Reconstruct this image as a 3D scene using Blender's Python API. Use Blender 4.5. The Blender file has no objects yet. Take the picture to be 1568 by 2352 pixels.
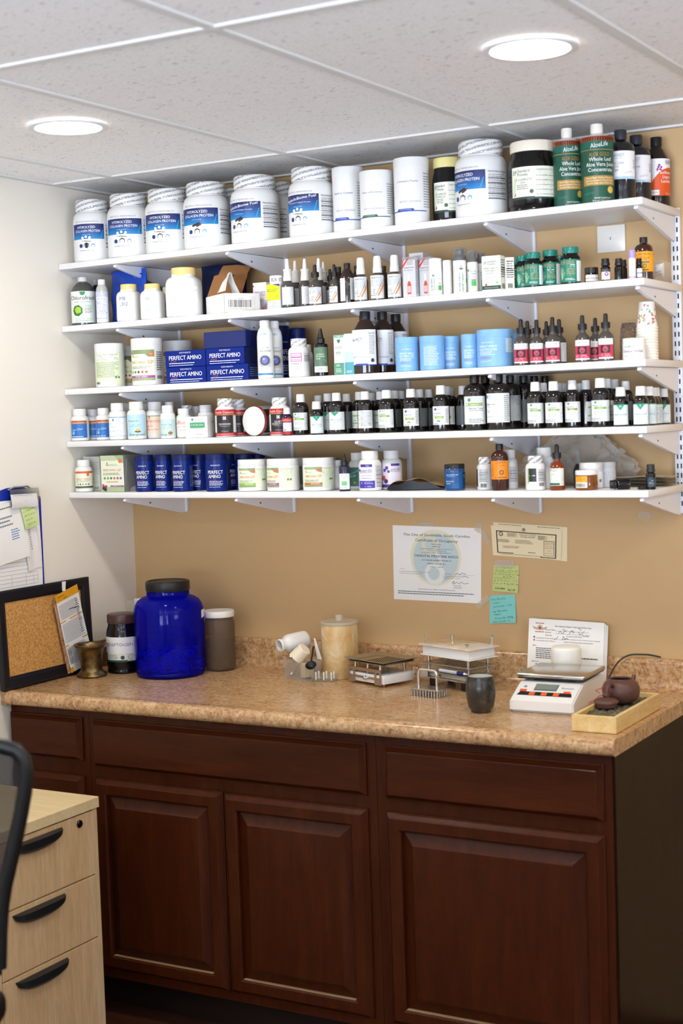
import bpy, bmesh, math, random
from mathutils import Vector, Matrix
rnd = random.Random(7)
PI = math.pi
SC = bpy.context.scene
COL = SC.collection

# ------------------------------------------------------------------ camera
W_, H_ = 1568, 2352
F_ = 3487.9
CAM = Vector((3.0701, -3.979, 1.6927))
FWD = Vector((-0.49649329, 0.86571185, -0.06354059))
RGT = Vector((0.8680364, 0.49538559, -0.03325543))
UPV = Vector((-0.00268747, 0.07166664, 0.99742502))
cam = bpy.data.cameras.new('camera')
cam.sensor_fit = 'HORIZONTAL'; cam.sensor_width = 24.0
cam.lens = F_ / W_ * 24.0
cam.clip_start = 0.05; cam.clip_end = 60
cam.dof.use_dof = True; cam.dof.focus_distance = 4.62; cam.dof.aperture_fstop = 3.6
co = bpy.data.objects.new('camera', cam); COL.objects.link(co)
m3 = Matrix((RGT, UPV, -FWD)).transposed()
co.matrix_world = Matrix.Translation(CAM) @ m3.to_4x4()
SC.camera = co

def ray(u, v):
    return RGT * ((u - W_ / 2) / F_) - UPV * ((v - H_ / 2) / F_) + FWD
def at(u, v, x=None, y=None, z=None):
    """point of the place seen at a spot of the photograph, on a known plane of the room"""
    d = ray(u, v)
    t = (x - CAM.x) / d.x if x is not None else (y - CAM.y) / d.y if y is not None else (z - CAM.z) / d.z
    return CAM + d * t
def depth(p):
    return (Vector(p) - CAM).dot(FWD)
def proj(p):
    d = Vector(p) - CAM; k = d.dot(FWD)
    return (W_ / 2 + F_ * d.dot(RGT) / k, H_ / 2 - F_ * d.dot(UPV) / k)

# ------------------------------------------------------------------ materials
def lin(h):
    h = h.lstrip('#')
    if len(h) == 3: h = ''.join(c * 2 for c in h)
    out = []
    for i in (0, 2, 4):
        c = int(h[i:i + 2], 16) / 255.0
        out.append(c / 12.92 if c <= .04045 else ((c + .055) / 1.055) ** 2.4)
    return (*out, 1.0)
_m = {}
def mat(name, color, rough=.5, metal=0., coat=0., trans=0., ior=1.45, spec=.5, alpha=1., emit=None, estr=0.):
    key = (name, color, rough, metal, coat, trans, alpha)
    if key in _m: return _m[key]
    m = bpy.data.materials.new(name); m.use_nodes = True
    b = m.node_tree.nodes['Principled BSDF']
    b.inputs['Base Color'].default_value = lin(color)
    b.inputs['Roughness'].default_value = rough
    b.inputs['Metallic'].default_value = metal
    b.inputs['Coat Weight'].default_value = coat
    b.inputs['Coat Roughness'].default_value = .08
    b.inputs['Transmission Weight'].default_value = trans
    b.inputs['IOR'].default_value = ior
    b.inputs['Specular IOR Level'].default_value = spec
    b.inputs['Alpha'].default_value = alpha
    if emit:
        b.inputs['Emission Color'].default_value = lin(emit); b.inputs['Emission Strength'].default_value = estr
    _m[key] = m
    return m
def ink(h): return mat('print_' + h, h, .42)
def plastic(h, r=.32): return mat('plastic_' + h, h, r)
def gloss(h): return mat('gloss_' + h, h, .08, coat=.3)
def nodes(m):
    return m.node_tree.nodes, m.node_tree.links, m.node_tree.nodes['Principled BSDF']
def ramp(nt, stops):
    r = nt.nodes.new('ShaderNodeValToRGB'); e = r.color_ramp.elements
    while len(e) < len(stops): e.new(.5)
    for k, (p, c) in enumerate(stops):
        e[k].position = p; e[k].color = lin(c)
    return r
def noise(nt, scale, detail=4, rough=.6, stretch=(1, 1, 1), dist=0., coord='Object', loc=(0, 0, 0)):
    tc = nt.nodes.new('ShaderNodeTexCoord'); mp = nt.nodes.new('ShaderNodeMapping')
    mp.inputs['Scale'].default_value = stretch; mp.inputs['Location'].default_value = loc
    n = nt.nodes.new('ShaderNodeTexNoise')
    n.inputs['Scale'].default_value = scale; n.inputs['Detail'].default_value = detail
    n.inputs['Roughness'].default_value = rough; n.inputs['Distortion'].default_value = dist
    nt.links.new(tc.outputs[coord], mp.inputs[0]); nt.links.new(mp.outputs[0], n.inputs['Vector'])
    return n
def bump(nt, src, strength, distance=.001):
    b = nt.nodes.new('ShaderNodeBump'); b.inputs['Strength'].default_value = strength; b.inputs['Distance'].default_value = distance
    nt.links.new(src, b.inputs['Height']); nt.links.new(b.outputs[0], nt.nodes['Principled BSDF'].inputs['Normal'])
def mixc(nt, fac, a, b, mode='MIX'):
    m = nt.nodes.new('ShaderNodeMix'); m.data_type = 'RGBA'; m.blend_type = mode
    for s, v in ((0, fac), (6, a), (7, b)):
        if isinstance(v, (int, float)): m.inputs[s].default_value = v
        elif isinstance(v, tuple): m.inputs[s].default_value = v
        else: nt.links.new(v, m.inputs[s])
    return m.outputs[2]
def painted(name, color, rough=.6, bs=.15, scale=180):
    m = mat(name, color, rough); nt = m.node_tree
    n = noise(nt, scale, 3); bump(nt, n.outputs[0], bs, .0006)
    return m
def wood(name, c1, c2, c3, stretch, rough=.3, coat=.2, scale=6, loc=(0, 0, 0), gm=.35):
    m = mat(name, c2, rough, coat=coat); nt = m.node_tree; b = nt.nodes['Principled BSDF']
    n1 = noise(nt, scale, 6, .62, stretch, .6, loc=loc); n2 = noise(nt, scale * 7, 3, .6, stretch, 0, loc=loc)
    r = ramp(nt, [(.3, c1), (.5, c2), (.72, c3)]); nt.links.new(n1.outputs[0], r.inputs[0])
    r2 = ramp(nt, [(.42, '#8a8a8a'), (.6, '#ffffff')]); nt.links.new(n2.outputs[0], r2.inputs[0])
    nt.links.new(mixc(nt, gm, r.outputs[0], r2.outputs[0], 'MULTIPLY'), b.inputs['Base Color'])
    bump(nt, n2.outputs[0], .05, .0006)
    return m

WHITE = '#f3f3f0'
M_wallback = painted('tan_wall_paint', '#caa878', .55)
M_wallleft = painted('cream_wall_paint', '#efe9dc', .55)
M_wallwhite = painted('white_wall_paint', '#ece7dc', .6)
M_shelf = mat('white_melamine', '#e8e8e7', .35)
M_bracket = mat('white_powder_coat', '#e9ebf2', .35)
M_dark = mat('dark_slot', '#17181c', .6)
M_cab = wood('cherry_wood', '#3c1705', '#451c07', '#4e230a', (1, 8, 9), .4, .05, 4, gm=.22)
M_cabv = wood('cherry_wood_upright', '#3c1705', '#451c07', '#4e230a', (9, 8, 1), .4, .05, 4, gm=.22)
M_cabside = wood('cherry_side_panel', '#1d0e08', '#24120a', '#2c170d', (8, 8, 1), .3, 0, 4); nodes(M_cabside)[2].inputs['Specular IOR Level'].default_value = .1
for m_ in (M_cab, M_cabv): nodes(m_)[2].inputs['Specular IOR Level'].default_value = .22
M_toe = mat('toe_kick_black', '#1a0c07', .5)
M_maple = wood('maple_laminate', '#d8b181', '#dfbc8e', '#e6c9a0', (9, 9, .8), .42, .05, 3, gm=.16)
M_mapleh = wood('maple_laminate_top', '#e0c592', '#e6ce9f', '#ebd7ae', (1, 9, 9), .42, .05, 3, gm=.12)
M_floor = wood('floor_boards', '#3a2015', '#45281b', '#503023', (1, 9, 1), .35, .2, 4)

def ceiling_mat():
    m = mat('ceiling_tile', '#f4f4f3', .85); nt = m.node_tree; b = nt.nodes['Principled BSDF']
    n = noise(nt, 105, 2, .55, (.55, 1.6, 1), .5); n2 = noise(nt, 260, 2, .5, (.8, 1.4, 1))
    r = ramp(nt, [(.29, '#aaa49c'), (.345, '#f8f8f7')]); nt.links.new(n.outputs[0], r.inputs[0])
    r2 = ramp(nt, [(.30, '#dcd9d4'), (.40, '#ffffff')]); nt.links.new(n2.outputs[0], r2.inputs[0])
    nt.links.new(mixc(nt, .9, r.outputs[0], r2.outputs[0], 'MULTIPLY'), b.inputs['Base Color'])
    bump(nt, n.outputs[0], .5, .002)
    return m
M_ceil = ceiling_mat()
M_tbar = mat('ceiling_grid_enamel', '#dededb', .5)

def laminate():
    m = mat('granite_laminate', '#b98f63', .24, coat=.15); nt = m.node_tree; b = nt.nodes['Principled BSDF']
    n1 = noise(nt, 16, 5, .68, (1, 1.6, 1), 1.2); n2 = noise(nt, 75, 4, .7, (1, 1.5, 1), .6); n3 = noise(nt, 160, 2, .6)
    r1 = ramp(nt, [(.30, '#8c5f3c'), (.45, '#ab7d52'), (.58, '#c39b6d'), (.75, '#d4b487')]); nt.links.new(n1.outputs[0], r1.inputs[0])
    r2 = ramp(nt, [(.32, '#5d3620'), (.44, '#b48a60'), (.6, '#d6b98e'), (.72, '#e6d2b4')]); nt.links.new(n2.outputs[0], r2.inputs[0])
    c = mixc(nt, .55, r1.outputs[0], r2.outputs[0])
    r3 = ramp(nt, [(.3, '#7d5a44'), (.42, '#ffffff')]); nt.links.new(n3.outputs[0], r3.inputs[0])
    nt.links.new(mixc(nt, .55, c, r3.outputs[0], 'MULTIPLY'), b.inputs['Base Color'])
    return m
M_counter = laminate()

def seal_mat():
    """white shrink seal printed with slanting rows of small dark lettering"""
    m = mat('printed_seal', '#e8e8e5', .35); nt = m.node_tree; b = nt.nodes['Principled BSDF']
    tc = nt.nodes.new('ShaderNodeTexCoord'); sp = nt.nodes.new('ShaderNodeSeparateXYZ'); nt.links.new(tc.outputs['Object'], sp.inputs[0])
    def mth(op, a, c=None):
        n = nt.nodes.new('ShaderNodeMath'); n.operation = op
        for i, v in enumerate((a, c)):
            if v is None: continue
            if isinstance(v, (int, float)): n.inputs[i].default_value = v
            else: nt.links.new(v, n.inputs[i])
        return n.outputs[0]
    ang = mth('ARCTAN2', sp.outputs[1], sp.outputs[0])
    ph = mth('ADD', mth('MULTIPLY', sp.outputs[2], 430.), mth('MULTIPLY', ang, -5.))
    row = mth('GREATER_THAN', mth('SINE', ph), .15)
    cell = mth('GREATER_THAN', mth('SINE', mth('ADD', mth('MULTIPLY', ang, 120.), mth('MULTIPLY', ph, 1.7))), -.35)
    nz = noise(nt, 260, 1, .5)
    k = mth('MULTIPLY', mth('MULTIPLY', row, cell), mth('GREATER_THAN', nz.outputs[0], .42))
    nt.links.new(mixc(nt, k, lin('#e8e8e5'), lin('#4a4b50')), b.inputs['Base Color'])
    return m
M_seal = seal_mat()

def speckle(name, c1, c2, c3, scale, rough=.6, coat=0.):
    m = mat(name, c2, rough, coat=coat); nt = m.node_tree
    n = noise(nt, scale, 4, .7); r = ramp(nt, [(.35, c1), (.5, c2), (.66, c3)])
    nt.links.new(n.outputs[0], r.inputs[0]); nt.links.new(r.outputs[0], nt.nodes['Principled BSDF'].inputs['Base Color'])
    bump(nt, n.outputs[0], .2, .0006)
    return m
def clear(name, h, fac, rough=.06, body='#f0efec', tint=None):
    """thin clear plastic or glass: lets light straight through, tinted, under a glossy skin"""
    m = mat(name, body, rough); nt = m.node_tree; b = nt.nodes['Principled BSDF']; o = nt.nodes['Material Output']
    tr = nt.nodes.new('ShaderNodeBsdfTransparent'); tr.inputs[0].default_value = lin(h); mx = nt.nodes.new('ShaderNodeMixShader'); mx.inputs[0].default_value = fac
    nt.links.new(b.outputs[0], mx.inputs[1]); nt.links.new(tr.outputs[0], mx.inputs[2]); nt.links.new(mx.outputs[0], o.inputs[0]); return m
M_cork = speckle('cork', '#a87436', '#c6924f', '#d8ab69', 150, .8)
M_steel = mat('stainless_steel', '#c9c5bd', .22, metal=1.)
M_chrome = mat('chrome', '#d8d8d8', .08, metal=1.)
M_brass = speckle('old_brass', '#4c3a1c', '#77603a', '#8f8268', 22, .35); nodes(M_brass)[2].inputs['Metallic'].default_value = .9
M_glass = mat('clear_glass', '#f4f6f2', .03, trans=1., ior=1.45)
M_acrylic = clear('clear_acrylic', '#f6f6f3', .89)
M_dusty = clear('dusty_acrylic', '#efe9dc', .50, .3, '#ded5c2')
M_blueglass = clear('cobalt_plastic', '#3a46ff', .70, .05, '#0912a8')
M_black = mat('black_plastic', '#131315', .38)
M_blackfine = mat('black_gloss', '#0b0b0c', .12)
M_amber = mat('brown_bottle_glass', '#2a1a10', .06, coat=.4)
M_amberlit = mat('amber_glass', '#7a3208', .05, coat=.4)
M_darkglass = mat('dark_bottle_glass', '#15100d', .06, coat=.4)
M_navyglass = mat('dark_navy_glass', '#11131c', .07, coat=.4)
M_smoke = mat('dusty_dark_glass', '#4a4540', .14, coat=.3)
M_film = clear('clear_film', '#faf8f4', .90, .12)

# ------------------------------------------------------------------ mesh building
class MB:
    def __init__(s): s.v = []; s.f = []; s.m = []; s.mats = []
    def mi(s, m):
        if m not in s.mats: s.mats.append(m)
        return s.mats.index(m)
    def add(s, vs, fs, m, M=None):
        b = len(s.v); i = s.mi(m)
        s.v += [tuple(M @ Vector(p)) for p in vs] if M else [tuple(p) for p in vs]
        s.f += [tuple(b + k for k in f) for f in fs]; s.m += [i] * len(fs)
    def box(s, lo, hi, m, bev=0., M=None, seg=2):
        x0, y0, z0 = lo; x1, y1, z1 = hi
        if bev <= 0:
            vs = [(x0, y0, z0), (x1, y0, z0), (x1, y1, z0), (x0, y1, z0), (x0, y0, z1), (x1, y0, z1), (x1, y1, z1), (x0, y1, z1)]
            fs = [(0, 3, 2, 1), (4, 5, 6, 7), (0, 1, 5, 4), (1, 2, 6, 5), (2, 3, 7, 6), (3, 0, 4, 7)]
            s.add(vs, fs, m, M); return
        bm = bmesh.new(); bmesh.ops.create_cube(bm, size=1)
        for v in bm.verts:
            v.co = Vector(((x0 + x1) / 2 + v.co.x * (x1 - x0), (y0 + y1) / 2 + v.co.y * (y1 - y0), (z0 + z1) / 2 + v.co.z * (z1 - z0)))
        bmesh.ops.bevel(bm, geom=bm.edges[:], offset=min(bev, .49 * min(x1 - x0, y1 - y0, z1 - z0)), segments=seg, affect='EDGES', profile=.5)
        bm.verts.index_update()
        s.add([v.co for v in bm.verts], [[v.index for v in f.verts] for f in bm.faces], m, M); bm.free()
    def lathe(s, prof, m, n=40, M=None, sq=2., knurl=0, kd=0., kz=None, R=1., Hh=1.):
        vs = []; fs = []; rings = []
        for r, z in prof:
            r *= R; z *= Hh
            if r < 1e-6:
                rings.append([len(vs)]); vs.append((0, 0, z)); continue
            ring = []
            for k in range(n):
                a = 2 * PI * k / n; rr = r
                if sq != 2.:
                    rr = r / ((abs(math.cos(a)) ** sq + abs(math.sin(a)) ** sq) ** (1 / sq))
                if knurl and (kz is None or kz[0] * Hh <= z <= kz[1] * Hh): rr *= 1 - kd * (k % 2)
                ring.append(len(vs)); vs.append((rr * math.cos(a), rr * math.sin(a), z))
            rings.append(ring)
        for a, b in zip(rings, rings[1:]):
            for k in range(n):
                k2 = (k + 1) % n
                if len(a) == 1 and len(b) == 1: break
                if len(a) == 1: fs.append((a[0], b[k2], b[k]))
                elif len(b) == 1: fs.append((a[k], a[k2], b[0]))
                else: fs.append((a[k], a[k2], b[k2], b[k]))
        s.add(vs, fs, m, M)
    def prism(s, poly, z0, z1, m, M=None):
        n = len(poly)
        vs = [(x, y, z0) for x, y in poly] + [(x, y, z1) for x, y in poly]
        fs = [tuple(reversed(range(n))), tuple(range(n, 2 * n))] + [(k, (k + 1) % n, n + (k + 1) % n, n + k) for k in range(n)]
        s.add(vs, fs, m, M)
    def tube(s, pts, r, m, n=8, cap=True, M=None, closed=False):
        pts = [Vector(p) for p in pts]; N = len(pts); rs = r if isinstance(r, (list, tuple)) else [r] * N
        vs = []; fs = []; up = None
        for i, p in enumerate(pts):
            a = pts[i - 1] if i > 0 or closed else p; b = pts[(i + 1) % N] if i < N - 1 or closed else p
            t = (b - a).normalized()
            if up is None: up = t.orthogonal().normalized()
            up = (up - t * up.dot(t)).normalized(); w = t.cross(up)
            for k in range(n):
                q = 2 * PI * k / n; vs.append(p + (up * math.cos(q) + w * math.sin(q)) * rs[i])
        for i in range(N if closed else N - 1):
            j = (i + 1) % N
            for k in range(n):
                k2 = (k + 1) % n; fs.append((i * n + k, i * n + k2, j * n + k2, j * n + k))
        if cap and not closed:
            fs.append(tuple(reversed(range(n)))); fs.append(tuple((N - 1) * n + k for k in range(n)))
        s.add(vs, fs, m, M)
    def grid(s, fn, nu, nv, m, thick=0., M=None):
        """sheet through fn(u,v), u,v in 0..1; a thickness closes it into a solid"""
        g = [[Vector(fn(i / nu, j / nv)) for j in range(nv + 1)] for i in range(nu + 1)]
        vs = [p for row in g for p in row]; w = nv + 1; fs = []
        for i in range(nu):
            for j in range(nv): fs.append((i * w + j, (i + 1) * w + j, (i + 1) * w + j + 1, i * w + j + 1))
        if thick:
            o = len(vs); nr = []
            for i in range(nu + 1):
                for j in range(nv + 1):
                    a = g[min(i + 1, nu)][j] - g[max(i - 1, 0)][j]; b = g[i][min(j + 1, nv)] - g[i][max(j - 1, 0)]
                    k = a.cross(b); nr.append(k.normalized() if k.length > 1e-12 else Vector((0, 0, 1)))
            vs = vs + [p - q * thick for p, q in zip(vs, nr)]
            fs += [tuple(o + k for k in reversed(f)) for f in fs[:]]
            bd = [i * w for i in range(nu + 1)] + [nu * w + j for j in range(1, nv + 1)] + [i * w + nv for i in range(nu - 1, -1, -1)] + [j for j in range(nv - 1, 0, -1)]
            for a, b in zip(bd, bd[1:] + bd[:1]): fs.append((b, a, o + a, o + b))
        s.add(vs, fs, m, M)
    def build(s, name, parent=None, loc=None, rz=0., smooth=35):
        me = bpy.data.meshes.new(name); me.from_pydata(s.v, [], s.f); me.update()
        for m in s.mats: me.materials.append(m)
        me.polygons.foreach_set('material_index', s.m)
        if smooth:
            me.polygons.foreach_set('use_smooth', [True] * len(me.polygons))
            me.set_sharp_from_angle(angle=math.radians(smooth))
        o = bpy.data.objects.new(name, me); COL.objects.link(o)
        if parent is not None: o.parent = parent
        if loc is not None: o.location = loc
        if rz: o.rotation_euler = (0, 0, rz)
        return o
def tag(o, label, cat, group=None):
    o['label'] = label; o['category'] = cat
    if group: o['group'] = group
    return o
def thing(name, label, cat, loc=(0, 0, 0), rz=0., group=None):
    o = bpy.data.objects.new(name, None); COL.objects.link(o); o.empty_display_size = .05
    o.location = loc; o.rotation_euler = (0, 0, rz)
    return tag(o, label, cat, group)
def struct(o): o['kind'] = 'structure'; return o
def bez(p0, p1, p2, n=8):
    return [Vector(p0) * (1 - t) ** 2 + Vector(p1) * 2 * t * (1 - t) + Vector(p2) * t * t for t in [k / n for k in range(n + 1)]]
def frame(origin, ex, ey):
    """matrix whose x,y axes run along ex, ey"""
    ex = Vector(ex).normalized(); ey = Vector(ey); ey = (ey - ex * ey.dot(ex)).normalized(); ez = ex.cross(ey)
    return Matrix.Translation(origin) @ Matrix((ex, ey, ez)).transposed().to_4x4()

# ------------------------------------------------------------------ lettering and printed marks
_glyph = {}
def glyphs(t):
    if t not in _glyph:
        c = bpy.data.curves.new('lettering', 'FONT'); c.body = t; c.resolution_u = 2; c.fill_mode = 'FRONT'
        o = bpy.data.objects.new('lettering', c)
        COL.objects.link(o)
        me = bpy.data.meshes.new_from_object(o)
        vs = [(v.co.x, v.co.y) for v in me.vertices]; fs = [tuple(p.vertices) for p in me.polygons]
        if vs:
            x0 = min(p[0] for p in vs); x1 = max(p[0] for p in vs)
            vs = [(p[0] - (x0 + x1) / 2, p[1]) for p in vs]
            _glyph[t] = (vs, fs, x1 - x0)
        else: _glyph[t] = ([], [], 1)
        COL.objects.unlink(o); bpy.data.objects.remove(o); bpy.data.curves.remove(c); bpy.data.meshes.remove(me)
    return _glyph[t]

def marks(mb, design, fmap, tm, hm, seed=0, curved=False):
    """print a design on a surface: fmap(t,h,lift) gives the point, tm / hm metres per unit of t / h"""
    rr = random.Random(seed); lay = 0
    for e in design:
        lay += 1; k = e[0]; off = .00022 + .00006 * min(lay, 12)
        if k == 'B':                                   # block of colour
            _, t0, t1, h0, h1, c = e; n = max(1, math.ceil(abs(t1 - t0) / 4)) if curved else 1
            vs = []; fs = []
            for i in range(n + 1):
                t = t0 + (t1 - t0) * i / n; vs += [fmap(t, h0, off), fmap(t, h1, off)]
            for i in range(n): fs.append((2 * i, 2 * i + 2, 2 * i + 3, 2 * i + 1))
            mb.add(vs, fs, c if not isinstance(c, str) else ink(c))
        elif k == 'T':                                 # lettering; cap height as a fraction of h, optional width in t
            _, tx, tc, hc, sz, c = e[:6]; w = e[6] if len(e) > 6 else None; slant = e[7] if len(e) > 7 else 0.
            vs, fs, ww = glyphs(tx); s = sz * hm / .73
            sx = (w * tm / ww) if w else s
            off += (s * .85) ** 2 / (8 * tm * 57.3) if curved else 0
            mb.add([fmap(tc + p[0] * sx / tm, hc + ((p[1] - .36) * s + slant * p[0] * sx) / hm, off) for p in vs], fs, ink(c))
        elif k == 'V':                                 # upright lettering reading upwards
            _, tx, tc, hc, sz, c = e[:6]; vs, fs, ww = glyphs(tx); s = sz * tm / .73
            sy = (e[6] * hm / ww) if len(e) > 6 else s
            mb.add([fmap(tc - (p[1] - .36) * s / tm, hc + p[0] * sy / hm, off) for p in vs], fs, ink(c))
        elif k == 'L':                                 # lines of lettering too small to read
            _, t0, t1, h0, h1, n, c = e; dh = (h1 - h0) / n; vs = []; fs = []
            for i in range(n):
                hh = h1 - dh * (i + .7); t = t0; end = t1 - rr.random() * .25 * (t1 - t0)
                while t < end:
                    w = min(.009, dh * hm * (.8 + 2.2 * rr.random())) / tm; w = min(w, end - t); b = len(vs)
                    m_ = max(1, int(w * tm / .007))
                    vs += [fmap(t, hh, off), fmap(t + w, hh, off), fmap(t + w, hh + dh * .4, off), fmap(t, hh + dh * .4, off)]
                    fs.append((b, b + 1, b + 2, b + 3)); t += w + min(.0012, dh * hm * .4) / tm
            mb.add(vs, fs, ink(c))
        elif k in 'DP' and curved:                     # wide outlines follow the curve in upright strips
            if k == 'D':
                _, tc, hc, r, c = e[:5]; n = e[5] if len(e) > 5 else 16; ph = PI / n if n < 8 else 0
                pts = [(tc + r * hm * math.cos(2 * PI * q / n + ph) / tm, hc + r * math.sin(2 * PI * q / n + ph)) for q in range(n)]
            else: _, pts, c = e
            ta = min(p[0] for p in pts); tb = max(p[0] for p in pts); n = max(2, int((tb - ta) / 7) + 1)
            cuts = sorted(set([ta + (tb - ta) * q / n for q in range(n + 1)] + [p[0] for p in pts])); vs = []; fs = []
            def span(t):
                hs = []
                for (xa, ya), (xb, yb) in zip(pts, pts[1:] + pts[:1]):
                    if min(xa, xb) <= t <= max(xa, xb): hs += [ya, yb] if abs(xa - xb) < 1e-9 else [ya + (yb - ya) * (t - xa) / (xb - xa)]
                return (min(hs), max(hs)) if hs else (0, 0)
            for u, w in zip(cuts, cuts[1:]):
                if w - u < 1e-6: continue
                a0, a1 = span(u + 1e-6); b0, b1 = span(w - 1e-6); b = len(vs)
                vs += [fmap(u, a0, off), fmap(w, b0, off), fmap(w, b1, off), fmap(u, a1, off)]; fs.append((b, b + 1, b + 2, b + 3))
            mb.add(vs, fs, ink(c))
        elif k == 'D':                                 # disc or many-sided badge
            _, tc, hc, r, c = e[:5]; n = e[5] if len(e) > 5 else 16; hr = r * hm; ph = PI / n if n < 8 else 0
            mb.add([fmap(tc + hr * math.cos(2 * PI * q / n + ph) / tm, hc + r * math.sin(2 * PI * q / n + ph), off) for q in range(n)], [tuple(range(n))], ink(c))
        elif k == 'P':                                 # filled outline
            _, pts, c = e; mb.add([fmap(t, h, off) for t, h in pts], [tuple(range(len(pts)))], ink(c))
        elif k == 'Q':                                 # stroke through points, width as fraction of h
            _, pts, w, c = e; vs = []; fs = []
            for (ta, ha), (tb, hb) in zip(pts, pts[1:]):
                dx = (tb - ta) * tm; dy = (hb - ha) * hm; q = math.hypot(dx, dy) or 1; nx = -dy / q * w * hm / 2; ny = dx / q * w * hm / 2; b = len(vs)
                vs += [fmap(ta + nx / tm, ha + ny / hm, off), fmap(ta - nx / tm, ha - ny / hm, off), fmap(tb - nx / tm, hb - ny / hm, off), fmap(tb + nx / tm, hb + ny / hm, off)]
                fs.append((b, b + 1, b + 2, b + 3))
            mb.add(vs, fs, ink(c))
        elif k == 'S':                                 # bar code
            _, t0, t1, h0, h1, c = e; t = t0; vs = []; fs = []
            while t < t1:
                w = (t1 - t0) * rr.choice((.012, .02, .035)); b = len(vs)
                vs += [fmap(t, h0, off), fmap(min(t + w, t1), h0, off), fmap(min(t + w, t1), h1, off), fmap(t, h1, off)]; fs.append((b, b + 1, b + 2, b + 3)); t += w + (t1 - t0) * rr.choice((.015, .03))
            mb.add(vs, fs, ink(c))

def round_label(design, R, H, parent, name='label', seed=0, hb=1.):
    mb = MB()
    def fm(t, h, off):
        a = math.radians(t); r = R + off
        return (r * math.sin(a), -r * math.cos(a), h * H)
    marks(mb, design, fm, R * PI / 180, H, seed, True)
    if mb.v: return mb.build(name, parent, smooth=0)
def flat_label(design, M, hw, H, parent, name='label', seed=0, lift=0.):
    """printed on the plane of M (x across, y up); t runs -1..1 over 2*hw, h 0..1 over H"""
    mb = MB()
    marks(mb, design, lambda t, h, off: tuple(M @ Vector((t * hw, h * H, off + lift))), hw, H, seed)
    if mb.v: return mb.build(name, parent, smooth=0)
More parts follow.
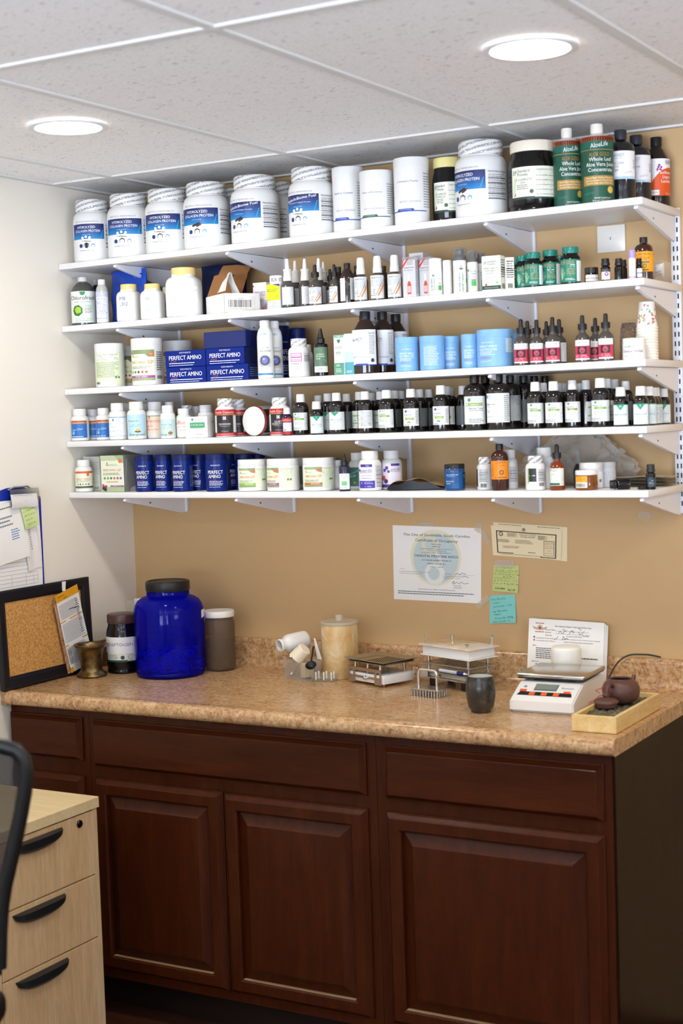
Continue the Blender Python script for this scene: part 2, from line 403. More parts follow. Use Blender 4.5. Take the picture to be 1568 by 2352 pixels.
# ------------------------------------------------------------------ container shapes: (part, profile r/R,h/H, options)
def K(*parts, lr=1., **o): return dict(parts=parts, lr=lr, **o)
KIND = {
 'canister': K(('body', [(0, 0), (.9, 0), (.975, .012), (1, .04), (1, .63), (.985, .69), (.94, .745), (.86, .785), (.78, .80), (.78, .83)], {}),
               ('lid', [(.79, .812), (.83, .815), (.845, .83), (.84, .965), (.82, .99), (.78, 1), (0, 1)], {})),
 'tub': K(('body', [(0, 0), (.95, 0), (.985, .01), (.99, .03), (.99, .87)], {}),
          ('lid', [(.985, .862), (1, .865), (1, .975), (.985, .995), (.96, 1), (0, 1)], {}), lr=.99),
 'widejar': K(('body', [(0, 0), (.9, 0), (.97, .015), (.98, .05), (.95, .075), (1, .11), (1, .60), (.985, .68), (.93, .755), (.87, .80), (.86, .86)], {}),
              ('lid', [(.86, .845), (.9, .848), (.905, .86), (.905, .975), (.88, .995), (.85, 1), (0, 1)], {})),
 'aloe': K(('body', [(0, 0), (.93, 0), (.99, .012), (1, .03), (1, .79), (.98, .815), (.9, .83), (.6, .855), (.37, .875), (.34, .885), (.34, .9)], {}),
           ('cap', [(.34, .884), (.385, .885), (.385, .98), (.36, .998), (.3, 1), (0, 1)], dict(knurl=1))),
 'boston': K(('body', [(0, 0), (.9, 0), (.98, .01), (1, .035), (1, .66), (.98, .72), (.9, .78), (.72, .82), (.48, .845), (.37, .86), (.36, .89)], {}),
             ('cap', [(.36, .872), (.41, .874), (.42, .885), (.42, .985), (.4, .998), (.36, 1), (0, 1)], dict(knurl=1))),
 'conebottle': K(('body', [(0, 0), (.92, 0), (.99, .01), (1, .03), (1, .60), (.99, .64), (.94, .68), (.55, .82), (.43, .85), (.4, .87), (.4, .9)], {}),
                 ('cap', [(.4, .87), (.43, .872), (.43, .985), (.41, .998), (.36, 1), (0, 1)], dict(knurl=1))),
 'pill': K(('body', [(0, 0), (.9, 0), (.98, .015), (1, .05), (1, .61), (.985, .67), (.93, .725), (.82, .765), (.68, .79), (.68, .82)], {}),
           ('cap', [(.68, .80), (.735, .80), (.745, .815), (.735, .975), (.71, .998), (.66, 1), (0, 1)], dict(knurl=1))),
 'pillseal': K(('body', [(0, 0), (.9, 0), (.98, .015), (1, .05), (1, .61), (.985, .67), (.93, .725), (.82, .765), (.68, .79), (.68, .82)], {}),
               ('cap', [(.66, .79), (.735, .80), (.745, .815), (.735, .975), (.71, .998), (.66, 1), (0, 1)], {})),
 'squarepill': K(('body', [(0, 0), (.9, 0), (.97, .015), (1, .05), (1, .60), (.985, .68), (.93, .745), (.82, .79), (.68, .815), (.66, .83), (.66, .86)], dict(sq=3.4)),
                 ('cap', [(.66, .835), (.71, .84), (.71, .975), (.69, .998), (.64, 1), (0, 1)], dict(knurl=1)), sq=3.4),
 'dropper': K(('body', [(0, 0), (.9, 0), (.98, .012), (1, .04), (1, .43), (.97, .48), (.85, .545), (.6, .595), (.42, .625), (.4, .70)], {}),
              ('collar', [(.42, .69), (.55, .692), (.56, .71), (.56, .80), (.53, .815), (.3, .82)], dict(knurl=1)),
              ('bulb', [(.3, .815), (.3, .84), (.27, .86), (.27, .955), (.23, .985), (.13, .998), (0, 1)], {})),
 'talldropper': K(('body', [(0, 0), (.92, 0), (.99, .01), (1, .03), (1, .62), (.97, .66), (.8, .675), (.5, .68), (.45, .70)], {}),
                  ('collar', [(.45, .685), (.6, .687), (.58, .78), (.44, .80), (.42, .815)], dict(knurl=1)),
                  ('bulb', [(.42, .815), (.4, .84), (.3, .9), (.24, .965), (.16, .992), (0, 1)], {})),
 'nasal': K(('body', [(0, 0), (.9, 0), (.98, .012), (1, .04), (1, .40), (.97, .44), (.86, .49), (.68, .52), (.6, .535), (.6, .56)], {}),
            ('nozzle', [(.58, .545), (.66, .548), (.66, .60), (.58, .68), (.56, .73), (.62, .76), (.68, .775), (.66, .785), (.4, .79), (.34, .80), (.25, .93), (.2, .99), (.15, 1), (0, 1)], {})),
 'spray': K(('body', [(0, 0), (.9, 0), (.98, .012), (1, .04), (1, .42), (.97, .47), (.85, .53), (.62, .575), (.5, .60), (.48, .65)], {}),
            ('spray_cap', [(.5, .615), (.62, .618), (.63, .64), (.6, .74), (.555, .75), (.53, .90), (.49, .965), (.4, .995), (.2, 1), (0, 1)], {})),
 'marco': K(('body', [(0, 0), (.9, 0), (.98, .01), (1, .035), (1, .62), (.98, .675), (.9, .73), (.72, .775), (.5, .80), (.45, .82)], {}),
            ('cap', [(.45, .80), (.55, .802), (.56, .82), (.52, .975), (.49, .997), (.44, 1), (0, 1)], dict(knurl=1))),
 'smallmarco': K(('body', [(0, 0), (.9, 0), (.98, .01), (1, .035), (1, .58), (.98, .64), (.9, .69), (.72, .735), (.55, .76), (.5, .79)], {}),
                 ('cap', [(.5, .762), (.66, .765), (.67, .785), (.61, .97), (.58, .997), (.52, 1), (0, 1)], dict(knurl=1))),
 'rollon': K(('body', [(0, 0), (.93, 0), (1, .015), (1, .63)], {}),
             ('cap', [(.98, .63), (.985, .635), (.97, .96), (.93, .992), (.85, 1), (0, 1)], {})),
 'airless': K(('body', [(0, 0), (.95, 0), (1, .012), (1, .72), (.9, .725)], {}),
              ('pump', [(.88, .725), (.88, .80), (.6, .84), (.58, .95), (.4, .97), (0, .97)], {}),
              ('clear_cap', [(.985, .722), (.985, .985), (.95, 1), (0, 1)], {})),
 'bluejar': K(('body', [(0, 0), (.93, 0), (.98, .012), (.99, .04), (.99, .80)], {}),
              ('lid', [(.985, .80), (1, .803), (1, .975), (.975, .997), (.93, 1), (0, 1)], {}), lr=.99),
 'aminojar': K(('body', [(0, 0), (.93, 0), (.985, .012), (1, .04), (1, .835), (.96, .84)], {}),
               ('lid', [(.94, .835), (.955, .838), (.955, .98), (.93, .998), (.9, 1), (0, 1)], {})),
 'greenjar': K(('body', [(0, 0), (.93, 0), (.985, .012), (1, .04), (1, .80), (.97, .83), (.95, .84)], {}),
               ('lid', [(.95, .835), (.975, .838), (.975, .975), (.95, .997), (.9, 1), (0, 1)], {})),
 'widegreen': K(('body', [(0, 0), (.93, 0), (.985, .015), (1, .05), (1, .77), (.97, .80), (.95, .81)], {}),
                ('lid', [(.95, .80), (.985, .803), (.985, .97), (.96, .997), (.9, 1), (0, 1)], {})),
 'vitjar': K(('body', [(0, 0), (.9, 0), (.98, .015), (1, .045), (1, .65), (.98, .70), (.88, .755), (.74, .79), (.72, .85)], {}),
             ('cap', [(.74, .825), (.81, .83), (.82, .845), (.81, .975), (.78, .998), (.7, 1), (0, 1)], {})),
 'chloro': K(('body', [(0, 0), (.92, 0), (.99, .01), (1, .03), (1, .62), (.985, .68), (.93, .74), (.8, .81), (.6, .87), (.4, .895), (.36, .92)], {}),
             ('cap', [(.36, .905), (.385, .907), (.385, .985), (.36, .998), (.3, 1), (0, 1)], dict(knurl=1))),
 'slim': K(('body', [(0, 0), (.92, 0), (.99, .01), (1, .03), (1, .68), (.98, .74), (.88, .81), (.66, .865), (.6, .88), (.58, .89)], {}),
           ('cap', [(.58, .88), (.61, .882), (.61, .985), (.58, .998), (.5, 1), (0, 1)], dict(knurl=1))),
 'lowjar': K(('body', [(0, 0), (.95, 0), (1, .03), (1, .58), (.95, .64), (.93, .7)], {}),
             ('lid', [(.93, .64), (.97, .645), (.97, .96), (.94, .995), (.9, 1), (0, 1)], dict(knurl=1))),
 'salve': K(('body', [(0, 0), (.92, 0), (.98, .02), (1, .06), (1, .74), (.97, .77), (.95, .8)], {}),
            ('lid', [(.95, .765), (.99, .77), (.99, .965), (.96, .997), (.9, 1), (0, 1)], {})),
 'oil': K(('body', [(0, 0), (.9, 0), (.98, .012), (1, .04), (1, .56), (.95, .62), (.75, .66), (.62, .675), (.6, .70)], {}),
          ('cap', [(.6, .685), (.88, .69), (.9, .70), (.9, .80), (.8, .82), (.8, .97), (.75, .998), (.6, 1), (0, 1)], dict(knurl=1))),
 'tubecap': K(('body', [(0, 0), (.95, 0), (1, .012), (1, .74)], {}), ('cap', [(.97, .74), (.98, .742), (.98, .985), (.9, 1), (0, 1)], {})),
}

# ------------------------------------------------------------------ printed designs (h = share of the container's height, t = degrees round it)
def nutri(t0, t1, h0, h1, c='#3b3b3f', head='Nutrition Facts', bars=True):
    e = [('T', head, (t0 + t1) / 2, h1 - .025, .028, c, (t1 - t0) * .9)]
    if bars:
        n = 5
        for k in range(n):
            hh = h0 + (h1 - h0 - .05) * (k / n)
            e.append(('B', t0 + 2, t1 - 2, hh, hh + .009, c))
    return e + [('L', t0 + 3, t1 - 3, h0, h1 - .055, 13, '#8f9095')]
def flower(tc, hc, r):
    return [('D', tc + 2.4 * math.cos(a) * r * 150, hc + r * .8 * math.sin(a), r * .62, '#fbf8ea') for a in (.5, 1.6, 2.7, 3.9, 5.4)] + [('P', [(tc - 14, hc - .03), (tc + 14, hc - .045), (tc + 15, hc - .055), (tc - 13, hc - .04)], '#5c4a3a')]
def choc(tc, hc):
    return [('P', [(tc - 13, hc - .02), (tc + 8, hc + .025), (tc + 10, hc), (tc - 10, hc - .045)], '#3a1d22'), ('P', [(tc - 2, hc - .03), (tc + 13, hc + .01), (tc + 12, hc - .02), (tc + 1, hc - .05)], '#4a2529')]
def protein(flav, biome=False):
    g = [('T', 'BIOTICS RESEARCH', 0, .635, .024, '#80868f', 74)]
    cols = ['#1b2a66', '#1b2e6c', '#193a7a', '#174a8c', '#165d9f', '#1570b2', '#1780c0']
    for k, c in enumerate(cols):
        a = .598 - k * .0345; g.append(('B', -53, 53, a - .0348, a, c))
    if biome:
        g += [('T', 'MetabolicBiome Fuel', 0, .545, .042, '#ffffff', 92, .12), ('T', 'Hydrolyzed Collagen Protein', 0, .485, .019, '#dfe8f4', 66)]
    else:
        g += [('T', 'HYDROLYZED', -2, .545, .040, '#ffffff', 56), ('T', 'COLLAGEN PROTEIN', 0, .485, .040, '#ffffff', 80)]
    g += [('T', 'Vanilla Creme' if flav == 'v' else 'Chocolate Creme', -2, .43, .017, '#cfe3f2', 26)]
    g += [('P', [(40, .36), (43, .36), (50, .5), (48, .5)], '#3aa0b8')]
    g += flower(-2, .365, .034) if flav == 'v' else choc(-2, .365)
    g += [('D', -19, .25, .034, '#1c3a78', 6), ('D', -1, .255, .047, '#1b2029', 6), ('D', -1, .247, .038, '#f4f4f2', 6), ('T', '20' if not biome else '15', -1, .27, .022, '#1b2029'), ('D', 18, .25, .034, '#4aa3cf', 6), ('D', 18, .243, .024, '#eef5f8', 6), ('T', 'Net Weight: 25 ounces (716 g)', -2, .175, .014, '#50545c', 42)]
    return g + nutri(56, 108, .22, .60)
def canlabel(name, stripe, hn=.60):
    return [('T', name, -8, hn, .030, '#5a6494', 74), ('T', 'BIOTICS RESEARCH', 0, .34, .026, '#8a90a8', 72), ('B', -75, 60, .19, .205, stripe), ('P', [(-48, .205), (-44, .235), (10, .235), (14, .205)], stripe),
            ('T', 'NET WT 9.8 OUNCES (280 g)', -17, .218, .012, '#eef', 40), ('P', [(-34, .36), (-30, .36), (-18, .62), (-22, .62)], '#e2e4ea')] + nutri(44, 92, .24, .78, '#5d5f6a', 'Nutrition Facts', False)
def spcomp(sub):
    return [('B', -50, 62, .165, .62, '#eef0dd'), ('B', -50, 62, .165, .20, '#1d4035'), ('T', 'SP', -40, .545, .06, '#22382c', 12), ('T', 'Standard', -17, .565, .045, '#22382c', 30), ('T', 'Process', -19, .515, .045, '#22382c', 26),
            ('T', 'SP COMPLETE', -18, .44, .034, '#3a5140', 42), ('T', sub, -18, .40, .028, '#3a5140'), ('L', -34, -4, .30, .375, 3, '#6a7466'), ('D', -42, .24, .03, '#b3483c'), ('D', 2, .27, .03, '#43604c'), ('P', [(-48, .22), (-40, .22), (-36, .5), (-42, .45)], '#cfe0b6'),
            ('B', 9, 62, .19, .61, '#e6e8d8')] + nutri(11, 60, .22, .60, '#565a52', 'Supplement Facts')
ALOE = [('B', -100, 100, .0, .68, '#14503c'), ('B', -100, 100, .68, .79, '#12604e'), ('B', -100, 100, .765, .825, '#a8441c')] + \
       [('P', [(t, .77), (t + 5, .765), (t + 3, .80 + .02 * ((t // 7) % 2)), (t + 7, .822), (t - 1, .81)], '#3c1a10') for t in range(-70, 72, 9)] + \
       [('T', 'AloeLife', 0, .72, .06, '#eef6f0', 62, .14), ('B', -100, 100, .655, .66, '#c7a25a'), ('T', 'ALOE GOLD', 0, .60, .05, '#b98a3c', 74), ('T', 'Whole Leaf', 4, .54, .05, '#f2f4ee', 82), ('T', 'Aloe Vera Juice', 4, .475, .05, '#f2f4ee', 104), ('T', 'Concentrate', 4, .41, .05, '#f2f4ee', 90),
        ('B', -62, 62, .215, .335, '#a9843e'), ('T', 'Natural Flavor Without Bitterness', 0, .31, .022, '#f4ead0', 100), ('T', 'Laboratory Tested For Purity & Quality', 0, .277, .022, '#f4ead0', 104), ('T', 'Good for Teeth, Joints, & Skin Care', 0, .244, .022, '#f4ead0', 96), ('T', 'ORGANIC', -40, .12, .03, '#2a8a86', 40, .1), ('D', 40, .16, .045, '#d8b452'), ('T', 'Herbal Supplement', 10, .06, .02, '#e8ece4', 60), ('T', '32 fl oz/1 Quart/946 ml', 8, .025, .02, '#e8ece4', 70)]
STAR = [('B', -58, 62, .33, .70, '#efeff2'), ('B', -58, 62, .33, .365, '#b9d7e6'), ('T', 'STARWEST', -20, .645, .045, '#8b8f98', 58), ('T', 'BOTANICALS', -20, .605, .018, '#a9adb5', 40), ('T', 'Black Cumin', -18, .545, .035, '#777b86', 50), ('T', 'Seed Oil,', -28, .50, .035, '#777b86', 32), ('T', 'Virgin', -28, .455, .035, '#777b86', 28), ('D', -46, .40, .028, '#6aa0b8'), ('T', 'Certified Organic', 22, .42, .03, '#c8b9a0', 34, .2), ('V', 'BULK', 52, .53, 9, '#4a4d55', .12), ('T', '16 FL OZ (473 ml)', 0, .348, .016, '#7d98a8', 44)]
NOWB = [('B', -62, 80, .17, .68, '#f3f3f1'), ('P', [(-62, .17), (80, .17), (80, .55), (40, .56), (0, .52), (-35, .40), (-62, .24)], '#e0561c'), ('T', 'NOW', 38, .63, .06, '#58318a', 34), ('T', 'Sunflower', 26, .49, .045, '#ffffff', 64), ('T', 'Liquid', 26, .43, .045, '#ffffff', 40), ('T', 'Lecithin', 26, .37, .045, '#ffffff', 52),
        ('B', -46, -10, .18, .25, '#e9eef2'), ('T', 'NON GMO', -28, .215, .022, '#2c6a9a', 28), ('T', '16 FL. OZ.', 40, .2, .022, '#ffe9d8', 40)] + [('Q', [(-18, .50), (-12, .60)], .008, '#8a3a86')] + [('D', -16 + 4 * k, .53 + .03 * (k % 3), .016, '#a4408c') for k in range(5)]
CHLORO = [('B', -78, 78, .05, .70, '#e9efe6'), ('P', [(-14, .69), (14, .69), (10, .63), (0, .61), (-10, .63)], '#1f8a4c'), ('T', 'Chlorofresh', 0, .565, .085, '#24382c', 128), ('T', 'LIQUID CHLOROPHYLL', 0, .48, .025, '#56655c', 84), ('D', -26, .30, .12, '#2f7a2a', 7), ('D', -24, .31, .08, '#a7c93c', 5), ('T', 'INTERNAL', 26, .405, .022, '#5fae5c', 32), ('T', 'DEODORANT', 28, .375, .022, '#5fae5c', 38), ('L', 10, 46, .24, .355, 4, '#7d8a80'), ('T', 'NATURAL MINT FLAVOR', 0, .13, .026, '#6fae4c', 80), ('L', -40, 40, .07, .105, 2, '#7d8a80')]
SLIMB = [('B', -85, 85, .03, .72, '#e6e8f0'), ('B', -85, 85, .60, .72, '#c6cbe6'), ('Q', [(-45, .64), (-20, .69), (0, .63), (30, .70), (48, .64)], .02, '#c0486c'), ('T', 'Liquid Needle', 0, .56, .028, '#8a3a8a', 88), ('L', -60, 60, .20, .53, 10, '#7d86b8'), ('T', '16 Fluid Ounces', 0, .12, .03, '#6a4aa0', 100)]
PILLMB = [('Q', [(-24, .56), (-24, .66), (-17, .60), (-10, .66), (-10, .56)], .012, '#5e6b94'), ('Q', [(-3, .56), (-3, .66), (5, .63), (-2, .61), (6, .585), (-3, .56)], .012, '#5e6b94'), ('D', -20, .42, .012, '#5e6b94', 8), ('Q', [(-9, .42), (-13, .46), (-9, .51), (-5, .46), (-9, .42)], .012, '#5e6b94'), ('Q', [(1, .42), (1, .51)], .012, '#5e6b94'), ('Q', [(7, .49), (12, .51), (15, .48), (8, .42), (17, .43)], .012, '#5e6b94')]
PILL2 = [('Q', [(-12, .53), (-12, .61), (-7, .56), (-2, .61), (-2, .53)], .010, '#9fb0cc'), ('Q', [(3, .53), (3, .61), (9, .59), (4, .57), (9, .55), (3, .53)], .010, '#9fb0cc'), ('Q', [(-3, .42), (-3, .48)], .01, '#b3bed2'), ('L', -8, 14, .36, .42, 2, '#c0cad9'), ('Q', [(-16, .23), (-16, .31), (-8, .31)], .01, '#b9c4d6'), ('Q', [(-5, .24), (-1, .30), (3, .24), (6, .30), (9, .24), (15, .29), (19, .24)], .01, '#b9c4d6')]
TRIPH = [('B', -10, 62, .28, .60, '#f7f7f6'), ('T', 'Triphala Blend', 28, .52, .045, '#b9bcc6', 58, .05)]
VITC = [('B', -48, 26, .18, .66, '#f4f3f2'), ('B', -44, 20, .40, .62, '#d22d8e'), ('B', -40, 16, .415, .605, '#f2dcea'), ('T', 'ECOLOGICAL', -12, .56, .05, '#c02a86', 50), ('B', -38, 14, .50, .52, '#8c1f6c'), ('T', 'formulas', -12, .455, .05, '#c02a86', 46), ('T', 'VITAMIN C', -14, .345, .05, '#6a3a46', 58), ('T', 'Tapioca', -14, .295, .022, '#8d8d93'), ('T', 'Dietary Supplement', -12, .22, .024, '#6d6d73', 52), ('T', '60 GRAMS (4.2 oz)', -8, .12, .024, '#b9b9bd', 60)] + nutri(30, 74, .40, .63, '#6a6a70', 'Nutrition')
MAGN = [('T', 'ADESBIO', -8, .765 - .0, .035, '#7aaed0', 52), ('T', 'LIPOSOMAL', 2, .53, .028, '#8f9198', 56), ('T', 'MAGNESIUM', 2, .475, .034, '#77797f', 80), ('D', -4, .30, .115, '#b8babf', 20), ('D', -2, .31, .085, '#55565e', 18), ('D', -4, .315, .055, '#6f78c8', 18), ('D', -10, .335, .018, '#aeb4ea', 10), ('P', [(-18, .21), (40, .23), (44, .20), (0, .18)], '#c9cacd'), ('T', 'DIETARY SUPPLEMENT', 0, .135, .014, '#8a8c92', 50), ('B', -62, 62, .065, .095, '#2f8ac4')]
MCT = [('B', -72, 66, .13, .70, '#eceff3'), ('B', -72, 66, .13, .145, '#2348a8'), ('P', [(-40, .145), (-36, .16), (20, .16), (24, .145)], '#2348a8'), ('T', 'Bio-MCT', -30, .545, .055, '#56679c', 58), ('T', 'Medium Chain Triglycerides', -26, .48, .014, '#b3b8c6', 40), ('T', 'BIOTICS RESEARCH', -10, .265, .03, '#8f97ac', 84), ('P', [(-40, .30), (-36, .30), (-26, .52), (-30, .52)], '#dfe3ea'), ('D', 44, .21, .035, '#40434c', 6)] + nutri(26, 60, .31, .67, '#4c4f58', 'Nutrition Facts', False)
ELEC = [('T', 'BODYHEALTH', 0, .64, .034, '#eef6fb', 50), ('T', 'PERFECT AMINO', 0, .52, .055, '#f5fafd', 72), ('T', 'ELECTROLYTES', 0, .445, .055, '#f5fafd', 72), ('L', -34, 34, .30, .40, 3, '#dcebf5'), ('L', -30, 30, .13, .19, 2, '#cfe2ef')]
ELECW = ELEC + [('T', 'WATERMELON', -4, .25, .045, '#c2509c', 62)]
ELECR = ELEC + [('T', 'RASPBERRY', -12, .25, .035, '#c2509c', 40)]
ELECB = [('L', -38, 40, .14, .68, 12, '#dcebf5'), ('T', 'Complete Essential Nutrition', 0, .70, .024, '#eef6fb', 60)]
ELECBIG = [('T', 'BODYHEALTH', -22, .65, .034, '#eef6fb', 40), ('T', 'PERFECT AMINO', -20, .55, .06, '#f5fafd', 62), ('T', 'ELECTROLYTES', -20, .465, .06, '#f5fafd', 60), ('L', -50, 4, .31, .42, 3, '#dcebf5'), ('T', 'WATERMELON', -28, .245, .045, '#c2509c', 40), ('L', -50, -5, .13, .18, 2, '#cfe2ef'), ('B', 40, 76, .38, .75, '#d3e4f0'), ('T', 'Supplement Facts', 58, .72, .026, '#5a86a8', 32)] + [('L', 42, 74, .40, .69, 8, '#7fa6c2')]
AMINO = [('T', 'BODYHEALTH', 0, .70, .036, '#e8edf8', 48), ('T', 'PERFECT', 0, .52, .095, '#ffffff', 82), ('T', 'AMINO', -6, .405, .095, '#ffffff', 66), ('T', '8 ESSENTIAL TABLETS', -14, .305, .018, '#e8734c', 40), ('L', -36, 40, .155, .285, 4, '#dfe6f6'), ('L', -36, 36, .10, .135, 1, '#b9c6e6'), ('B', 70, 104, .12, .70, '#39436e')] + [('L', 72, 102, .14, .66, 9, '#aab4d2')]
def XP(c, flav, dark='#8a9a6a', t=0):
    return [('B', t - 62, t + 46, .10, .75, '#e9efd6'), ('B', t - 62, t + 46, .66, .75, dark), ('P', [(t - 10, .75), (t + 46, .75), (t + 46, .60), (t + 22, .60)], dark), ('D', t + 34, .66, .05, '#e0703a'), ('T', 'BERRY', t + 34, .66, .018, '#ffe6d6'), ('Q', [(t - 46, .60), (t - 43, .66), (t - 40, .60)], .02, '#e8894a'), ('T', 'BODYHEALTH', t - 24, .60, .03, '#8fb39a', 34), ('T', 'PERFECTAMINO', t - 18, .485, .055, '#e08a3c', 66), ('T', 'XP', t + 29, .49, .085, '#e59a3c', 22), ('T', 'ESSENTIAL AMINO ACIDS', t - 10, .39, .03, '#6a8a5a', 78), ('L', t - 50, t + 30, .345, .375, 1, '#8aa07c')] + \
           [('D', t - 46 + 15 * k, .28, .028, q) for k, q in enumerate(['#8ca05a', '#6a7a8a', '#3c6a5a', '#d07a3a', '#a87a4a'])] + [('B', t - 62, t + 46, .155, .205, c), ('T', flav, t - 6, .18, .03, '#fbeef8', 50), ('B', t - 62, t + 46, .10, .155, '#9aae7a'), ('L', t - 40, t + 30, .115, .145, 1, '#eef4e2')] + \
           [('L', t + 54, t + 88, .30, .72, 9, '#6a6c66'), ('S', t + 54, t + 84, .13, .20, '#33352f')]
def XPW(c, flav, t=-14):
    return [('B', t - 46, t + 28, .13, .73, '#e6edd0'), ('B', t - 46, t + 28, .655, .73, '#a6b083'), ('P', [(t - 4, .73), (t + 28, .73), (t + 28, .56), (t + 10, .60)], '#8f9d70'), ('D', t + 20, .63, .055, '#df7040'), ('Q', [(t - 38, .56), (t - 35, .62), (t - 32, .56)], .02, '#e8894a'), ('T', 'BODYHEALTH', t - 20, .565, .03, '#8fb39a', 28), ('T', 'PERFECTAMINO', t - 14, .45, .07, '#dd8a40', 46), ('T', 'XP', t + 18, .455, .1, '#e59a3c', 16), ('T', 'ESSENTIAL AMINO ACIDS', t - 12, .33, .04, '#67875a', 58), ('L', t - 40, t + 16, .275, .31, 1, '#8aa07c'), ('B', t - 46, t + 28, .19, .26, c), ('T', flav, t + 2, .225, .036, '#fbf6ee', 34), ('B', t - 46, t + 28, .13, .19, '#8fa274'), ('B', t + 29, t + 84, .13, .73, '#e2ebcf'), ('T', 'Whole Body Support System', t + 56, .69, .028, '#8a3a3a', 46), ('L', t + 33, t + 80, .47, .65, 6, '#6f8a64'), ('D', t + 60, .36, .035, '#5a7a52'), ('D', t + 70, .36, .035, '#5a7a52')]
XPBACK = [('B', -72, 56, .05, .80, '#dbe6c4'), ('B', -60, 44, .60, .77, '#e9eedd'), ('L', -57, 40, .61, .76, 6, '#70756a'), ('L', -58, 42, .22, .57, 14, '#7d9068'), ('S', -60, -38, .07, .12, '#3c3e38'), ('B', -34, 28, .06, .12, '#f2f4ec'), ('D', 28, .22, .025, '#5a7a52'), ('D', 40, .22, .025, '#5a7a52')]
def DARKGL(mid):
    return [('B', -62, 62, .04, .555, '#dcdedd')] + mid
ARG = DARKGL([('T', 'ARGENTYN 23', -4, .50, .045, '#4b4d50', 78), ('B', -56, 56, .30, .46, '#c9cccb'), ('L', -50, 20, .31, .44, 3, '#84878a'), ('P', [(4, .10), (18, .10), (56, .30), (56, .38)], '#e8862c'), ('P', [(-10, .10), (-4, .10), (44, .38), (40, .40)], '#8d9092'), ('L', -52, -6, .09, .26, 4, '#7a7d80')])
ARGT = [('B', -62, 62, .04, .44, '#dcdedd'), ('T', 'ARGENTYN 23', -4, .40, .036, '#4b4d50', 78), ('B', -56, 56, .27, .37, '#c9cccb'), ('L', -50, 20, .28, .36, 3, '#84878a'), ('P', [(4, .08), (18, .08), (56, .24), (56, .30)], '#e8862c'), ('P', [(-10, .08), (-4, .08), (44, .30), (40, .32)], '#8d9092'), ('L', -52, -6, .07, .22, 4, '#7a7d80')]
ARGBACK = [('B', -64, 52, .06, .42, '#d6d8d8'), ('L', -60, 48, .08, .40, 11, '#75787b')]
BROWNB = [('B', -78, -20, .05, .62, '#e3e4e2'), ('L', -74, -26, .10, .58, 10, '#5d5f62'), ('B', 20, 84, .08, .62, '#dcdddb'), ('L', 26, 80, .12, .58, 9, '#5d5f62')]
FERN = [('T', 'COOL RECOVERY ROLL ON', 24, .44, .022, '#4aa874', 52), ('Q', [(-20, .50), (-20, .58)], .01, '#3c6a4a')] + [('Q', [(-20, .51), (-20 + 14 * math.sin(a), .51 + .05 * math.cos(a))], .012, '#3c6a4a') for a in (-1.3, -.7, 0, .7, 1.3)] + [('V', 'SILVER FERN', -34, .28, 16, '#4a5a54', .34), ('V', 'HEMP FARM', -12, .28, 16, '#3f9a6a', .34), ('B', 20, 50, .13, .26, '#4fae4f'), ('L', 20, 52, .28, .34, 2, '#7d8a80')]
FERNT = [('Q', [(0, .50), (0, .62)], .01, '#3c4a44')] + [('Q', [(0, .52), (22 * math.sin(a), .52 + .06 * math.cos(a))], .012, '#3c4a44') for a in (-1.3, -.75, 0, .75, 1.3)] + [('V', 'SILVER FERN', -14, .23, 17, '#4a5a54', .40), ('V', 'HEMP FARM', 14, .23, 17, '#3f9a6a', .40), ('V', 'LOTION', -62, .32, 10, '#b3bcb8', .5), ('T', 'RELIEF', 62, .56, .036, '#4aa874', 36), ('T', 'CREAM', 62, .51, .036, '#4a5a54', 36), ('B', 52, 84, .22, .33, '#3fae4f')]
FERNC = [('V', 'HEMP FARM', -52, .24, 15, '#3f7a5a', .42), ('Q', [(-50, .48), (-50, .56)], .01, '#3c4a44'), ('Q', [(-62, .55), (-50, .49), (-38, .55)], .01, '#3c4a44'), ('T', 'RELIEF', 6, .50, .042, '#4aa874', 58), ('T', 'CREAM', 6, .44, .042, '#5a6a64', 58), ('B', -16, 34, .15, .27, '#3fae4f'), ('B', -16, 34, .28, .305, '#5a5f66'), ('L', -14, 34, .32, .40, 3, '#8a9a90')]
GOLD = [('B', -76, 84, .05, .66, '#1f7a64'), ('T', 'ALOE GOLD', -14, .575, .085, '#c7a870', 92), ('L', -10, 40, .43, .53, 2, '#e2f2ea'), ('B', -10, 38, .40, .41, '#c7a870'), ('L', -12, 42, .22, .39, 4, '#b9a86a')] + [('Q', [(-44, .12), (-44 + d, .12 + q)], .018, '#9fd0ac') for d, q in ((-22, .22), (-13, .30), (-5, .34), (4, .32), (13, .28), (22, .2))] + [('L', -20, 36, .10, .16, 2, '#dff0e8'), ('B', 46, 90, .07, .62, '#e4e8ea'), ('L', 50, 88, .09, .60, 11, '#6b7a78')]
WHITELAB = [('B', -60, 60, .08, .50, '#e6e4dc'), ('B', -60, 60, .26, .30, '#3a3a3c'), ('L', -50, 50, .32, .48, 3, '#55555a'), ('L', -50, 50, .11, .24, 3, '#55555a')]
VIOLET = [('B', -60, 60, .06, .52, '#e9e4dd'), ('D', 6, .30, .09, '#7a3a9a'), ('D', 6, .31, .04, '#e6d0ee'), ('B', -60, 60, .40, .52, '#4a4550'), ('L', -40, 40, .07, .15, 2, '#5a555c')]
TEATREE = [('B', -70, 78, .20, .66, '#f0a51c'), ('T', 'TEA TREE OIL', 0, .61, .035, '#4a3208', 76), ('B', -66, 74, .585, .592, '#7a5412'), ('L', -40, 46, .47, .56, 3, '#6b4a10'), ('B', -30, 30, .40, .43, '#3a6aa0'), ('D', 0, .33, .05, '#6a7a1c'), ('D', 0, .33, .03, '#d8a020'), ('L', -44, 44, .21, .27, 1, '#5a3c0c')]
LAV = [('B', -70, 70, .10, .70, '#ece6f4'), ('V', 'Eternal Mint', 0, .40, 22, '#6a5ac0', .5)]
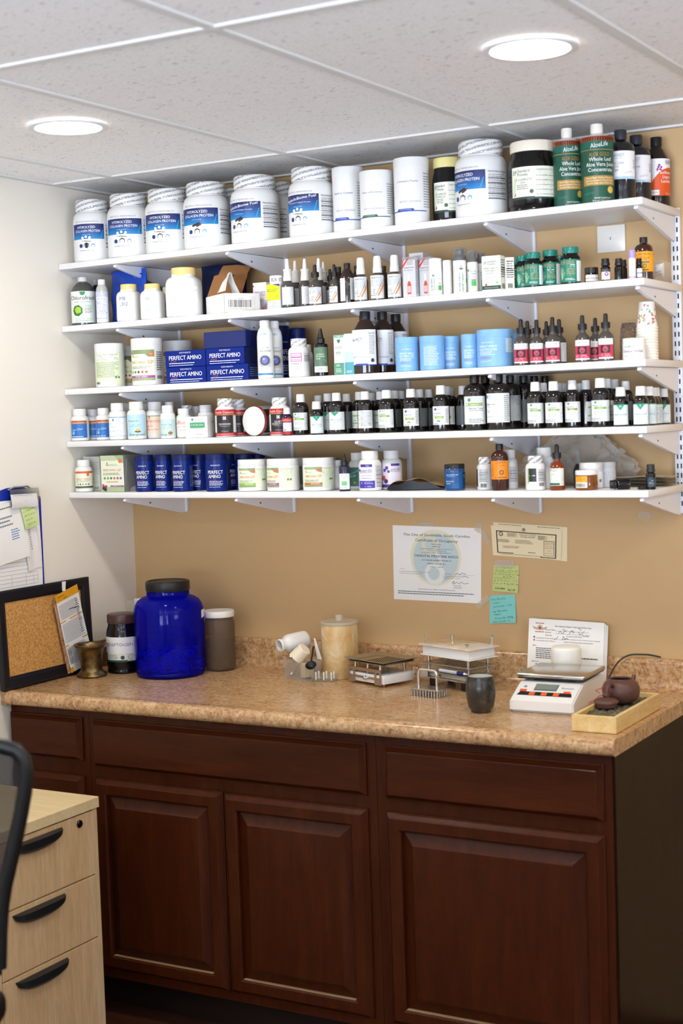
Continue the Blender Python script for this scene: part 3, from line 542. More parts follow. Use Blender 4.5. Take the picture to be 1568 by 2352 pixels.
def REDL(word):
    return [('B', -60, 62, .05, .47, '#ece9ec'), ('T', word, 0, .415, .038, '#6a6280', 70, .1), ('L', -44, 44, .355, .385, 1, '#8d8696'), ('B', -60, 62, .08, .345, '#c23a52'), ('B', -34, 34, .17, .33, '#33161f'), ('D', 0, .25, .062, '#b0455a', 9), ('D', 0, .235, .03, '#7a2a3c', 8), ('L', -50, 50, .095, .155, 2, '#e8b8c2')]
REDSIDE = [('B', -60, 70, .05, .47, '#dfe0e4'), ('L', -54, 64, .07, .45, 11, '#77797f')]
SALVE = [('P', [(-50, .57), (-28, .64), (-22, .57)], '#3a9a6a'), ('B', -52, 6, .58, .635, '#9fd0c4'), ('D', -20, .61, .035, '#d05a80'), ('T', 'Chinese Herbal', -6, .40, .13, '#7a3a5c', 104), ('T', 'HEALING   SALVE', -6, .17, .06, '#8d7684', 90)]
def OPT(w): return [('B', -66, 56, .09, .62, '#2c6fb8'), ('B', -66, 56, .53, .59, '#c9763c'), ('T', 'Happy Orchard', -6, .56, .03, '#fff0e0', 76), ('B', -66, 56, .59, .63, '#a8632c'), ('T', w, -10, .36, .07, '#bfe0f4', 70, .15), ('D', -40, .24, .05, '#8cc2e8'), ('L', -56, 40, .10, .16, 1, '#dceaf6'), ('B', 58, 92, .10, .62, '#d8e0e8'), ('L', 60, 90, .12, .60, 9, '#8a94a0')]
HERBW = [('B', -70, 70, .08, .62, '#eef3f5'), ('B', -70, 70, .60, .62, '#5aa0d8'), ('Q', [(-30, .50), (-22, .56), (-30, .56), (-22, .50), (-26, .58)], .014, '#5a5d62'), ('B', -60, 40, .42, .47, '#d9e7ee'), ('T', 'Gan Zhi', -22, .36, .045, '#9aa6ae', 44, .12), ('L', -50, 30, .22, .26, 1, '#9aa6ae'), ('B', -62, 64, .09, .105, '#9cc4d8')]
EVERG = [('B', -70, 80, .08, .66, '#b9dbe6'), ('L', -54, 30, .56, .62, 1, '#7da4b8'), ('T', 'Dissolve KS', -18, .49, .045, '#4f6a78', 62), ('L', -40, 36, .33, .40, 2, '#8ab0c0'), ('D', 10, .22, .058, '#d8902c'), ('D', 10, .24, .035, '#e9c23c'), ('B', -8, 28, .19, .215, '#3a3630'), ('T', 'Evergreen', 6, .13, .06, '#3a5a50', 96), ('P', [(40, .10), (78, .10), (78, .30), (60, .22)], '#a9d0c4')]
TANG = [('B', -72, 80, .08, .58, '#c3dfe0'), ('T', 'Shu Xue Tang', -6, .42, .05, '#5f7a80', 84), ('L', -50, 44, .28, .36, 2, '#8aa8ac'), ('D', 26, .17, .06, '#d8902c'), ('B', 8, 44, .15, .175, '#3a3630'), ('T', 'Evergreen', -10, .12, .06, '#4a6a60', 96)]
PEACH = [('B', -70, 70, .08, .62, '#f2d5c2'), ('B', -70, 70, .605, .63, '#7fae7a'), ('Q', [(-28, .54), (-20, .60), (-28, .60), (-20, .54)], .014, '#5a5046'), ('B', -70, 70, .44, .50, '#e3a183'), ('T', 'Happy Orchard', -4, .47, .04, '#fff4ec', 90), ('T', 'Jin Gui', -20, .35, .05, '#a87a66', 40, .1), ('T', 'Shen Qi Wan', -4, .25, .04, '#b08a78', 74), ('B', -70, 70, .09, .13, '#d8e6ec')]
PEACH2 = [('B', -70, 70, .08, .58, '#f3ece6'), ('B', -70, 70, .46, .54, '#e8c1b2'), ('T', 'KE', -28, .56, .05, '#5a5046', 24), ('T', 'Er Chen', -10, .38, .045, '#9a8a80', 56, .1), ('L', -30, 40, .18, .30, 2, '#c2b6ae')]
HC = [('B', -80, 84, .03, .71, '#232024'), ('B', -80, 84, .585, .71, '#b8282c'), ('T', 'Health Concerns', 0, .64, .062, '#f4dcd0', 118), ('B', -80, 84, .565, .585, '#b08a4a'), ('D', 0, .49, .058, '#e9e1e1', 4), ('Q', [(-8, .50), (0, .46), (8, .50), (0, .53), (-6, .49)], .012, '#b8282c'), ('T', 'NULIGNAN', 0, .335, .052, '#e9e1e1', 66), ('T', 'Dietary Supplement', 0, .28, .024, '#c9c1c1', 56), ('T', '90 Capsules', 0, .15, .026, '#c9c1c1', 38), ('B', -80, 84, .03, .105, '#b8282c'), ('T', 'HERBAL RESEARCH AND TREATMENT', 0, .07, .02, '#f4dcd0', 100), ('B', 52, 98, .115, .555, '#d6d4d2'), ('L', 54, 96, .13, .54, 10, '#5a5658'), ('B', -92, -50, .115, .555, '#d6d4d2')]
HC2 = [e for e in HC if not (e[0] == 'T' and e[1] in ('NULIGNAN', 'Dietary Supplement'))] + [('T', 'QUIET', 0, .37, .052, '#e9e1e1', 44), ('T', 'DIGESTION', 0, .31, .052, '#e9e1e1', 76), ('T', 'Modified Kang Ning', 0, .26, .022, '#c9c1c1', 56)]
REDSM = [('B', -70, 70, .04, .48, '#2c2448'), ('B', -70, 70, .48, .62, '#c02c30'), ('T', 'Health Concerns', 0, .55, .06, '#f4dcd0', 96), ('B', -46, 56, .14, .46, '#e2e2e6'), ('L', -40, 50, .24, .44, 5, '#8a8a94'), ('D', -22, .19, .04, '#d08a8a'), ('B', -70, 70, .03, .12, '#b8282c')]
def MARCO(word, c='#8fb04e', badge='#2f9a6a', d=None):
    return [('B', -64, 70, .115, .545, '#e2e6e4'), ('D', -26, .505, .026, badge, 10), ('T', 'MARCO', 2, .515, .024, '#6a8a7c', 32), ('T', 'PHARMA', 2, .485, .02, '#8aa89a', 32), ('T', word, -12, .44, .036, '#4a4f50', 56), ('B', -34, 40, .365, .41, c), ('T', 'Nestmann', 2, .387, .024, '#eef6e2', 34), ('L', -34, 34, .25, .33, 3, '#a9b09a'), ('L', -56, 20, .13, .19, 2, '#7a807c'), ('B', 44, 70, .125, .53, '#dde2e0'), ('L', 46, 69, .14, .52, 10, '#8a9290')]
MBACK = [('B', -60, 64, .12, .545, '#e3e6e6'), ('B', -32, 52, .17, .53, '#cfd3d3'), ('L', -29, 49, .18, .52, 11, '#5f6567'), ('L', -56, -36, .2, .5, 6, '#8a9290')]
def MEDIN(word, c='#5a6ac0'):
    return [('B', -64, 68, .14, .545, '#e4e8e8'), ('D', -34, .48, .03, '#3a4a8a', 10), ('T', 'MARCO', -8, .48, .026, '#5a6a9a', 30), ('T', word, -20, .40, .036, c, 52), ('L', -46, 30, .345, .365, 1, '#9aa2a4'), ('B', -40, 24, .28, .33, '#9ab84a'), ('T', 'Nestmann', -8, .305, .026, '#eef6e2', 34), ('Q', [(-22, .21), (-10, .24), (-2, .20)], .018, '#6a5a3c'), ('L', -50, 0, .15, .18, 1, '#7a807c'), ('L', 36, 66, .18, .5, 8, '#9aa2a4')]
def TRI(word, c='#7c8c9c', num='5'):
    return [('B', -66, 70, .04, .56, '#e2ebe8'), ('B', -66, 70, .54, .56, '#1e9a72'), ('P', [(-34, .555), (34, .555), (0, .40)], '#1e9a72'), ('T', num, 0, .51, .045, '#e6f6ee'), ('T', 'Medinatura', 0, .36, .018, '#9cb0ac', 40), ('T', word, -2, .30, .05, c, 92), ('L', -44, 44, .215, .245, 1, '#a2b4b8'), ('L', -34, 34, .16, .19, 1, '#b4c4c8'), ('T', '1.75 fl oz (50 mL)', 0, .075, .034, '#98b4c4', 88)]
def TRIL(word):
    return [('B', -66, 70, .10, .535, '#dfe8e6'), ('P', [(-40, .53), (20, .53), (-10, .43)], '#1e9a72'), ('T', 'Medinatura', -6, .405, .016, '#9cb0ac', 40), ('T', word, -4, .35, .042, '#84909c', 84), ('L', -44, 44, .275, .31, 1, '#a2b4b8'), ('T', '3.38 fl oz (100 mL)', -4, .135, .03, '#98b4c4', 90)]
FEM = [('B', -64, 66, .11, .62, '#e3e7e8'), ('D', -26, .555, .034, '#3f9a78', 10), ('T', 'MARCO', 14, .575, .03, '#6fae9a', 40), ('T', 'PHARMA', 16, .535, .026, '#8abfae', 44), ('B', -46, 44, .44, .50, '#9ab06a'), ('D', -38, .47, .02, '#e9efd6'), ('T', 'Nestmann', 0, .47, .03, '#eef2de', 46), ('T', 'Female Tonic', 10, .40, .042, '#4d5250', 74), ('L', -24, 50, .345, .37, 1, '#7a807c'), ('T', 'Homeopathic', 2, .325, .022, '#c9cdb4'), ('T', 'Combination', 2, .285, .022, '#c9cdb4'), ('T', 'Medicine', -4, .245, .022, '#c9cdb4'), ('L', -28, 52, .13, .215, 3, '#6d7371')]
FEM2 = [('B', -70, 74, .13, .66, '#e6eaea'), ('D', -60, .60, .034, '#3f9a78', 10), ('T', 'MARCO', -30, .61, .03, '#7ab4a2', 36), ('T', 'PHARMA', -30, .57, .026, '#9accba', 38), ('T', 'Female Tonic', -34, .465, .036, '#4d5250', 60), ('T', 'Homeopathic Combination Medicine', -16, .42, .02, '#a9b0ae', 76), ('T', '%29', -46, .33, .032, '#8a908e'), ('B', -70, 30, .235, .24, '#5fae8a'), ('L', 36, 70, .15, .63, 13, '#858c8c')]
AMSMALL = [('B', -76, 80, .12, .64, '#e6ecd2'), ('B', -76, 80, .58, .645, '#d8642c'), ('D', 34, .54, .05, '#e0703a'), ('T', 'PERFECT AMINO', 0, .40, .06, '#d86a3c', 104), ('L', -50, 50, .30, .36, 2, '#7a8a62')] + [('D', -36 + 18 * k, .24, .026, q) for k, q in enumerate(['#8ca05a', '#3c6a5a', '#d07a3a', '#a87a4a', '#6a5a7a'])] + [('B', -76, 80, .12, .18, '#4f5c3c')]
BALAN = [('B', -62, 62, .05, .47, '#e9ecea'), ('T', 'BALANCE', 0, .42, .03, '#5a8a6a', 56), ('L', -34, 34, .355, .395, 1, '#8a9490'), ('T', 'HERBAL', 0, .335, .018, '#5a605c'), ('B', -28, 24, .15, .265, '#7ec68a'), ('L', -40, 34, .07, .12, 2, '#8a9490')]
ANAN = [('B', -66, 30, .07, .66, '#ece9f2'), ('B', -46, 18, .60, .67, '#4a3890'), ('T', 'Sleep', -6, .635, .028, '#ece9f2'), ('T', 'ananda', -18, .52, .075, '#6f62a0', 68), ('T', 'PROFESSIONAL', -16, .46, .028, '#5a5278', 66), ('T', 'SomniVive', -12, .39, .034, '#6f62a0', 50), ('D', -58, .52, .035, '#4a3890'), ('L', -40, 26, .30, .34, 1, '#8a84a0'), ('B', -60, 30, .07, .255, '#4a3aa4'), ('T', '10', -40, .2, .04, '#fff'.replace('#fff', '#ffffff')), ('L', -24, 22, .17, .23, 2, '#cfc9ea'), ('L', -20, 20, .09, .13, 1, '#cfc9ea')] + nutri(36, 84, .10, .64, '#54505e', 'Supplement')
ANAN2 = [('B', -66, 70, .06, .68, '#dcd6e2'), ('D', -8, .56, .05, '#5a4a90', 8), ('D', -22, .50, .045, '#5a4a90', 8), ('D', 2, .47, .04, '#5a4a90', 8), ('B', 16, 66, .61, .67, '#4a3890'), ('T', 'ananda', 40, .53, .075, '#6f62a0', 50), ('T', 'PROFESSIONAL', 40, .47, .024, '#5a5278', 50), ('D', -30, .30, .07, '#c0484c', 9), ('D', -14, .22, .06, '#4a3a5c', 9), ('B', -66, 70, .06, .14, '#4a3890')]
QUANT = [('B', -60, 54, .08, .72, '#0f4f8a'), ('T', 'QUANTUM', -12, .60, .05, '#cfe6f6', 70), ('L', -40, 20, .52, .55, 1, '#9cc6e6'), ('T', 'METHYLENE', -26, .35, .05, '#d8ecf8', 48), ('T', 'BLUE', -34, .27, .05, '#d8ecf8', 26), ('D', 12, .18, .08, '#1d6fb0', 12), ('D', 12, .18, .055, '#0f4f8a', 12), ('B', 58, 90, .1, .68, '#14263c'), ('L', 60, 88, .12, .66, 9, '#9ab0c4')]
NUTB = [('B', -40, 6, .25, .64, '#2c2d30'), ('B', -46, -38, .2, .64, '#6ab04a'), ('B', -40, 6, .10, .25, '#e9eae8'), ('L', -36, 2, .40, .46, 1, '#d8d8d8')] + nutri(14, 66, .27, .62, '#3a3b3f', 'Supplement Facts') + [('S', 20, 54, .12, .22, '#2c2d30')]
NUTB2 = [('B', -88, -56, .1, .64, '#2c2d30')] + nutri(-40, 30, .26, .64, '#3a3b3f', 'Supplement Facts') + [('S', -30, 16, .08, .2, '#2c2d30')]
LOMA = [('B', -70, 76, .24, .64, '#e8891c'), ('T', 'LOMATIUM', 10, .60, .034, '#4a2c08', 62), ('L', -10, 40, .52, .575, 2, '#6b4208'), ('V', 'EXTRACT', -48, .44, 12, '#6b4208', .26), ('D', 14, .39, .05, '#5c4a12'), ('D', 14, .39, .03, '#d8901c'), ('L', -30, 60, .26, .30, 1, '#6b4208')]
SPDROP = [('B', -66, 56, .10, .48, '#e6e8dc'), ('T', 'SP', -46, .445, .04, '#22382c'), ('T', 'Standard', -10, .452, .026, '#22382c', 40), ('T', 'Process', -12, .42, .026, '#22382c', 36), ('L', -46, 10, .33, .36, 1, '#9ab09a'), ('P', [(-60, .12), (-46, .12), (-42, .30), (-52, .34)], '#cfe6cc'), ('B', -66, 20, .11, .16, '#1f6a58'), ('B', 28, 56, .11, .47, '#dfe1d6'), ('L', 30, 54, .13, .46, 9, '#6a6e66')]
TEALW = [('B', -70, 90, .06, .40, '#e6eaea'), ('B', 20, 90, .06, .62, '#3c8f96'), ('P', [(20, .62), (90, .62), (90, .68), (50, .64)], '#2f7f86')]
TEALB = [('B', -80, 80, .08, .60, '#2c6a5c'), ('P', [(-80, .30), (80, .62), (80, .66), (-80, .36)], '#4c9a86'), ('D', -10, .18, .03, '#c8743a'), ('T', 'Krill', -24, .36, .06, '#cfe6dc', 40, .2)]
AMBJ = [('B', -66, 8, .12, .72, '#ece6d6'), ('B', -66, 8, .40, .72, '#e8a828'), ('L', -60, 4, .48, .68, 4, '#8a6210'), ('S', -58, -2, .16, .34, '#4a4a4c')]
WJAR = [('B', -60, 78, .06, .64, '#e9ebee'), ('L', -48, 30, .52, .62, 2, '#5a6472'), ('L', -40, 40, .16, .44, 6, '#9aa4b0'), ('D', 48, .3, .06, '#6a7a90')]
LABGREY = [('B', -66, 66, .08, .60, '#b9bfc4'), ('L', -56, 56, .12, .56, 9, '#6a7076')]
METHG = [('B', -70, 66, .12, .60, '#5b7a62'), ('B', -70, 66, .075, .20, '#dfe6dd'), ('T', 'ULTIMATE', -4, .45, .032, '#e6eee2', 66), ('T', 'METHYLENE', -2, .405, .032, '#e6eee2', 76), ('T', 'BLUE', -20, .36, .032, '#e6eee2', 32), ('Q', [(-40, .54), (-20, .57), (10, .52), (40, .58)], .01, '#8aa688'), ('Q', [(0, .24), (30, .34), (50, .28)], .012, '#86a284'), ('L', -50, 20, .095, .16, 2, '#7a8a7c')]
GREYCAP = [('B', -64, 66, .10, .58, '#d3d5d7'), ('B', -64, 66, .44, .50, '#8a8f94'), ('L', -50, 50, .14, .40, 6, '#84898e')]
WTAPE = [('B', -60, 70, .08, .66, '#eceae6'), ('P', [(-60, .52), (70, .62), (70, .54), (-60, .44)], '#e07a3a'), ('B', -60, 70, .40, .46, '#5a9ac8'), ('L', -40, 60, .12, .36, 7, '#6a8aa0')]
OILB = [('B', -50, 60, .10, .48, '#31424f'), ('T', 'oil', 10, .36, .06, '#b9ccd8'), ('L', -30, 46, .14, .28, 3, '#b9c6d0')]
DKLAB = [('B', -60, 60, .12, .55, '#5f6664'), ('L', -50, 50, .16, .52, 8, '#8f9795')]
ADAPT = [('B', -70, 66, .20, .62, '#dfe2d4'), ('B', -70, 66, .20, .235, '#1d4035'), ('B', -80, 34, .35, .625, '#ecebe8'), ('T', 'ADAPTOGEN', -18, .50, .055, '#6a76a0', 104), ('D', -4, .28, .035, '#2f4a3a'), ('L', -60, -14, .25, .33, 4, '#7a8276'), ('B', 12, 62, .22, .345, '#cfd3c6'), ('L', 14, 60, .23, .335, 5, '#5a5f58'), ('L', 38, 64, .36, .57, 9, '#6a6e66'), ('T', 'Facts', 50, .59, .026, '#33362f')]
# ------------------------------------------------------------------ shelves
SD = .3212; ST = .018; SL = 1.8543
SZ = [2.1946, 2.0007, 1.8040, 1.6406, 1.4813]
SA = [.0107, .0069, .0031, .0002, -.0011]
def shelf_z(i, x): return SZ[i] + SA[i] * (2 * x / SL - 1)
NTH = ['first', 'second', 'third', 'fourth', 'fifth', 'sixth']
LEVEL = ['topmost', 'second from top', 'middle', 'second from bottom', 'lowest']
for i in range(5):
    mb = MB(); a = SA[i]
    vs = []; bv = .0025
    sl = math.atan(2 * a / SL)
    mb.box((.002, -SD, -ST), (SL, -.004, 0), M_shelf, .0022)
    o = mb.build('wall_shelf', None, (0, 0, SZ[i] - a)); o.rotation_euler = (0, -sl, 0)
    tag(o, f'long white board shelf, the {LEVEL[i]} of the five on the tan wall', 'shelf', 'white board shelves on the tan wall')
BX = [.2179 + .4055 * i for i in range(5)]
ZTOP = 2.21
SPOT = ['next to the cream wall', 'second from the cream wall', 'in the middle of the wall', 'fourth from the cream wall', 'at the open shelf ends']
for k, bx in enumerate(BX):
    mb = MB(); zb = 1.4011
    hw = .0125 if k == 4 else .0075
    mb.box((bx - hw, -.013, zb), (bx + hw, -.0005, ZTOP), M_bracket, .0012)
    sl = MB(); z = zb + .02
    while z < ZTOP - .02 and k == 4:
        for sx in (-.005, .005): sl.box((bx + sx - .0018, -.0134, z), (bx + sx + .0018, -.0129, z + .013), M_dark)
        z += .025
    root = thing('slotted_wall_rail', f'white upright slotted shelf rail {SPOT[k]}', 'shelf rail', (0, 0, 0), 0, 'white slotted shelf rails')
    mb.build('rail', root)
    if k == 4: sl.build('slot_row', root, smooth=0)['label'] = 'dark slots punched in pairs'
for i in range(5):
    for k, bx in enumerate(BX):
        zt = shelf_z(i, bx) - ST - .0012
        mb = MB()
        prof = [(-.0125, 0), (-.312, 0), (-.318, -.004), (-.318, -.008), (-.300, -.013), (-.05, -.060), (-.030, -.0635), (-.0125, -.0635)]
        M = Matrix(((0, 0, 1, bx - .0085), (1, 0, 0, 0), (0, 1, 0, zt), (0, 0, 0, 1)))
        mb.prism(prof, 0, .010, M_bracket, M)
        M2 = Matrix(((0, 0, 1, bx + .0012), (1, 0, 0, 0), (0, 1, 0, zt), (0, 0, 0, 1)))
        mb.prism([(-.2, -.018), (-.192, -.0195), (-.192, -.0235), (-.2, -.022)], 0, .0004, M_dark, M2)
        o = mb.build('shelf_bracket', None, smooth=20)
        tag(o, f'white tapering bracket under the {LEVEL[i]} shelf, {SPOT[k]}', 'shelf bracket', f'brackets under the {LEVEL[i]} shelf')

# ------------------------------------------------------------------ placing containers on the shelves
_done = [[] for _ in range(6)]
def _poly(cx, cy, r, n=20):
    r /= math.cos(PI / n)
    return [(cx + r * math.cos(2 * PI * k / n), cy + r * math.sin(2 * PI * k / n)) for k in range(n)]
def _hit(a, b):
    for P in (a, b):
        for i in range(len(P)):
            ex = P[(i + 1) % len(P)][0] - P[i][0]; ey = P[(i + 1) % len(P)][1] - P[i][1]
            pa = [-ey * x + ex * y for x, y in a]; pb = [-ey * x + ex * y for x, y in b]
            if max(pa) <= min(pb) or max(pb) <= min(pa): return False
    return True
def base_at(sh, x): return shelf_z(sh, x) + .0006 if sh < 5 else .9192

def solve(sh, xl, xr, yt, y):
    """round container seen between two columns of the photograph, its axis at depth y"""
    uc = (xl + xr) / 2; z = base_at(sh, 1); vm = yt + 60
    for _ in range(4):
        p = at(uc, vm, y=y); zc = depth(p)
        R = (xr - xl) / 2 * zc / F_ * math.cos(math.atan(((uc - W_ / 2) / F_)))
        z = base_at(sh, p.x); pb = proj((p.x, y, z)); vm = (yt + pb[1]) / 2
    dx, dy = CAM.x - p.x, CAM.y - y; q = math.hypot(dx, dy); dx /= q; dy /= q
    zt = at(uc, yt, y=y).z; s = 1 if zt > CAM.z else -1
    k = depth((p.x + s * dx * R * .8, y + s * dy * R * .8, zt)) / depth((p.x, y, zt))
    zt = CAM.z + (zt - CAM.z) * k
    return p.x, R, z, zt - z, math.atan2(dy, dx)
def emit(sty, sh, x, y, z, R, H, phi, rot, label, seed):
    S = STY[sty]; kd = KIND[S['k']]
    t = thing(S['n'], label, S['c'], (x, y, z), phi + PI / 2 + math.radians(rot), S.get('g'))
    n = 40 if R > .03 else 28
    for pi, (pn, prof, op) in enumerate(kd['parts']):
        m = S['m'][min(pi, len(S['m']) - 1)]
        mb = MB(); kn = op.get('knurl'); nn = 72 if kn else n
        mb.lathe(prof, m, nn, sq=op.get('sq', 2.), knurl=1 if kn else 0, kd=.025, kz=(prof[1][1] + .001, prof[-3][1]) if kn else None, R=R, Hh=H)
        o = mb.build(pn, t, smooth=40)
        if pi and S.get('capl'): o['label'] = S['capl']
    d = S.get('d')
    if d:
        sq = kd.get('sq', 2.); mb = MB(); Rl = R * kd['lr']
        def fm(tt, h, off):
            a = math.radians(tt); r = Rl
            if sq != 2.: r = r / ((abs(math.sin(a)) ** sq + abs(math.cos(a)) ** sq) ** (1 / sq))
            return ((r + off) * math.sin(a), -(r + off) * math.cos(a), h * H)
        marks(mb, d, fm, Rl * PI / 180, H, seed, True)
        mb.build('label', t, smooth=0)
    return t
def place(sh, items):
    order = sorted(range(len(items)), key=lambda k: items[k][4])
    for k in order:
        sty, xl, xr, yt, d, rot, label = items[k]
        kd = KIND[STY[sty]['k']]; rm = max(r for p in kd['parts'] for r, _ in p[1])
        dd = d
        R0 = (xr - xl) / 2 * 4.5 / F_
        ok = False
        while not ok:
            for f in (1, .985, .97, .955, .94):
                y = -SD + dd + R0 * rm * f
                x, R, z, H, phi = solve(sh, xl, xr, yt, y); R *= f
                P = _poly(x, y, R * rm + .0011)
                lim = y + R * rm > -.004
                ok = lim or not any(_hit(P, q) for q in _done[sh])
                if ok: break
            dd += .002
        if lim:                                        # no room behind: shrink a little where it fits best
            for f in (.95, .9, .85, .8, .75, .7, .62, .55):
                for yy in [-SD + d + R0 * rm * f + .004 * q for q in range(80)]:
                    x, R, z, H, phi = solve(sh, xl, xr, yt, yy); R *= f
                    if yy + R * rm > -.004: break
                    P = _poly(x, yy, R * rm + .0011)
                    if not any(_hit(P, q) for q in _done[sh]): y = yy; lim = False; break
                if not lim: break
            print('NARROWED', sh, label[:60], f, 'fits' if not lim else 'NO')
        _done[sh].append(P)
        if not -.31 < y < 0 or R < .004: print('ODD', label, x, y, R)
        emit(sty, sh, x, y, z, R, H, phi, rot, label, k + sh * 100)
def box_thing(sh, name, cat, group, label, pl, pm, yt, d, rz, dp, m, front=(), side=(), yref=None, top=None, zb=None, back=(), H=None):
    """carton whose front edge runs between two columns of the photograph, turned by rz degrees"""
    y0 = -SD + d; p = at(pl, yt + 40, y=y0); z = base_at(sh, p.x) if zb is None else zb
    vb = proj((p.x, y0, z))[1]; p = at(pl, (vb + yt) / 2, y=y0)
    dr = ray(pm, (vb + yt) / 2); a = math.radians(rz); ex, ey = math.cos(a), math.sin(a)
    # CAM + t*dr = p + s*(ex,ey)
    det = dr.x * (-ey) + ex * dr.y; bx, by = p.x - CAM.x, p.y - CAM.y
    s = (dr.x * by - dr.y * bx) / -(dr.x * ey - dr.y * ex) if False else (bx * dr.y - by * dr.x) / (dr.x * ey - dr.y * ex)
    w = s; Hh = H if H else at(pl, yt, y=y0).z - z
    t = thing(name, label, cat, (p.x, y0, z), a, group)
    mb = MB(); mb.box((0, 0, 0), (w, dp, Hh), m, .0012, seg=1); mb.build('carton', t)
    if front: flat_label(front, frame((w / 2, 0, 0), (1, 0, 0), (0, 0, 1)), w / 2, Hh, t, 'print', hash(label) % 97 if False else len(label))
    if side: flat_label(side, frame((w, dp / 2, 0), (0, 1, 0), (0, 0, 1)), dp / 2, Hh, t, 'side_print', len(label))
    P = [(p.x + ex * q - ey * r, p.y + ey * q + ex * r) for q, r in ((0, 0), (w, 0), (w, dp), (0, dp))]
    _done[sh].append(P)
    return t, w, Hh, z, (p.x, y0)
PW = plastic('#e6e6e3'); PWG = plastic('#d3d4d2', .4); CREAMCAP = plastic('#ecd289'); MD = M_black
def S_(k, n, c, g, m, d=None, capl=None): return dict(k=k, n=n, c=c, g=g, m=m, d=d, capl=capl)
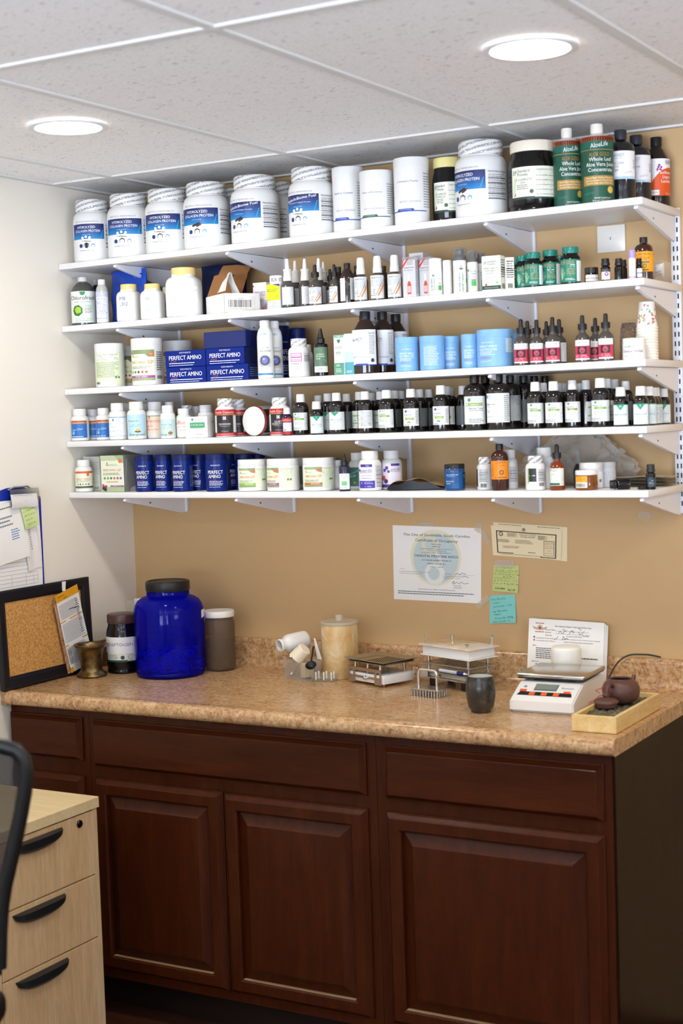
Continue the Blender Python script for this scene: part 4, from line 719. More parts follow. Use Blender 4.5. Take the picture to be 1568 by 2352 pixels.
STY = {
 'prov': S_('canister', 'protein_canister', 'canister', 'white canisters with blue bands on the top shelf', [PW, M_seal], protein('v'), 'white lid under a seal of slanting lettering'),
 'proc': S_('canister', 'protein_canister', 'canister', 'white canisters with blue bands on the top shelf', [PW, M_seal], protein('c'), 'white lid under a seal of slanting lettering'),
 'biov': S_('canister', 'protein_canister', 'canister', 'white canisters with blue bands on the top shelf', [PW, M_seal], protein('v', True), 'white lid under a seal of slanting lettering'),
 'bioc': S_('canister', 'protein_canister', 'canister', 'white canisters with blue bands on the top shelf', [PW, M_seal], protein('c', True), 'white lid under a seal of slanting lettering'),
 'fiber': S_('tub', 'powder_tub', 'canister', 'plain white powder tubs', [PW], canlabel('NutriFiber Complete', '#2348a8')),
 'greens': S_('tub', 'powder_tub', 'canister', 'plain white powder tubs', [PW], canlabel('NitroGreens', '#2c5c48', .62)),
 'gluta': S_('tub', 'powder_tub', 'canister', 'plain white powder tubs', [PW], canlabel('L-Glutamine Powder', '#2348a8', .64)),
 'spy': S_('widejar', 'powder_jar', 'jar', 'wide dark powder jars', [M_blackfine, plastic('#ecdf96')], spcomp('VANILLA'), 'pale yellow lid'),
 'spw': S_('widejar', 'powder_jar', 'jar', 'wide dark powder jars', [M_blackfine, plastic('#efe6d2')], spcomp('2030'), 'cream lid'),
 'aloe': S_('aloe', 'juice_bottle', 'bottle', 'green aloe juice bottles', [PW, plastic('#efe9dd')], ALOE),
 'star': S_('boston', 'oil_bottle', 'bottle', 'dark blue seed oil bottles', [M_navyglass, plastic('#2c303a')], STAR),
 'now': S_('conebottle', 'lecithin_bottle', 'bottle', None, [M_darkglass, M_black], NOWB),
 'chloro': S_('chloro', 'liquid_bottle', 'bottle', None, [mat('dark_grey_plastic', '#4a4a46', .15, coat=.3), PWG], CHLORO),
 'slim': S_('slim', 'slim_bottle', 'bottle', None, [mat('frosted_plastic', '#b9bcb4', .2), PW], SLIMB),
 'slimdk': S_('slim', 'slim_bottle', 'bottle', None, [M_darkglass, PWG]),
 'mb': S_('squarepill', 'supplement_bottle', 'bottle', 'white square bottles with cream caps', [PW, CREAMCAP], PILLMB, 'cream cap'),
 'mb2': S_('squarepill', 'supplement_bottle', 'bottle', 'white square bottles with cream caps', [PW, CREAMCAP], PILL2, 'cream cap'),
 'mb3': S_('squarepill', 'supplement_bottle', 'bottle', 'white square bottles with cream caps', [PW, CREAMCAP], TRIPH, 'cream cap'),
 'wtape': S_('pill', 'supplement_bottle', 'bottle', None, [PW], WTAPE),
 'nasal': S_('nasal', 'nasal_spray', 'spray bottle', 'white nozzled nasal sprays', [M_smoke, PW], ARGBACK, 'white winged nozzle'),
 'drop': S_('dropper', 'dropper_bottle', 'dropper bottle', 'dark silver labelled droppers', [M_smoke, MD, MD], ARGT),
 'brown': S_('conebottle', 'brown_bottle', 'bottle', None, [M_amber, M_black], BROWNB),
 'brownb': S_('conebottle', 'brown_bottle', 'bottle', 'dark bottles behind the sprays', [M_amber, M_black]),
 'spray': S_('spray', 'spray_bottle', 'spray bottle', 'silver labelled sprays with white caps', [M_smoke, PW], ARG, 'white spray cap'),
 'fern': S_('rollon', 'roll_on', 'roll-on', 'white roll-on sticks', [PW], FERN),
 'plain': S_('rollon', 'roll_on', 'roll-on', 'white roll-on sticks', [PW], [('L', 66, 88, .1, .42, 7, '#9a9ca2')]),
 'fernt': S_('airless', 'lotion_pump', 'pump bottle', 'white pump tubes with clear caps', [PW, PW, mat('clear_cap_plastic', '#e6e8e8', .1, trans=.85, ior=1.2)], FERNT),
 'fernc': S_('airless', 'lotion_pump', 'pump bottle', 'white pump tubes with clear caps', [PW, PW, mat('clear_cap_plastic', '#e6e8e8', .1, trans=.85, ior=1.2)], FERNC),
 'gold': S_('vitjar', 'vitamin_jar', 'jar', 'teal capped dark jars', [M_blackfine, mat('teal_cap', '#157a6e', .3)], GOLD, 'teal cap'),
 'low': S_('lowjar', 'balm_jar', 'jar', None, [M_blackfine, M_black], WHITELAB),
 'violet': S_('oil', 'essential_oil_bottle', 'bottle', 'small dark oil bottles', [M_blackfine, M_black], VIOLET),
 'oilp': S_('oil', 'essential_oil_bottle', 'bottle', 'small dark oil bottles', [M_blackfine, M_black]),
 'oill': S_('oil', 'essential_oil_bottle', 'bottle', 'small dark oil bottles', [M_blackfine, M_black], WHITELAB),
 'lav': S_('tubecap', 'inhaler_stick', 'inhaler', None, [plastic('#c3b3ea'), plastic('#a994e0')], LAV),
 'tea': S_('boston', 'amber_bottle', 'bottle', None, [mat('warm_amber_glass', '#3c1a0a', .06, coat=.4), M_black], TEATREE),
 'xpback': S_('tub', 'amino_tub', 'canister', 'tall tubs with pale green labels', [PW], XPBACK),
 'xpv': S_('tub', 'amino_tub', 'canister', 'tall tubs with pale green labels', [PW], XP('#a8509a', 'MIXED BERRY')),
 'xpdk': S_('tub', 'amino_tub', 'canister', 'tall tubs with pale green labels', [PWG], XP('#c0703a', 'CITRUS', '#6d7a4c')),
 'amino': S_('aminojar', 'amino_jar', 'jar', 'navy blue tablet jars', [mat('navy_plastic', '#092272', .32, spec=.25), mat('navy_lid', '#0c1f58', .36, spec=.25)], AMINO),
 'magn': S_('slim', 'liquid_bottle', 'bottle', 'white bottles with a purple ball print', [PW], MAGN),
 'vitc': S_('pillseal', 'supplement_bottle', 'bottle', None, [PW, M_seal], VITC),
 'greyb': S_('pill', 'supplement_bottle', 'bottle', None, [PWG], LABGREY),
 'meth': S_('talldropper', 'dropper_bottle', 'dropper bottle', None, [M_blackfine, MD, MD], METHG),
 'mct': S_('conebottle', 'oil_bottle', 'bottle', 'dark bottles with white and blue labels', [M_amber, M_black], MCT),
 'elw': S_('bluejar', 'electrolyte_jar', 'jar', 'light blue jars', [mat('sky_blue_plastic', '#7fb2e0', .38)], ELECW),
 'elr': S_('bluejar', 'electrolyte_jar', 'jar', 'light blue jars', [mat('sky_blue_plastic', '#7fb2e0', .38)], ELECR),
 'elb': S_('bluejar', 'electrolyte_jar', 'jar', 'light blue jars', [mat('sky_blue_plastic', '#7fb2e0', .38)], ELECB),
 'elbig': S_('bluejar', 'electrolyte_jar', 'jar', 'light blue jars', [mat('sky_blue_plastic', '#7fb2e0', .38)], ELECBIG),
 'red1': S_('dropper', 'dropper_bottle', 'dropper bottle', 'droppers with red and white labels', [M_smoke, M_black, M_black], REDL('Coxsa-Virus')),
 'red2': S_('dropper', 'dropper_bottle', 'dropper bottle', 'droppers with red and white labels', [M_smoke, M_black, M_black], REDL('Adrecore Jr')),
 'red3': S_('dropper', 'dropper_bottle', 'dropper bottle', 'droppers with red and white labels', [M_smoke, M_black, M_black], REDL('CIZ Jr')),
 'red4': S_('dropper', 'dropper_bottle', 'dropper bottle', 'droppers with red and white labels', [M_smoke, M_black, M_black], REDL('Peaceful Power')),
 'red5': S_('dropper', 'dropper_bottle', 'dropper bottle', 'droppers with red and white labels', [M_smoke, M_black, M_black], REDL('Drain to Angelica')),
 'reds': S_('dropper', 'dropper_bottle', 'dropper bottle', 'droppers with red and white labels', [M_smoke, M_black, M_black], REDSIDE),
 'salve': S_('salve', 'salve_jar', 'jar', None, [PW], SALVE),
 'opt': S_('pill', 'supplement_bottle', 'bottle', 'white bottles with blue and brown labels', [PW], OPT('Eye Clear')),
 'herb': S_('pill', 'supplement_bottle', 'bottle', None, [PW], HERBW),
 'ever': S_('pill', 'supplement_bottle', 'bottle', None, [PW], EVERG),
 'peach': S_('pill', 'supplement_bottle', 'bottle', None, [PW], PEACH),
 'tang': S_('pill', 'supplement_bottle', 'bottle', None, [PW], TANG),
 'peach2': S_('pill', 'supplement_bottle', 'bottle', None, [PW], PEACH2),
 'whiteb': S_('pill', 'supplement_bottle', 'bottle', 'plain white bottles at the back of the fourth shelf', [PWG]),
 'greyseal': S_('pillseal', 'supplement_bottle', 'bottle', None, [PWG, M_seal]),
 'greycap': S_('pill', 'supplement_bottle', 'bottle', None, [plastic('#d6d8d9')], GREYCAP),
 'hc': S_('pillseal', 'supplement_bottle', 'bottle', 'red and black labelled bottles', [PW, M_seal], HC),
 'hc2': S_('pillseal', 'supplement_bottle', 'bottle', 'red and black labelled bottles', [PW, M_seal], HC2),
 'redsm': S_('smallmarco', 'small_bottle', 'bottle', None, [mat('dark_violet_glass', '#1c1636', .07, coat=.4), PW], REDSM),
 'bigf': S_('boston', 'tonic_bottle', 'bottle', 'large dark tonic bottles', [M_darkglass, M_black], FEM),
 'bigf2': S_('boston', 'tonic_bottle', 'bottle', 'large dark tonic bottles', [M_darkglass, M_black], FEM2),
 'bigp': S_('boston', 'tonic_bottle', 'bottle', 'large dark tonic bottles', [M_darkglass, M_black], [('B', -40, 76, .15, .62, '#b9bdbd'), ('L', -36, 72, .17, .6, 13, '#777d7d')]),
 'bigd': S_('boston', 'tonic_bottle', 'bottle', 'large dark tonic bottles', [M_darkglass, M_black], DKLAB),
 'bigblank': S_('boston', 'tonic_bottle', 'bottle', 'large dark tonic bottles', [M_darkglass, M_black]),
 'ams': S_('pill', 'supplement_bottle', 'bottle', None, [PW], AMSMALL),
 'xpw1': S_('widegreen', 'amino_tub', 'jar', 'squat white tubs with green labels', [PW], XPW('#8cc43c', 'LEMON LIME')),
 'xpw2': S_('widegreen', 'amino_tub', 'jar', 'squat white tubs with green labels', [PW], XPW('#a8509a', 'MIXED BERRY', -44)),
 'xpw3': S_('widegreen', 'amino_tub', 'jar', 'squat white tubs with green labels', [PW], XPW('#c8702c', 'HERBAL BOOST', -16)),
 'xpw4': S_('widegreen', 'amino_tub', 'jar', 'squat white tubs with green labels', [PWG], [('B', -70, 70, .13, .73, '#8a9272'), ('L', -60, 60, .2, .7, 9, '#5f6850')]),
 'wht': S_('pill', 'supplement_bottle', 'bottle', None, [PW], [('B', 30, 62, .42, .56, '#39467e'), ('L', -30, 30, .15, .5, 6, '#d2d4d6')]),
 'balance': S_('talldropper', 'dropper_bottle', 'dropper bottle', None, [mat('dark_violet_glass', '#1c1636', .07, coat=.4), MD, MD], BALAN),
 'tealb': S_('pill', 'supplement_bottle', 'bottle', None, [PWG], TEALB),
 'anan': S_('pill', 'supplement_bottle', 'bottle', 'white bottles with violet labels', [PW], ANAN),
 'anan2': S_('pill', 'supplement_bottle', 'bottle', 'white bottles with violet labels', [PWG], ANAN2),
 'quant': S_('greenjar', 'blue_jar', 'jar', None, [mat('deep_blue_metallic', '#0c3f74', .15, coat=.5), M_black], QUANT),
 'nut1': S_('pillseal', 'supplement_bottle', 'bottle', 'white bottles with black panels and facts tables', [PW, M_seal], NUTB),
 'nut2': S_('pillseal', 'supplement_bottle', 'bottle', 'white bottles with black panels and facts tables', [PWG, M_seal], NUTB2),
 'loma': S_('boston', 'amber_bottle', 'bottle', None, [mat('warm_amber_glass', '#3c1a0a', .06, coat=.4), M_black], LOMA),
 'whn': S_('pill', 'supplement_bottle', 'bottle', None, [PWG], [('B', -10, 86, .08, .6, '#c9cccd')] + nutri(4, 70, .2, .58, '#55565a', 'Supplement Facts')),
 'teal': S_('pill', 'supplement_bottle', 'bottle', None, [PW], TEALW),
 'spd': S_('dropper', 'dropper_bottle', 'dropper bottle', None, [M_amberlit, M_black, M_black], SPDROP),
 'sprayd': S_('spray', 'spray_bottle', 'spray bottle', None, [M_navyglass, mat('clear_cap_plastic', '#e6e8e8', .1, trans=.85, ior=1.2)], [('B', -60, 60, .08, .42, '#39404f'), ('L', -50, 50, .12, .4, 4, '#9aa4b4')]),
 'wjar': S_('salve', 'cream_jar', 'jar', 'white lidded cream jars', [mat('white_glass', '#dfe2e6', .12), PW], WJAR),
 'wjar2': S_('salve', 'cream_jar', 'jar', 'white lidded cream jars', [mat('white_glass', '#dfe2e6', .12), PWG], [('B', -20, 84, .1, .66, '#d9dce0'), ('L', -14, 80, .14, .62, 7, '#6d7686')]),
 'ambj': S_('salve', 'balm_jar', 'jar', None, [mat('honey_glass', '#7a4310', .08, coat=.4), PW], AMBJ, 'white lid'),
 'oilr': S_('oil', 'essential_oil_bottle', 'bottle', None, [M_blackfine, mat('slate_cap', '#20272c', .4)], OILB),
}
MG = 'white capped dark tincture bottles'
for key, des in dict(mk1=MARCO('Nestmann', '#7fa83e'), mlappa=MARCO('Lappa'), mpoly=MARCO('Polygonum'), mlym=MARCO('Lymphonest', '#8a9a4e'), mwhite=MARCO('Juniper', '#8fb04e', '#7ab08a'), mdul=MEDIN('Dulanest', '#3a8a7a'), mcra=MEDIN('Crataegus'), mback=MBACK, mdark=DKLAB, mblank=None, aesc=TRIL('AESCULUS'), mpart=[('B', -64, 30, .12, .54, '#cfd4d2'), ('B', -50, 10, .40, .44, '#8fb04e'), ('B', -50, 16, .22, .26, '#8fb04e'), ('L', -56, 20, .28, .38, 2, '#6a7270'), ('L', -56, 20, .14, .2, 2, '#6a7270')]).items():
    STY[key] = S_('marco', 'tincture_bottle', 'bottle', MG, [M_darkglass, PW], des, 'white ridged cap')
for key, des in dict(taesc=TRI('AESCULUS', '#8a949c', '1'), tharp=TRI('HARPENDIUM', '#7a86c0', '59'), tsol=TRI('SOLIDAGO', '#7a8ab8'), tsol2=[('B', -66, 80, .04, .56, '#dbe8ea'), ('B', -66, 80, .54, .56, '#1e9a72'), ('T', 'SOLIDAGO', -4, .3, .05, '#8a9ac0', 92), ('L', 30, 78, .1, .48, 8, '#9ab4c8')]).items():
    STY[key] = S_('smallmarco', 'tincture_bottle', 'bottle', 'small dark bottles with green triangles', [M_darkglass, PW], des, 'white ridged cap')
# ------------------------------------------------------------------ top shelf
can = 'white canister with blue band'
place(0, [
 ('prov', 168, 258, 456, .012, -19, can + ' and vanilla flower, end of the row by the cream wall'),
 ('prov', 246, 347, 442, .010, -19, can + ' and vanilla flower, second from the cream wall'),
 ('prov', 333, 437, 430.6, .010, -20, can + ' and vanilla flower, third from the cream wall'),
 ('proc', 420, 528.5, 415, .010, -24, can + ' and brown chocolate curls, fourth from the cream wall'),
 ('bioc', 529, 642, 399, .010, -40, can + ', chocolate curls and wide facts table, fifth from the cream wall'),
 ('prov', 484, 568, 431, .145, -10, 'white sealed canister hidden behind the two canisters with chocolate curls'),
 ('prov', 592, 678, 416, .14, -75, 'half hidden white canister behind the one with chocolate curls and facts table'),
 ('biov', 662, 770, 380, .010, -36, can + ', vanilla flower and facts table, beside the plain tubs'),
 ('fiber', 761, 838, 381, .04, -12, 'plain white tall tub with thin blue stripe, partly behind a shorter tub'),
 ('greens', 826, 905.5, 389.6, .010, -12, 'shortest plain white tub, with thin green stripe'),
 ('gluta', 904, 986, 359.6, .010, -6, 'tallest plain white tub, with thin blue stripe, beside a dark jar'),
 ('spy', 991, 1066, 359.3, .06, -10, 'dark jar with pale yellow lid partly behind a white canister'),
 ('proc', 1044, 1165.5, 317.6, .010, -44, can + ' between the two wide dark jars'),
 ('spw', 1166.5, 1281, 320, .010, -6, 'wide dark jar with cream lid beside the green aloe bottles'),
 ('aloe', 1268, 1337, 290, .025, 16, 'green aloe juice bottle next to the wide dark jar'),
 ('aloe', 1333.5, 1409, 280, .010, 8, 'tallest green aloe juice bottle, next to the dark blue oil bottles'),
 ('star', 1391, 1461, 294, .012, 4, 'larger dark blue oil bottle with white label in front of its twin'),
 ('star', 1427, 1496, 306, .085, 6, 'dark blue oil bottle with white label half hidden by its twin'),
 ('now', 1475, 1540, 311, .16, 20, 'dark bottle with orange and white label at the shelf end'),
])
t = thing('foam_slab', 'dark grey rough slab standing at the back of the top shelf end', 'slab', (1.800, -.062, shelf_z(0, 1.83) + .001))
mb = MB(); mb.box((-.010, .0, 0), (.034, .030, .105), speckle('dark_foam', '#3c3834', '#57524c', '#6d675f', 300, .95), .004); mb.build('slab', t)

# ------------------------------------------------------------------ second shelf
place(1, [
 ('chloro', 163, 219.6, 635, .014, -4, 'dark bottle with white cap and pale green label by the cream wall'),
 ('slim', 220.5, 249, 641, .02, -14, 'slim frosted bottle with white cap and lilac label'),
 ('slimdk', 205, 232, 641, .16, 0, 'dark slim bottle with white cap hidden behind the pale green label'),
 ('mb', 270, 323, 651.5, .014, -24, 'white square bottle with cream cap marked in blue ink, beside the blue pouch'),
 ('mb2', 325, 376.5, 650.5, .010, -26, 'white square bottle with cream cap and faint blue writing'),
 ('wtape', 371, 396, 659, .12, 20, 'white bottle with orange stripe squeezed behind two square bottles'),
 ('mb3', 383, 462, 612.6, .012, -16, 'largest white square bottle with cream cap and a pencilled label'),
 ('nasal', 645, 676, 593, .012, 0, 'nasal spray with dark bottle, first of the nozzled bottles after the yellow box'),
 ('nasal', 664, 693, 597.5, .075, 12, 'nasal spray standing further back, second of the nozzled bottles'),
 ('nasal', 685, 716, 593, .032, 30, 'nasal spray with dark bottle, third of the nozzled bottles'),
 ('drop', 707.5, 740, 606.4, .008, -8, 'dropper with silver label and orange stroke before the nozzled bottles'),
 ('nasal', 717, 748, 592, .06, 40, 'nasal spray right behind the front dropper'),
 ('nasal', 730, 757, 600, .11, 40, 'nasal spray at the very back behind the droppers'),
 ('drop', 755, 781, 606, .02, -34, 'dropper with turned silver label beside the brown bottle'),
 ('drop', 746, 771, 617, .10, -60, 'dropper hidden behind the one beside the brown bottle'),
 ('brownb', 763, 793, 612, .15, 0, 'dark bottle with black cap behind the droppers'),
 ('brown', 780.5, 815, 603, .018, 0, 'brown bottle with black cap and two white side labels'),
 ('brownb', 806, 834, 609, .13, 0, 'dark bottle with black cap behind the first white capped spray'),
 ('spray', 812, 845, 590.4, .010, -10, 'silver labelled spray with white cap, next to the brown bottle'),
 ('spray', 849.5, 884, 586, .010, -10, 'silver labelled spray with white cap, middle one of three'),
 ('brownb', 868, 895, 610, .11, 0, 'dark bottle with black cap behind the middle white capped spray'),
 ('spray', 888.5, 923.5, 584, .010, -8, 'silver labelled spray with white cap, next to the small cartons'),
 ('fern', 984, 1016, 592.5, .008, 0, 'white roll-on stick with green leaf print before the cartons'),
 ('plain', 1016.5, 1038.5, 597, .02, 0, 'plain white stick between the roll-on and the clear capped tube'),
 ('fernt', 1040, 1071, 568.6, .008, 10, 'tallest clear capped white tube with upright lettering'),
 ('fernc', 1072, 1098, 574.6, .02, 0, 'clear capped white tube with green block, in the middle'),
 ('fernc', 1091, 1115, 579, .065, 20, 'clear capped white tube mostly hidden by the cream carton'),
 ('gold', 1184, 1216, 586, .045, 10, 'teal capped jar standing behind the first of the row of aloe jars'),
 ('gold', 1170, 1197, 595, .115, 0, 'teal capped jar hidden behind the cartons'),
 ('gold', 1204, 1245, 579, .010, -8, 'teal capped jar at the carton end of the front row of three'),
 ('gold', 1242, 1286, 573, .010, -10, 'teal capped jar in the middle of the front row of three'),
 ('gold', 1286.5, 1333.6, 566, .010, -12, 'teal capped jar nearest the tiny balm jar'),
 ('gold', 1268, 1302, 586, .13, 0, 'teal capped jar hidden behind the front row of three'),
 ('low', 1341.5, 1374.5, 613.6, .02, 6, 'low round black lidded balm jar with white label'),
 ('violet', 1379, 1401.5, 593, .012, 4, 'tiny oil bottle with a purple flower on its label'),
 ('oilp', 1410.5, 1431, 593, .02, 0, 'tiny black oil bottle without label'),
 ('oilp', 1424, 1440, 596, .075, 0, 'tiny black oil bottle behind the unlabelled one'),
 ('lav', 1443.5, 1459.5, 574, .012, 0, 'lilac inhaler stick standing before the amber bottle'),
 ('oill', 1459.5, 1475, 593, .03, 10, 'tiny labelled oil bottle between lilac stick and amber bottle'),
 ('tea', 1456, 1500, 543, .085, 4, 'amber bottle with orange label near the shelf end'),
])
CW = mat('white_carton', '#f0efec', .5); KRAFT = mat('brown_cardboard', '#a57243', .75)
E4 = 'small cartons on the second shelf'
def argbox(lbl, pl, pm, yt, d):
    fr = [('B', -1, 1, .93, 1, '#8f8f92'), ('P', [(-1, .93), (-.75, .93), (-1, .80)], '#c9332f'), ('P', [(-1, .80), (-.15, .98), (.1, .98), (-1, .72)], '#c9332f'), ('L', -.3, .9, .80, .92, 3, '#8d8d92'), ('T', 'ARGENTYN 23', 0, .735, .032, '#2d2d30', 1.6), ('L', -.8, .8, .65, .69, 1, '#9a9aa0'), ('P', [(-.16, .42), (.12, .42), (.12, .56), (-.02, .60), (-.16, .56)], '#e6e4ea'), ('P', [(-.26, .08), (.30, .08), (.30, .32), (.12, .40), (-.10, .40), (-.26, .32)], '#c8452c'), ('B', -.22, .26, .12, .28, '#d8b0b0')]
    return box_thing(1, 'carton', 'box', E4, lbl, pl, pm, yt, d, 0, .042, mat('silver_carton', '#c9c9cc', .4), fr, [('L', -.85, .8, .08, .92, 22, '#55555a')])
argbox('grey carton with red corner and tiny red bottle picture, beside the spray bottles', 924.5, 953.5, 591.5, .012)
argbox('grey carton with red corner half hidden by the roll-on stick', 962.5, 991, 592, .030)
box_thing(1, 'carton', 'box', E4, 'taller grey carton standing at the back behind the red cornered ones', 940, 972, 582, .11, 0, .05, mat('silver_carton', '#c9c9cc', .4), [('T', 'Argentyn', .2, .93, .03, '#3a3a3e', 1.)])
SPF = [('B', -1, 1, .03, .14, '#1d4035'), ('T', 'Wheat Germ Oil Perles', 0, .085, .03, '#d9e2d4', 1.5), ('T', 'SP', -.62, .80, .09, '#22382c', .3), ('T', 'Standard', .08, .835, .06, '#22382c', .95), ('T', 'Process', .04, .765, .06, '#22382c', .8), ('T', 'WHEAT GERM OIL', 0, .64, .05, '#5a6a54', 1.55), ('T', 'FORTIFIED', -.1, .565, .05, '#5a6a54', 1.), ('L', -.5, .4, .48, .52, 1, '#8a947f'), ('L', -.7, .1, .30, .38, 2, '#a9b89a'), ('D', .62, .22, .04, '#8ecb6a'), ('D', -.55, .17, .035, '#b3483c')]
SPS = [('L', -.7, .85, .36, .9, 8, '#3a3c38')] + [('B', -.8, .85, .45 + .06 * k, .475 + .06 * k, '#2c2e2a') for k in range(4)] + [('S', -.5, .6, .06, .2, '#2c2e2a')]
box_thing(1, 'carton', 'box', E4, 'cream carton with brown rim and dark green base band, before the teal capped jars', 1106, 1149, 589, .012, 2, .034, mat('cream_carton', '#e9e8da', .5), SPF, SPS)
box_thing(1, 'carton', 'box', E4, 'cream carton turned edge on, showing its facts table beside the teal capped jars', 1160, 1181, 591, .035, 30, .03, mat('cream_carton', '#e9e8da', .5), [('T', 'Nutrition Facts', 0, .9, .05, '#33352f', 1.6)] + SPS)
def gyn(lbl, pl, pm, yt, d, c1, pat, rz):
    fr = [('B', -1, -.82, .86, .92, '#b0306a')]
    if pat == 'pink': fr += [('T', 'gyn-care', .05, .70, .10, '#8f9ad0', 1.6), ('T', 'Herbal Wash', .05, .60, .06, '#b58ac0', 1.5), ('L', -.6, .7, .40, .52, 3, '#c9b9c9'), ('P', [(-.2, 0), (1, 0), (1, .35), (.4, .2)], '#eda9b8'), ('P', [(-1, 0), (.2, 0), (-.3, .12), (-1, .2)], '#f2c3cc')]
    else:
        fr += [('B', -1, 1, .34, 1, '#d3d71e'), ('P', [(-.1, 1), (1, 1), (1, .90)], '#2a3a8a'), ('T', 'gyn-care', -.1, .80, .09, '#6a8a1c', 1.6), ('L', -.9, .5, .68, .74, 1, '#8f9a1c'), ('B', .4, .72, .46, .56, '#bfc21c')]
        for k in range(26): fr.append(('Q', [(-.95 + (k % 6) * .34, .03 + .075 * (k // 6)), (-.85 + (k % 6) * .34, .07 + .075 * (k // 6)), (-.72 + (k % 6) * .34, .03 + .075 * (k // 6))], .014, ['#2a4a8a', '#4a9a5a', '#3a7ab0'][k % 3]))
    return box_thing(1, 'carton', 'box', E4, lbl, pl, pm, yt, d, rz, .035, mat('print_carton_' + pat, c1, .45), fr)
gyn('white and pink carton between the open white box and the yellow green carton', 581, 612, 650, .142, '#f3eef0', 'pink', 0)
tg = gyn('yellow green carton with blue and green scribble pattern beside the nasal sprays', 612.5, 642.5, 654, .012, '#f1f1ea', 'lime', 0)
lp = MB(); lp.lathe([(0, 0), (.0185, 0), (.0195, .002), (.0195, .022), (.018, .024), (0, .024)], PW, 36)
o = lp.build('round_cover', None, (tg[4][0] + tg[1] / 2, tg[4][1] + .0195, tg[3] + tg[2] + .0006), math.radians(30)); tag(o, 'round white lid marked in black pen lying on the yellow green carton', 'lid')
round_label([('T', 'ICK ST', 6, .5, .42, '#2c2c30', 92)], .0195, .024, o, 'writing')
# open white box with brown flap and a sheet of paper in it
x0 = at(464, 720, y=-SD + .012)
t, bw, bh, bz, bp = box_thing(1, 'open_carton', 'box', None, 'open white carton with brown lid flap raised and paper inside', 463.5, 516, 680, .10, -54, .01, CW, H=.062)
for ch in list(t.children):
    COL.objects.unlink(ch)
_done[1].pop()
c0 = at(515, 700, y=-SD + .006); c0.z = base_at(1, c0.x)
t.location = c0; t.rotation_euler = (0, 0, math.radians(55))
# local x: long barcode side towards the sprays, local y: short side running back
LX, LY, LZ = .112, .150, .056; th = .002
mb = MB()
mb.box((0, 0, 0), (LX, LY, th), CW); mb.box((0, 0, 0), (LX, th, LZ), CW); mb.box((0, LY - th, 0), (LX, LY, LZ), CW); mb.box((0, 0, 0), (th, LY, LZ), CW); mb.box((LX - th, 0, 0), (LX, LY, LZ), CW)
mb.build('tray', t, smooth=0)
fb = MB()
fb.grid(lambda u, v: (LX * (.02 + .96 * u) + .030 * v, LY - .004 + .012 * v, LZ + .070 * v * (1 - .08 * (1 - u)) + .003 * math.sin(u * 9)), 8, 6, KRAFT, .002)
fb.grid(lambda u, v: (LX * (.10 + .80 * u) + .034 + .012 * v, LY + .008 + .006 * v - .02 * v * v, LZ + .068 + .028 * v - .008 * abs(u - .5)), 8, 4, KRAFT, .002)
fo = fb.build('lid_flap', t); fo['label'] = 'raised flap of plain brown cardboard'
flat_label([('B', -.9, .72, .12, .84, '#e9e6e2'), ('S', -.78, .5, .28, .66, '#4a4846'), ('T', 'MAYNE', -.1, .74, .07, '#8a8682'), ('L', -.7, .6, .17, .23, 1, '#9a9692')], frame((LX / 2, 0, 0), (1, 0, 0), (0, 0, 1)), LX / 2, LZ, t, 'barcode_label')
pp = MB()
pp.grid(lambda u, v: (.022 + .080 * u, .045 + .06 * v + .012 * math.sin(5 * u + 2 * v), .034 + .075 * max(0, 1 - 3.2 * abs(u - .30)) * (1 - .3 * v) + .03 * (1 - u) + .006 * math.sin(13 * u) * math.cos(9 * v)), 22, 10, mat('white_paper', '#f1f0ec', .7), .0006)
o = pp.build('paper_leaflet', None, c0 + Vector((0, 0, .0)), math.radians(55)); tag(o, 'crumpled white printed leaflet sticking out of the open carton', 'paper')
# blue foil pouches
FOILB = mat('blue_foil', '#1850c8', .25, metal=.1, coat=.3); FOILD = mat('dark_blue_foil', '#16295c', .2, metal=.2, coat=.5)
def pouch(name, label, loc, rz, w, h, dp, m, design, lean=0.):
    t = thing(name, label, 'pouch', loc, rz, 'blue foil pouches on the second shelf')
    def sheet(s):
        def f(u, v):
            x = (u - .5) * w * (1 - .04 * math.sin(v * PI)); k = math.sin(PI * u) ** .5 if 0 < u < 1 else 0
            b = dp * .5 * (1 - v) ** .8 * (.25 + .75 * k) * (1 if v < .98 else 0)
            return (x, s * b + lean * v + .003 * math.sin(7 * u + 9 * v), h * v + .0)
        return f
    mb = MB(); mb.grid(sheet(-1), 16, 16, m); mb.grid(sheet(1), 16, 16, m)
    mb.add([(-w * .48, 0, .0005), (0, -dp * .5, .0005), (w * .48, 0, .0005), (0, dp * .5, .0005)], [(0, 1, 2, 3)], m)
    mb.build('bag', t)
    flat_label(design, frame((0, -dp * .5 - .001 + lean * .3, 0), (1, 0, 0), (0, lean + dp * .5, h)), w / 2, h, t, 'print')
PD = [('D', .05, .72, .09, '#3f78c8'), ('D', .05, .72, .07, '#16408f'), ('D', .05, .72, .04, '#8fb8e0'), ('P', [(-.2, .32), (.35, .30), (.42, .5), (.1, .62), (-.25, .52)], '#cfe2e0'), ('P', [(-.1, .36), (.25, .34), (.2, .48), (0, .52)], '#6a9a5a'), ('T', 'Organic Hemp Seeds', .3, .86, .03, '#7fa8e0', .9), ('L', -.5, .5, .1, .26, 4, '#7fa8e0')]
p = at(297, 735, y=-SD + .135)
pouch('foil_pouch', 'standing blue foil pouch behind the slim frosted bottle', (p.x, -SD + .14, base_at(1, p.x)), math.radians(-12), .165, .168, .05, FOILB, PD)
p = at(505, 720, y=-.10)
pouch('foil_pouch', 'dark blue foil pouch behind the open carton', (p.x, -.072, base_at(1, p.x)), math.radians(-4), .175, .168, .045, FOILD, PD)
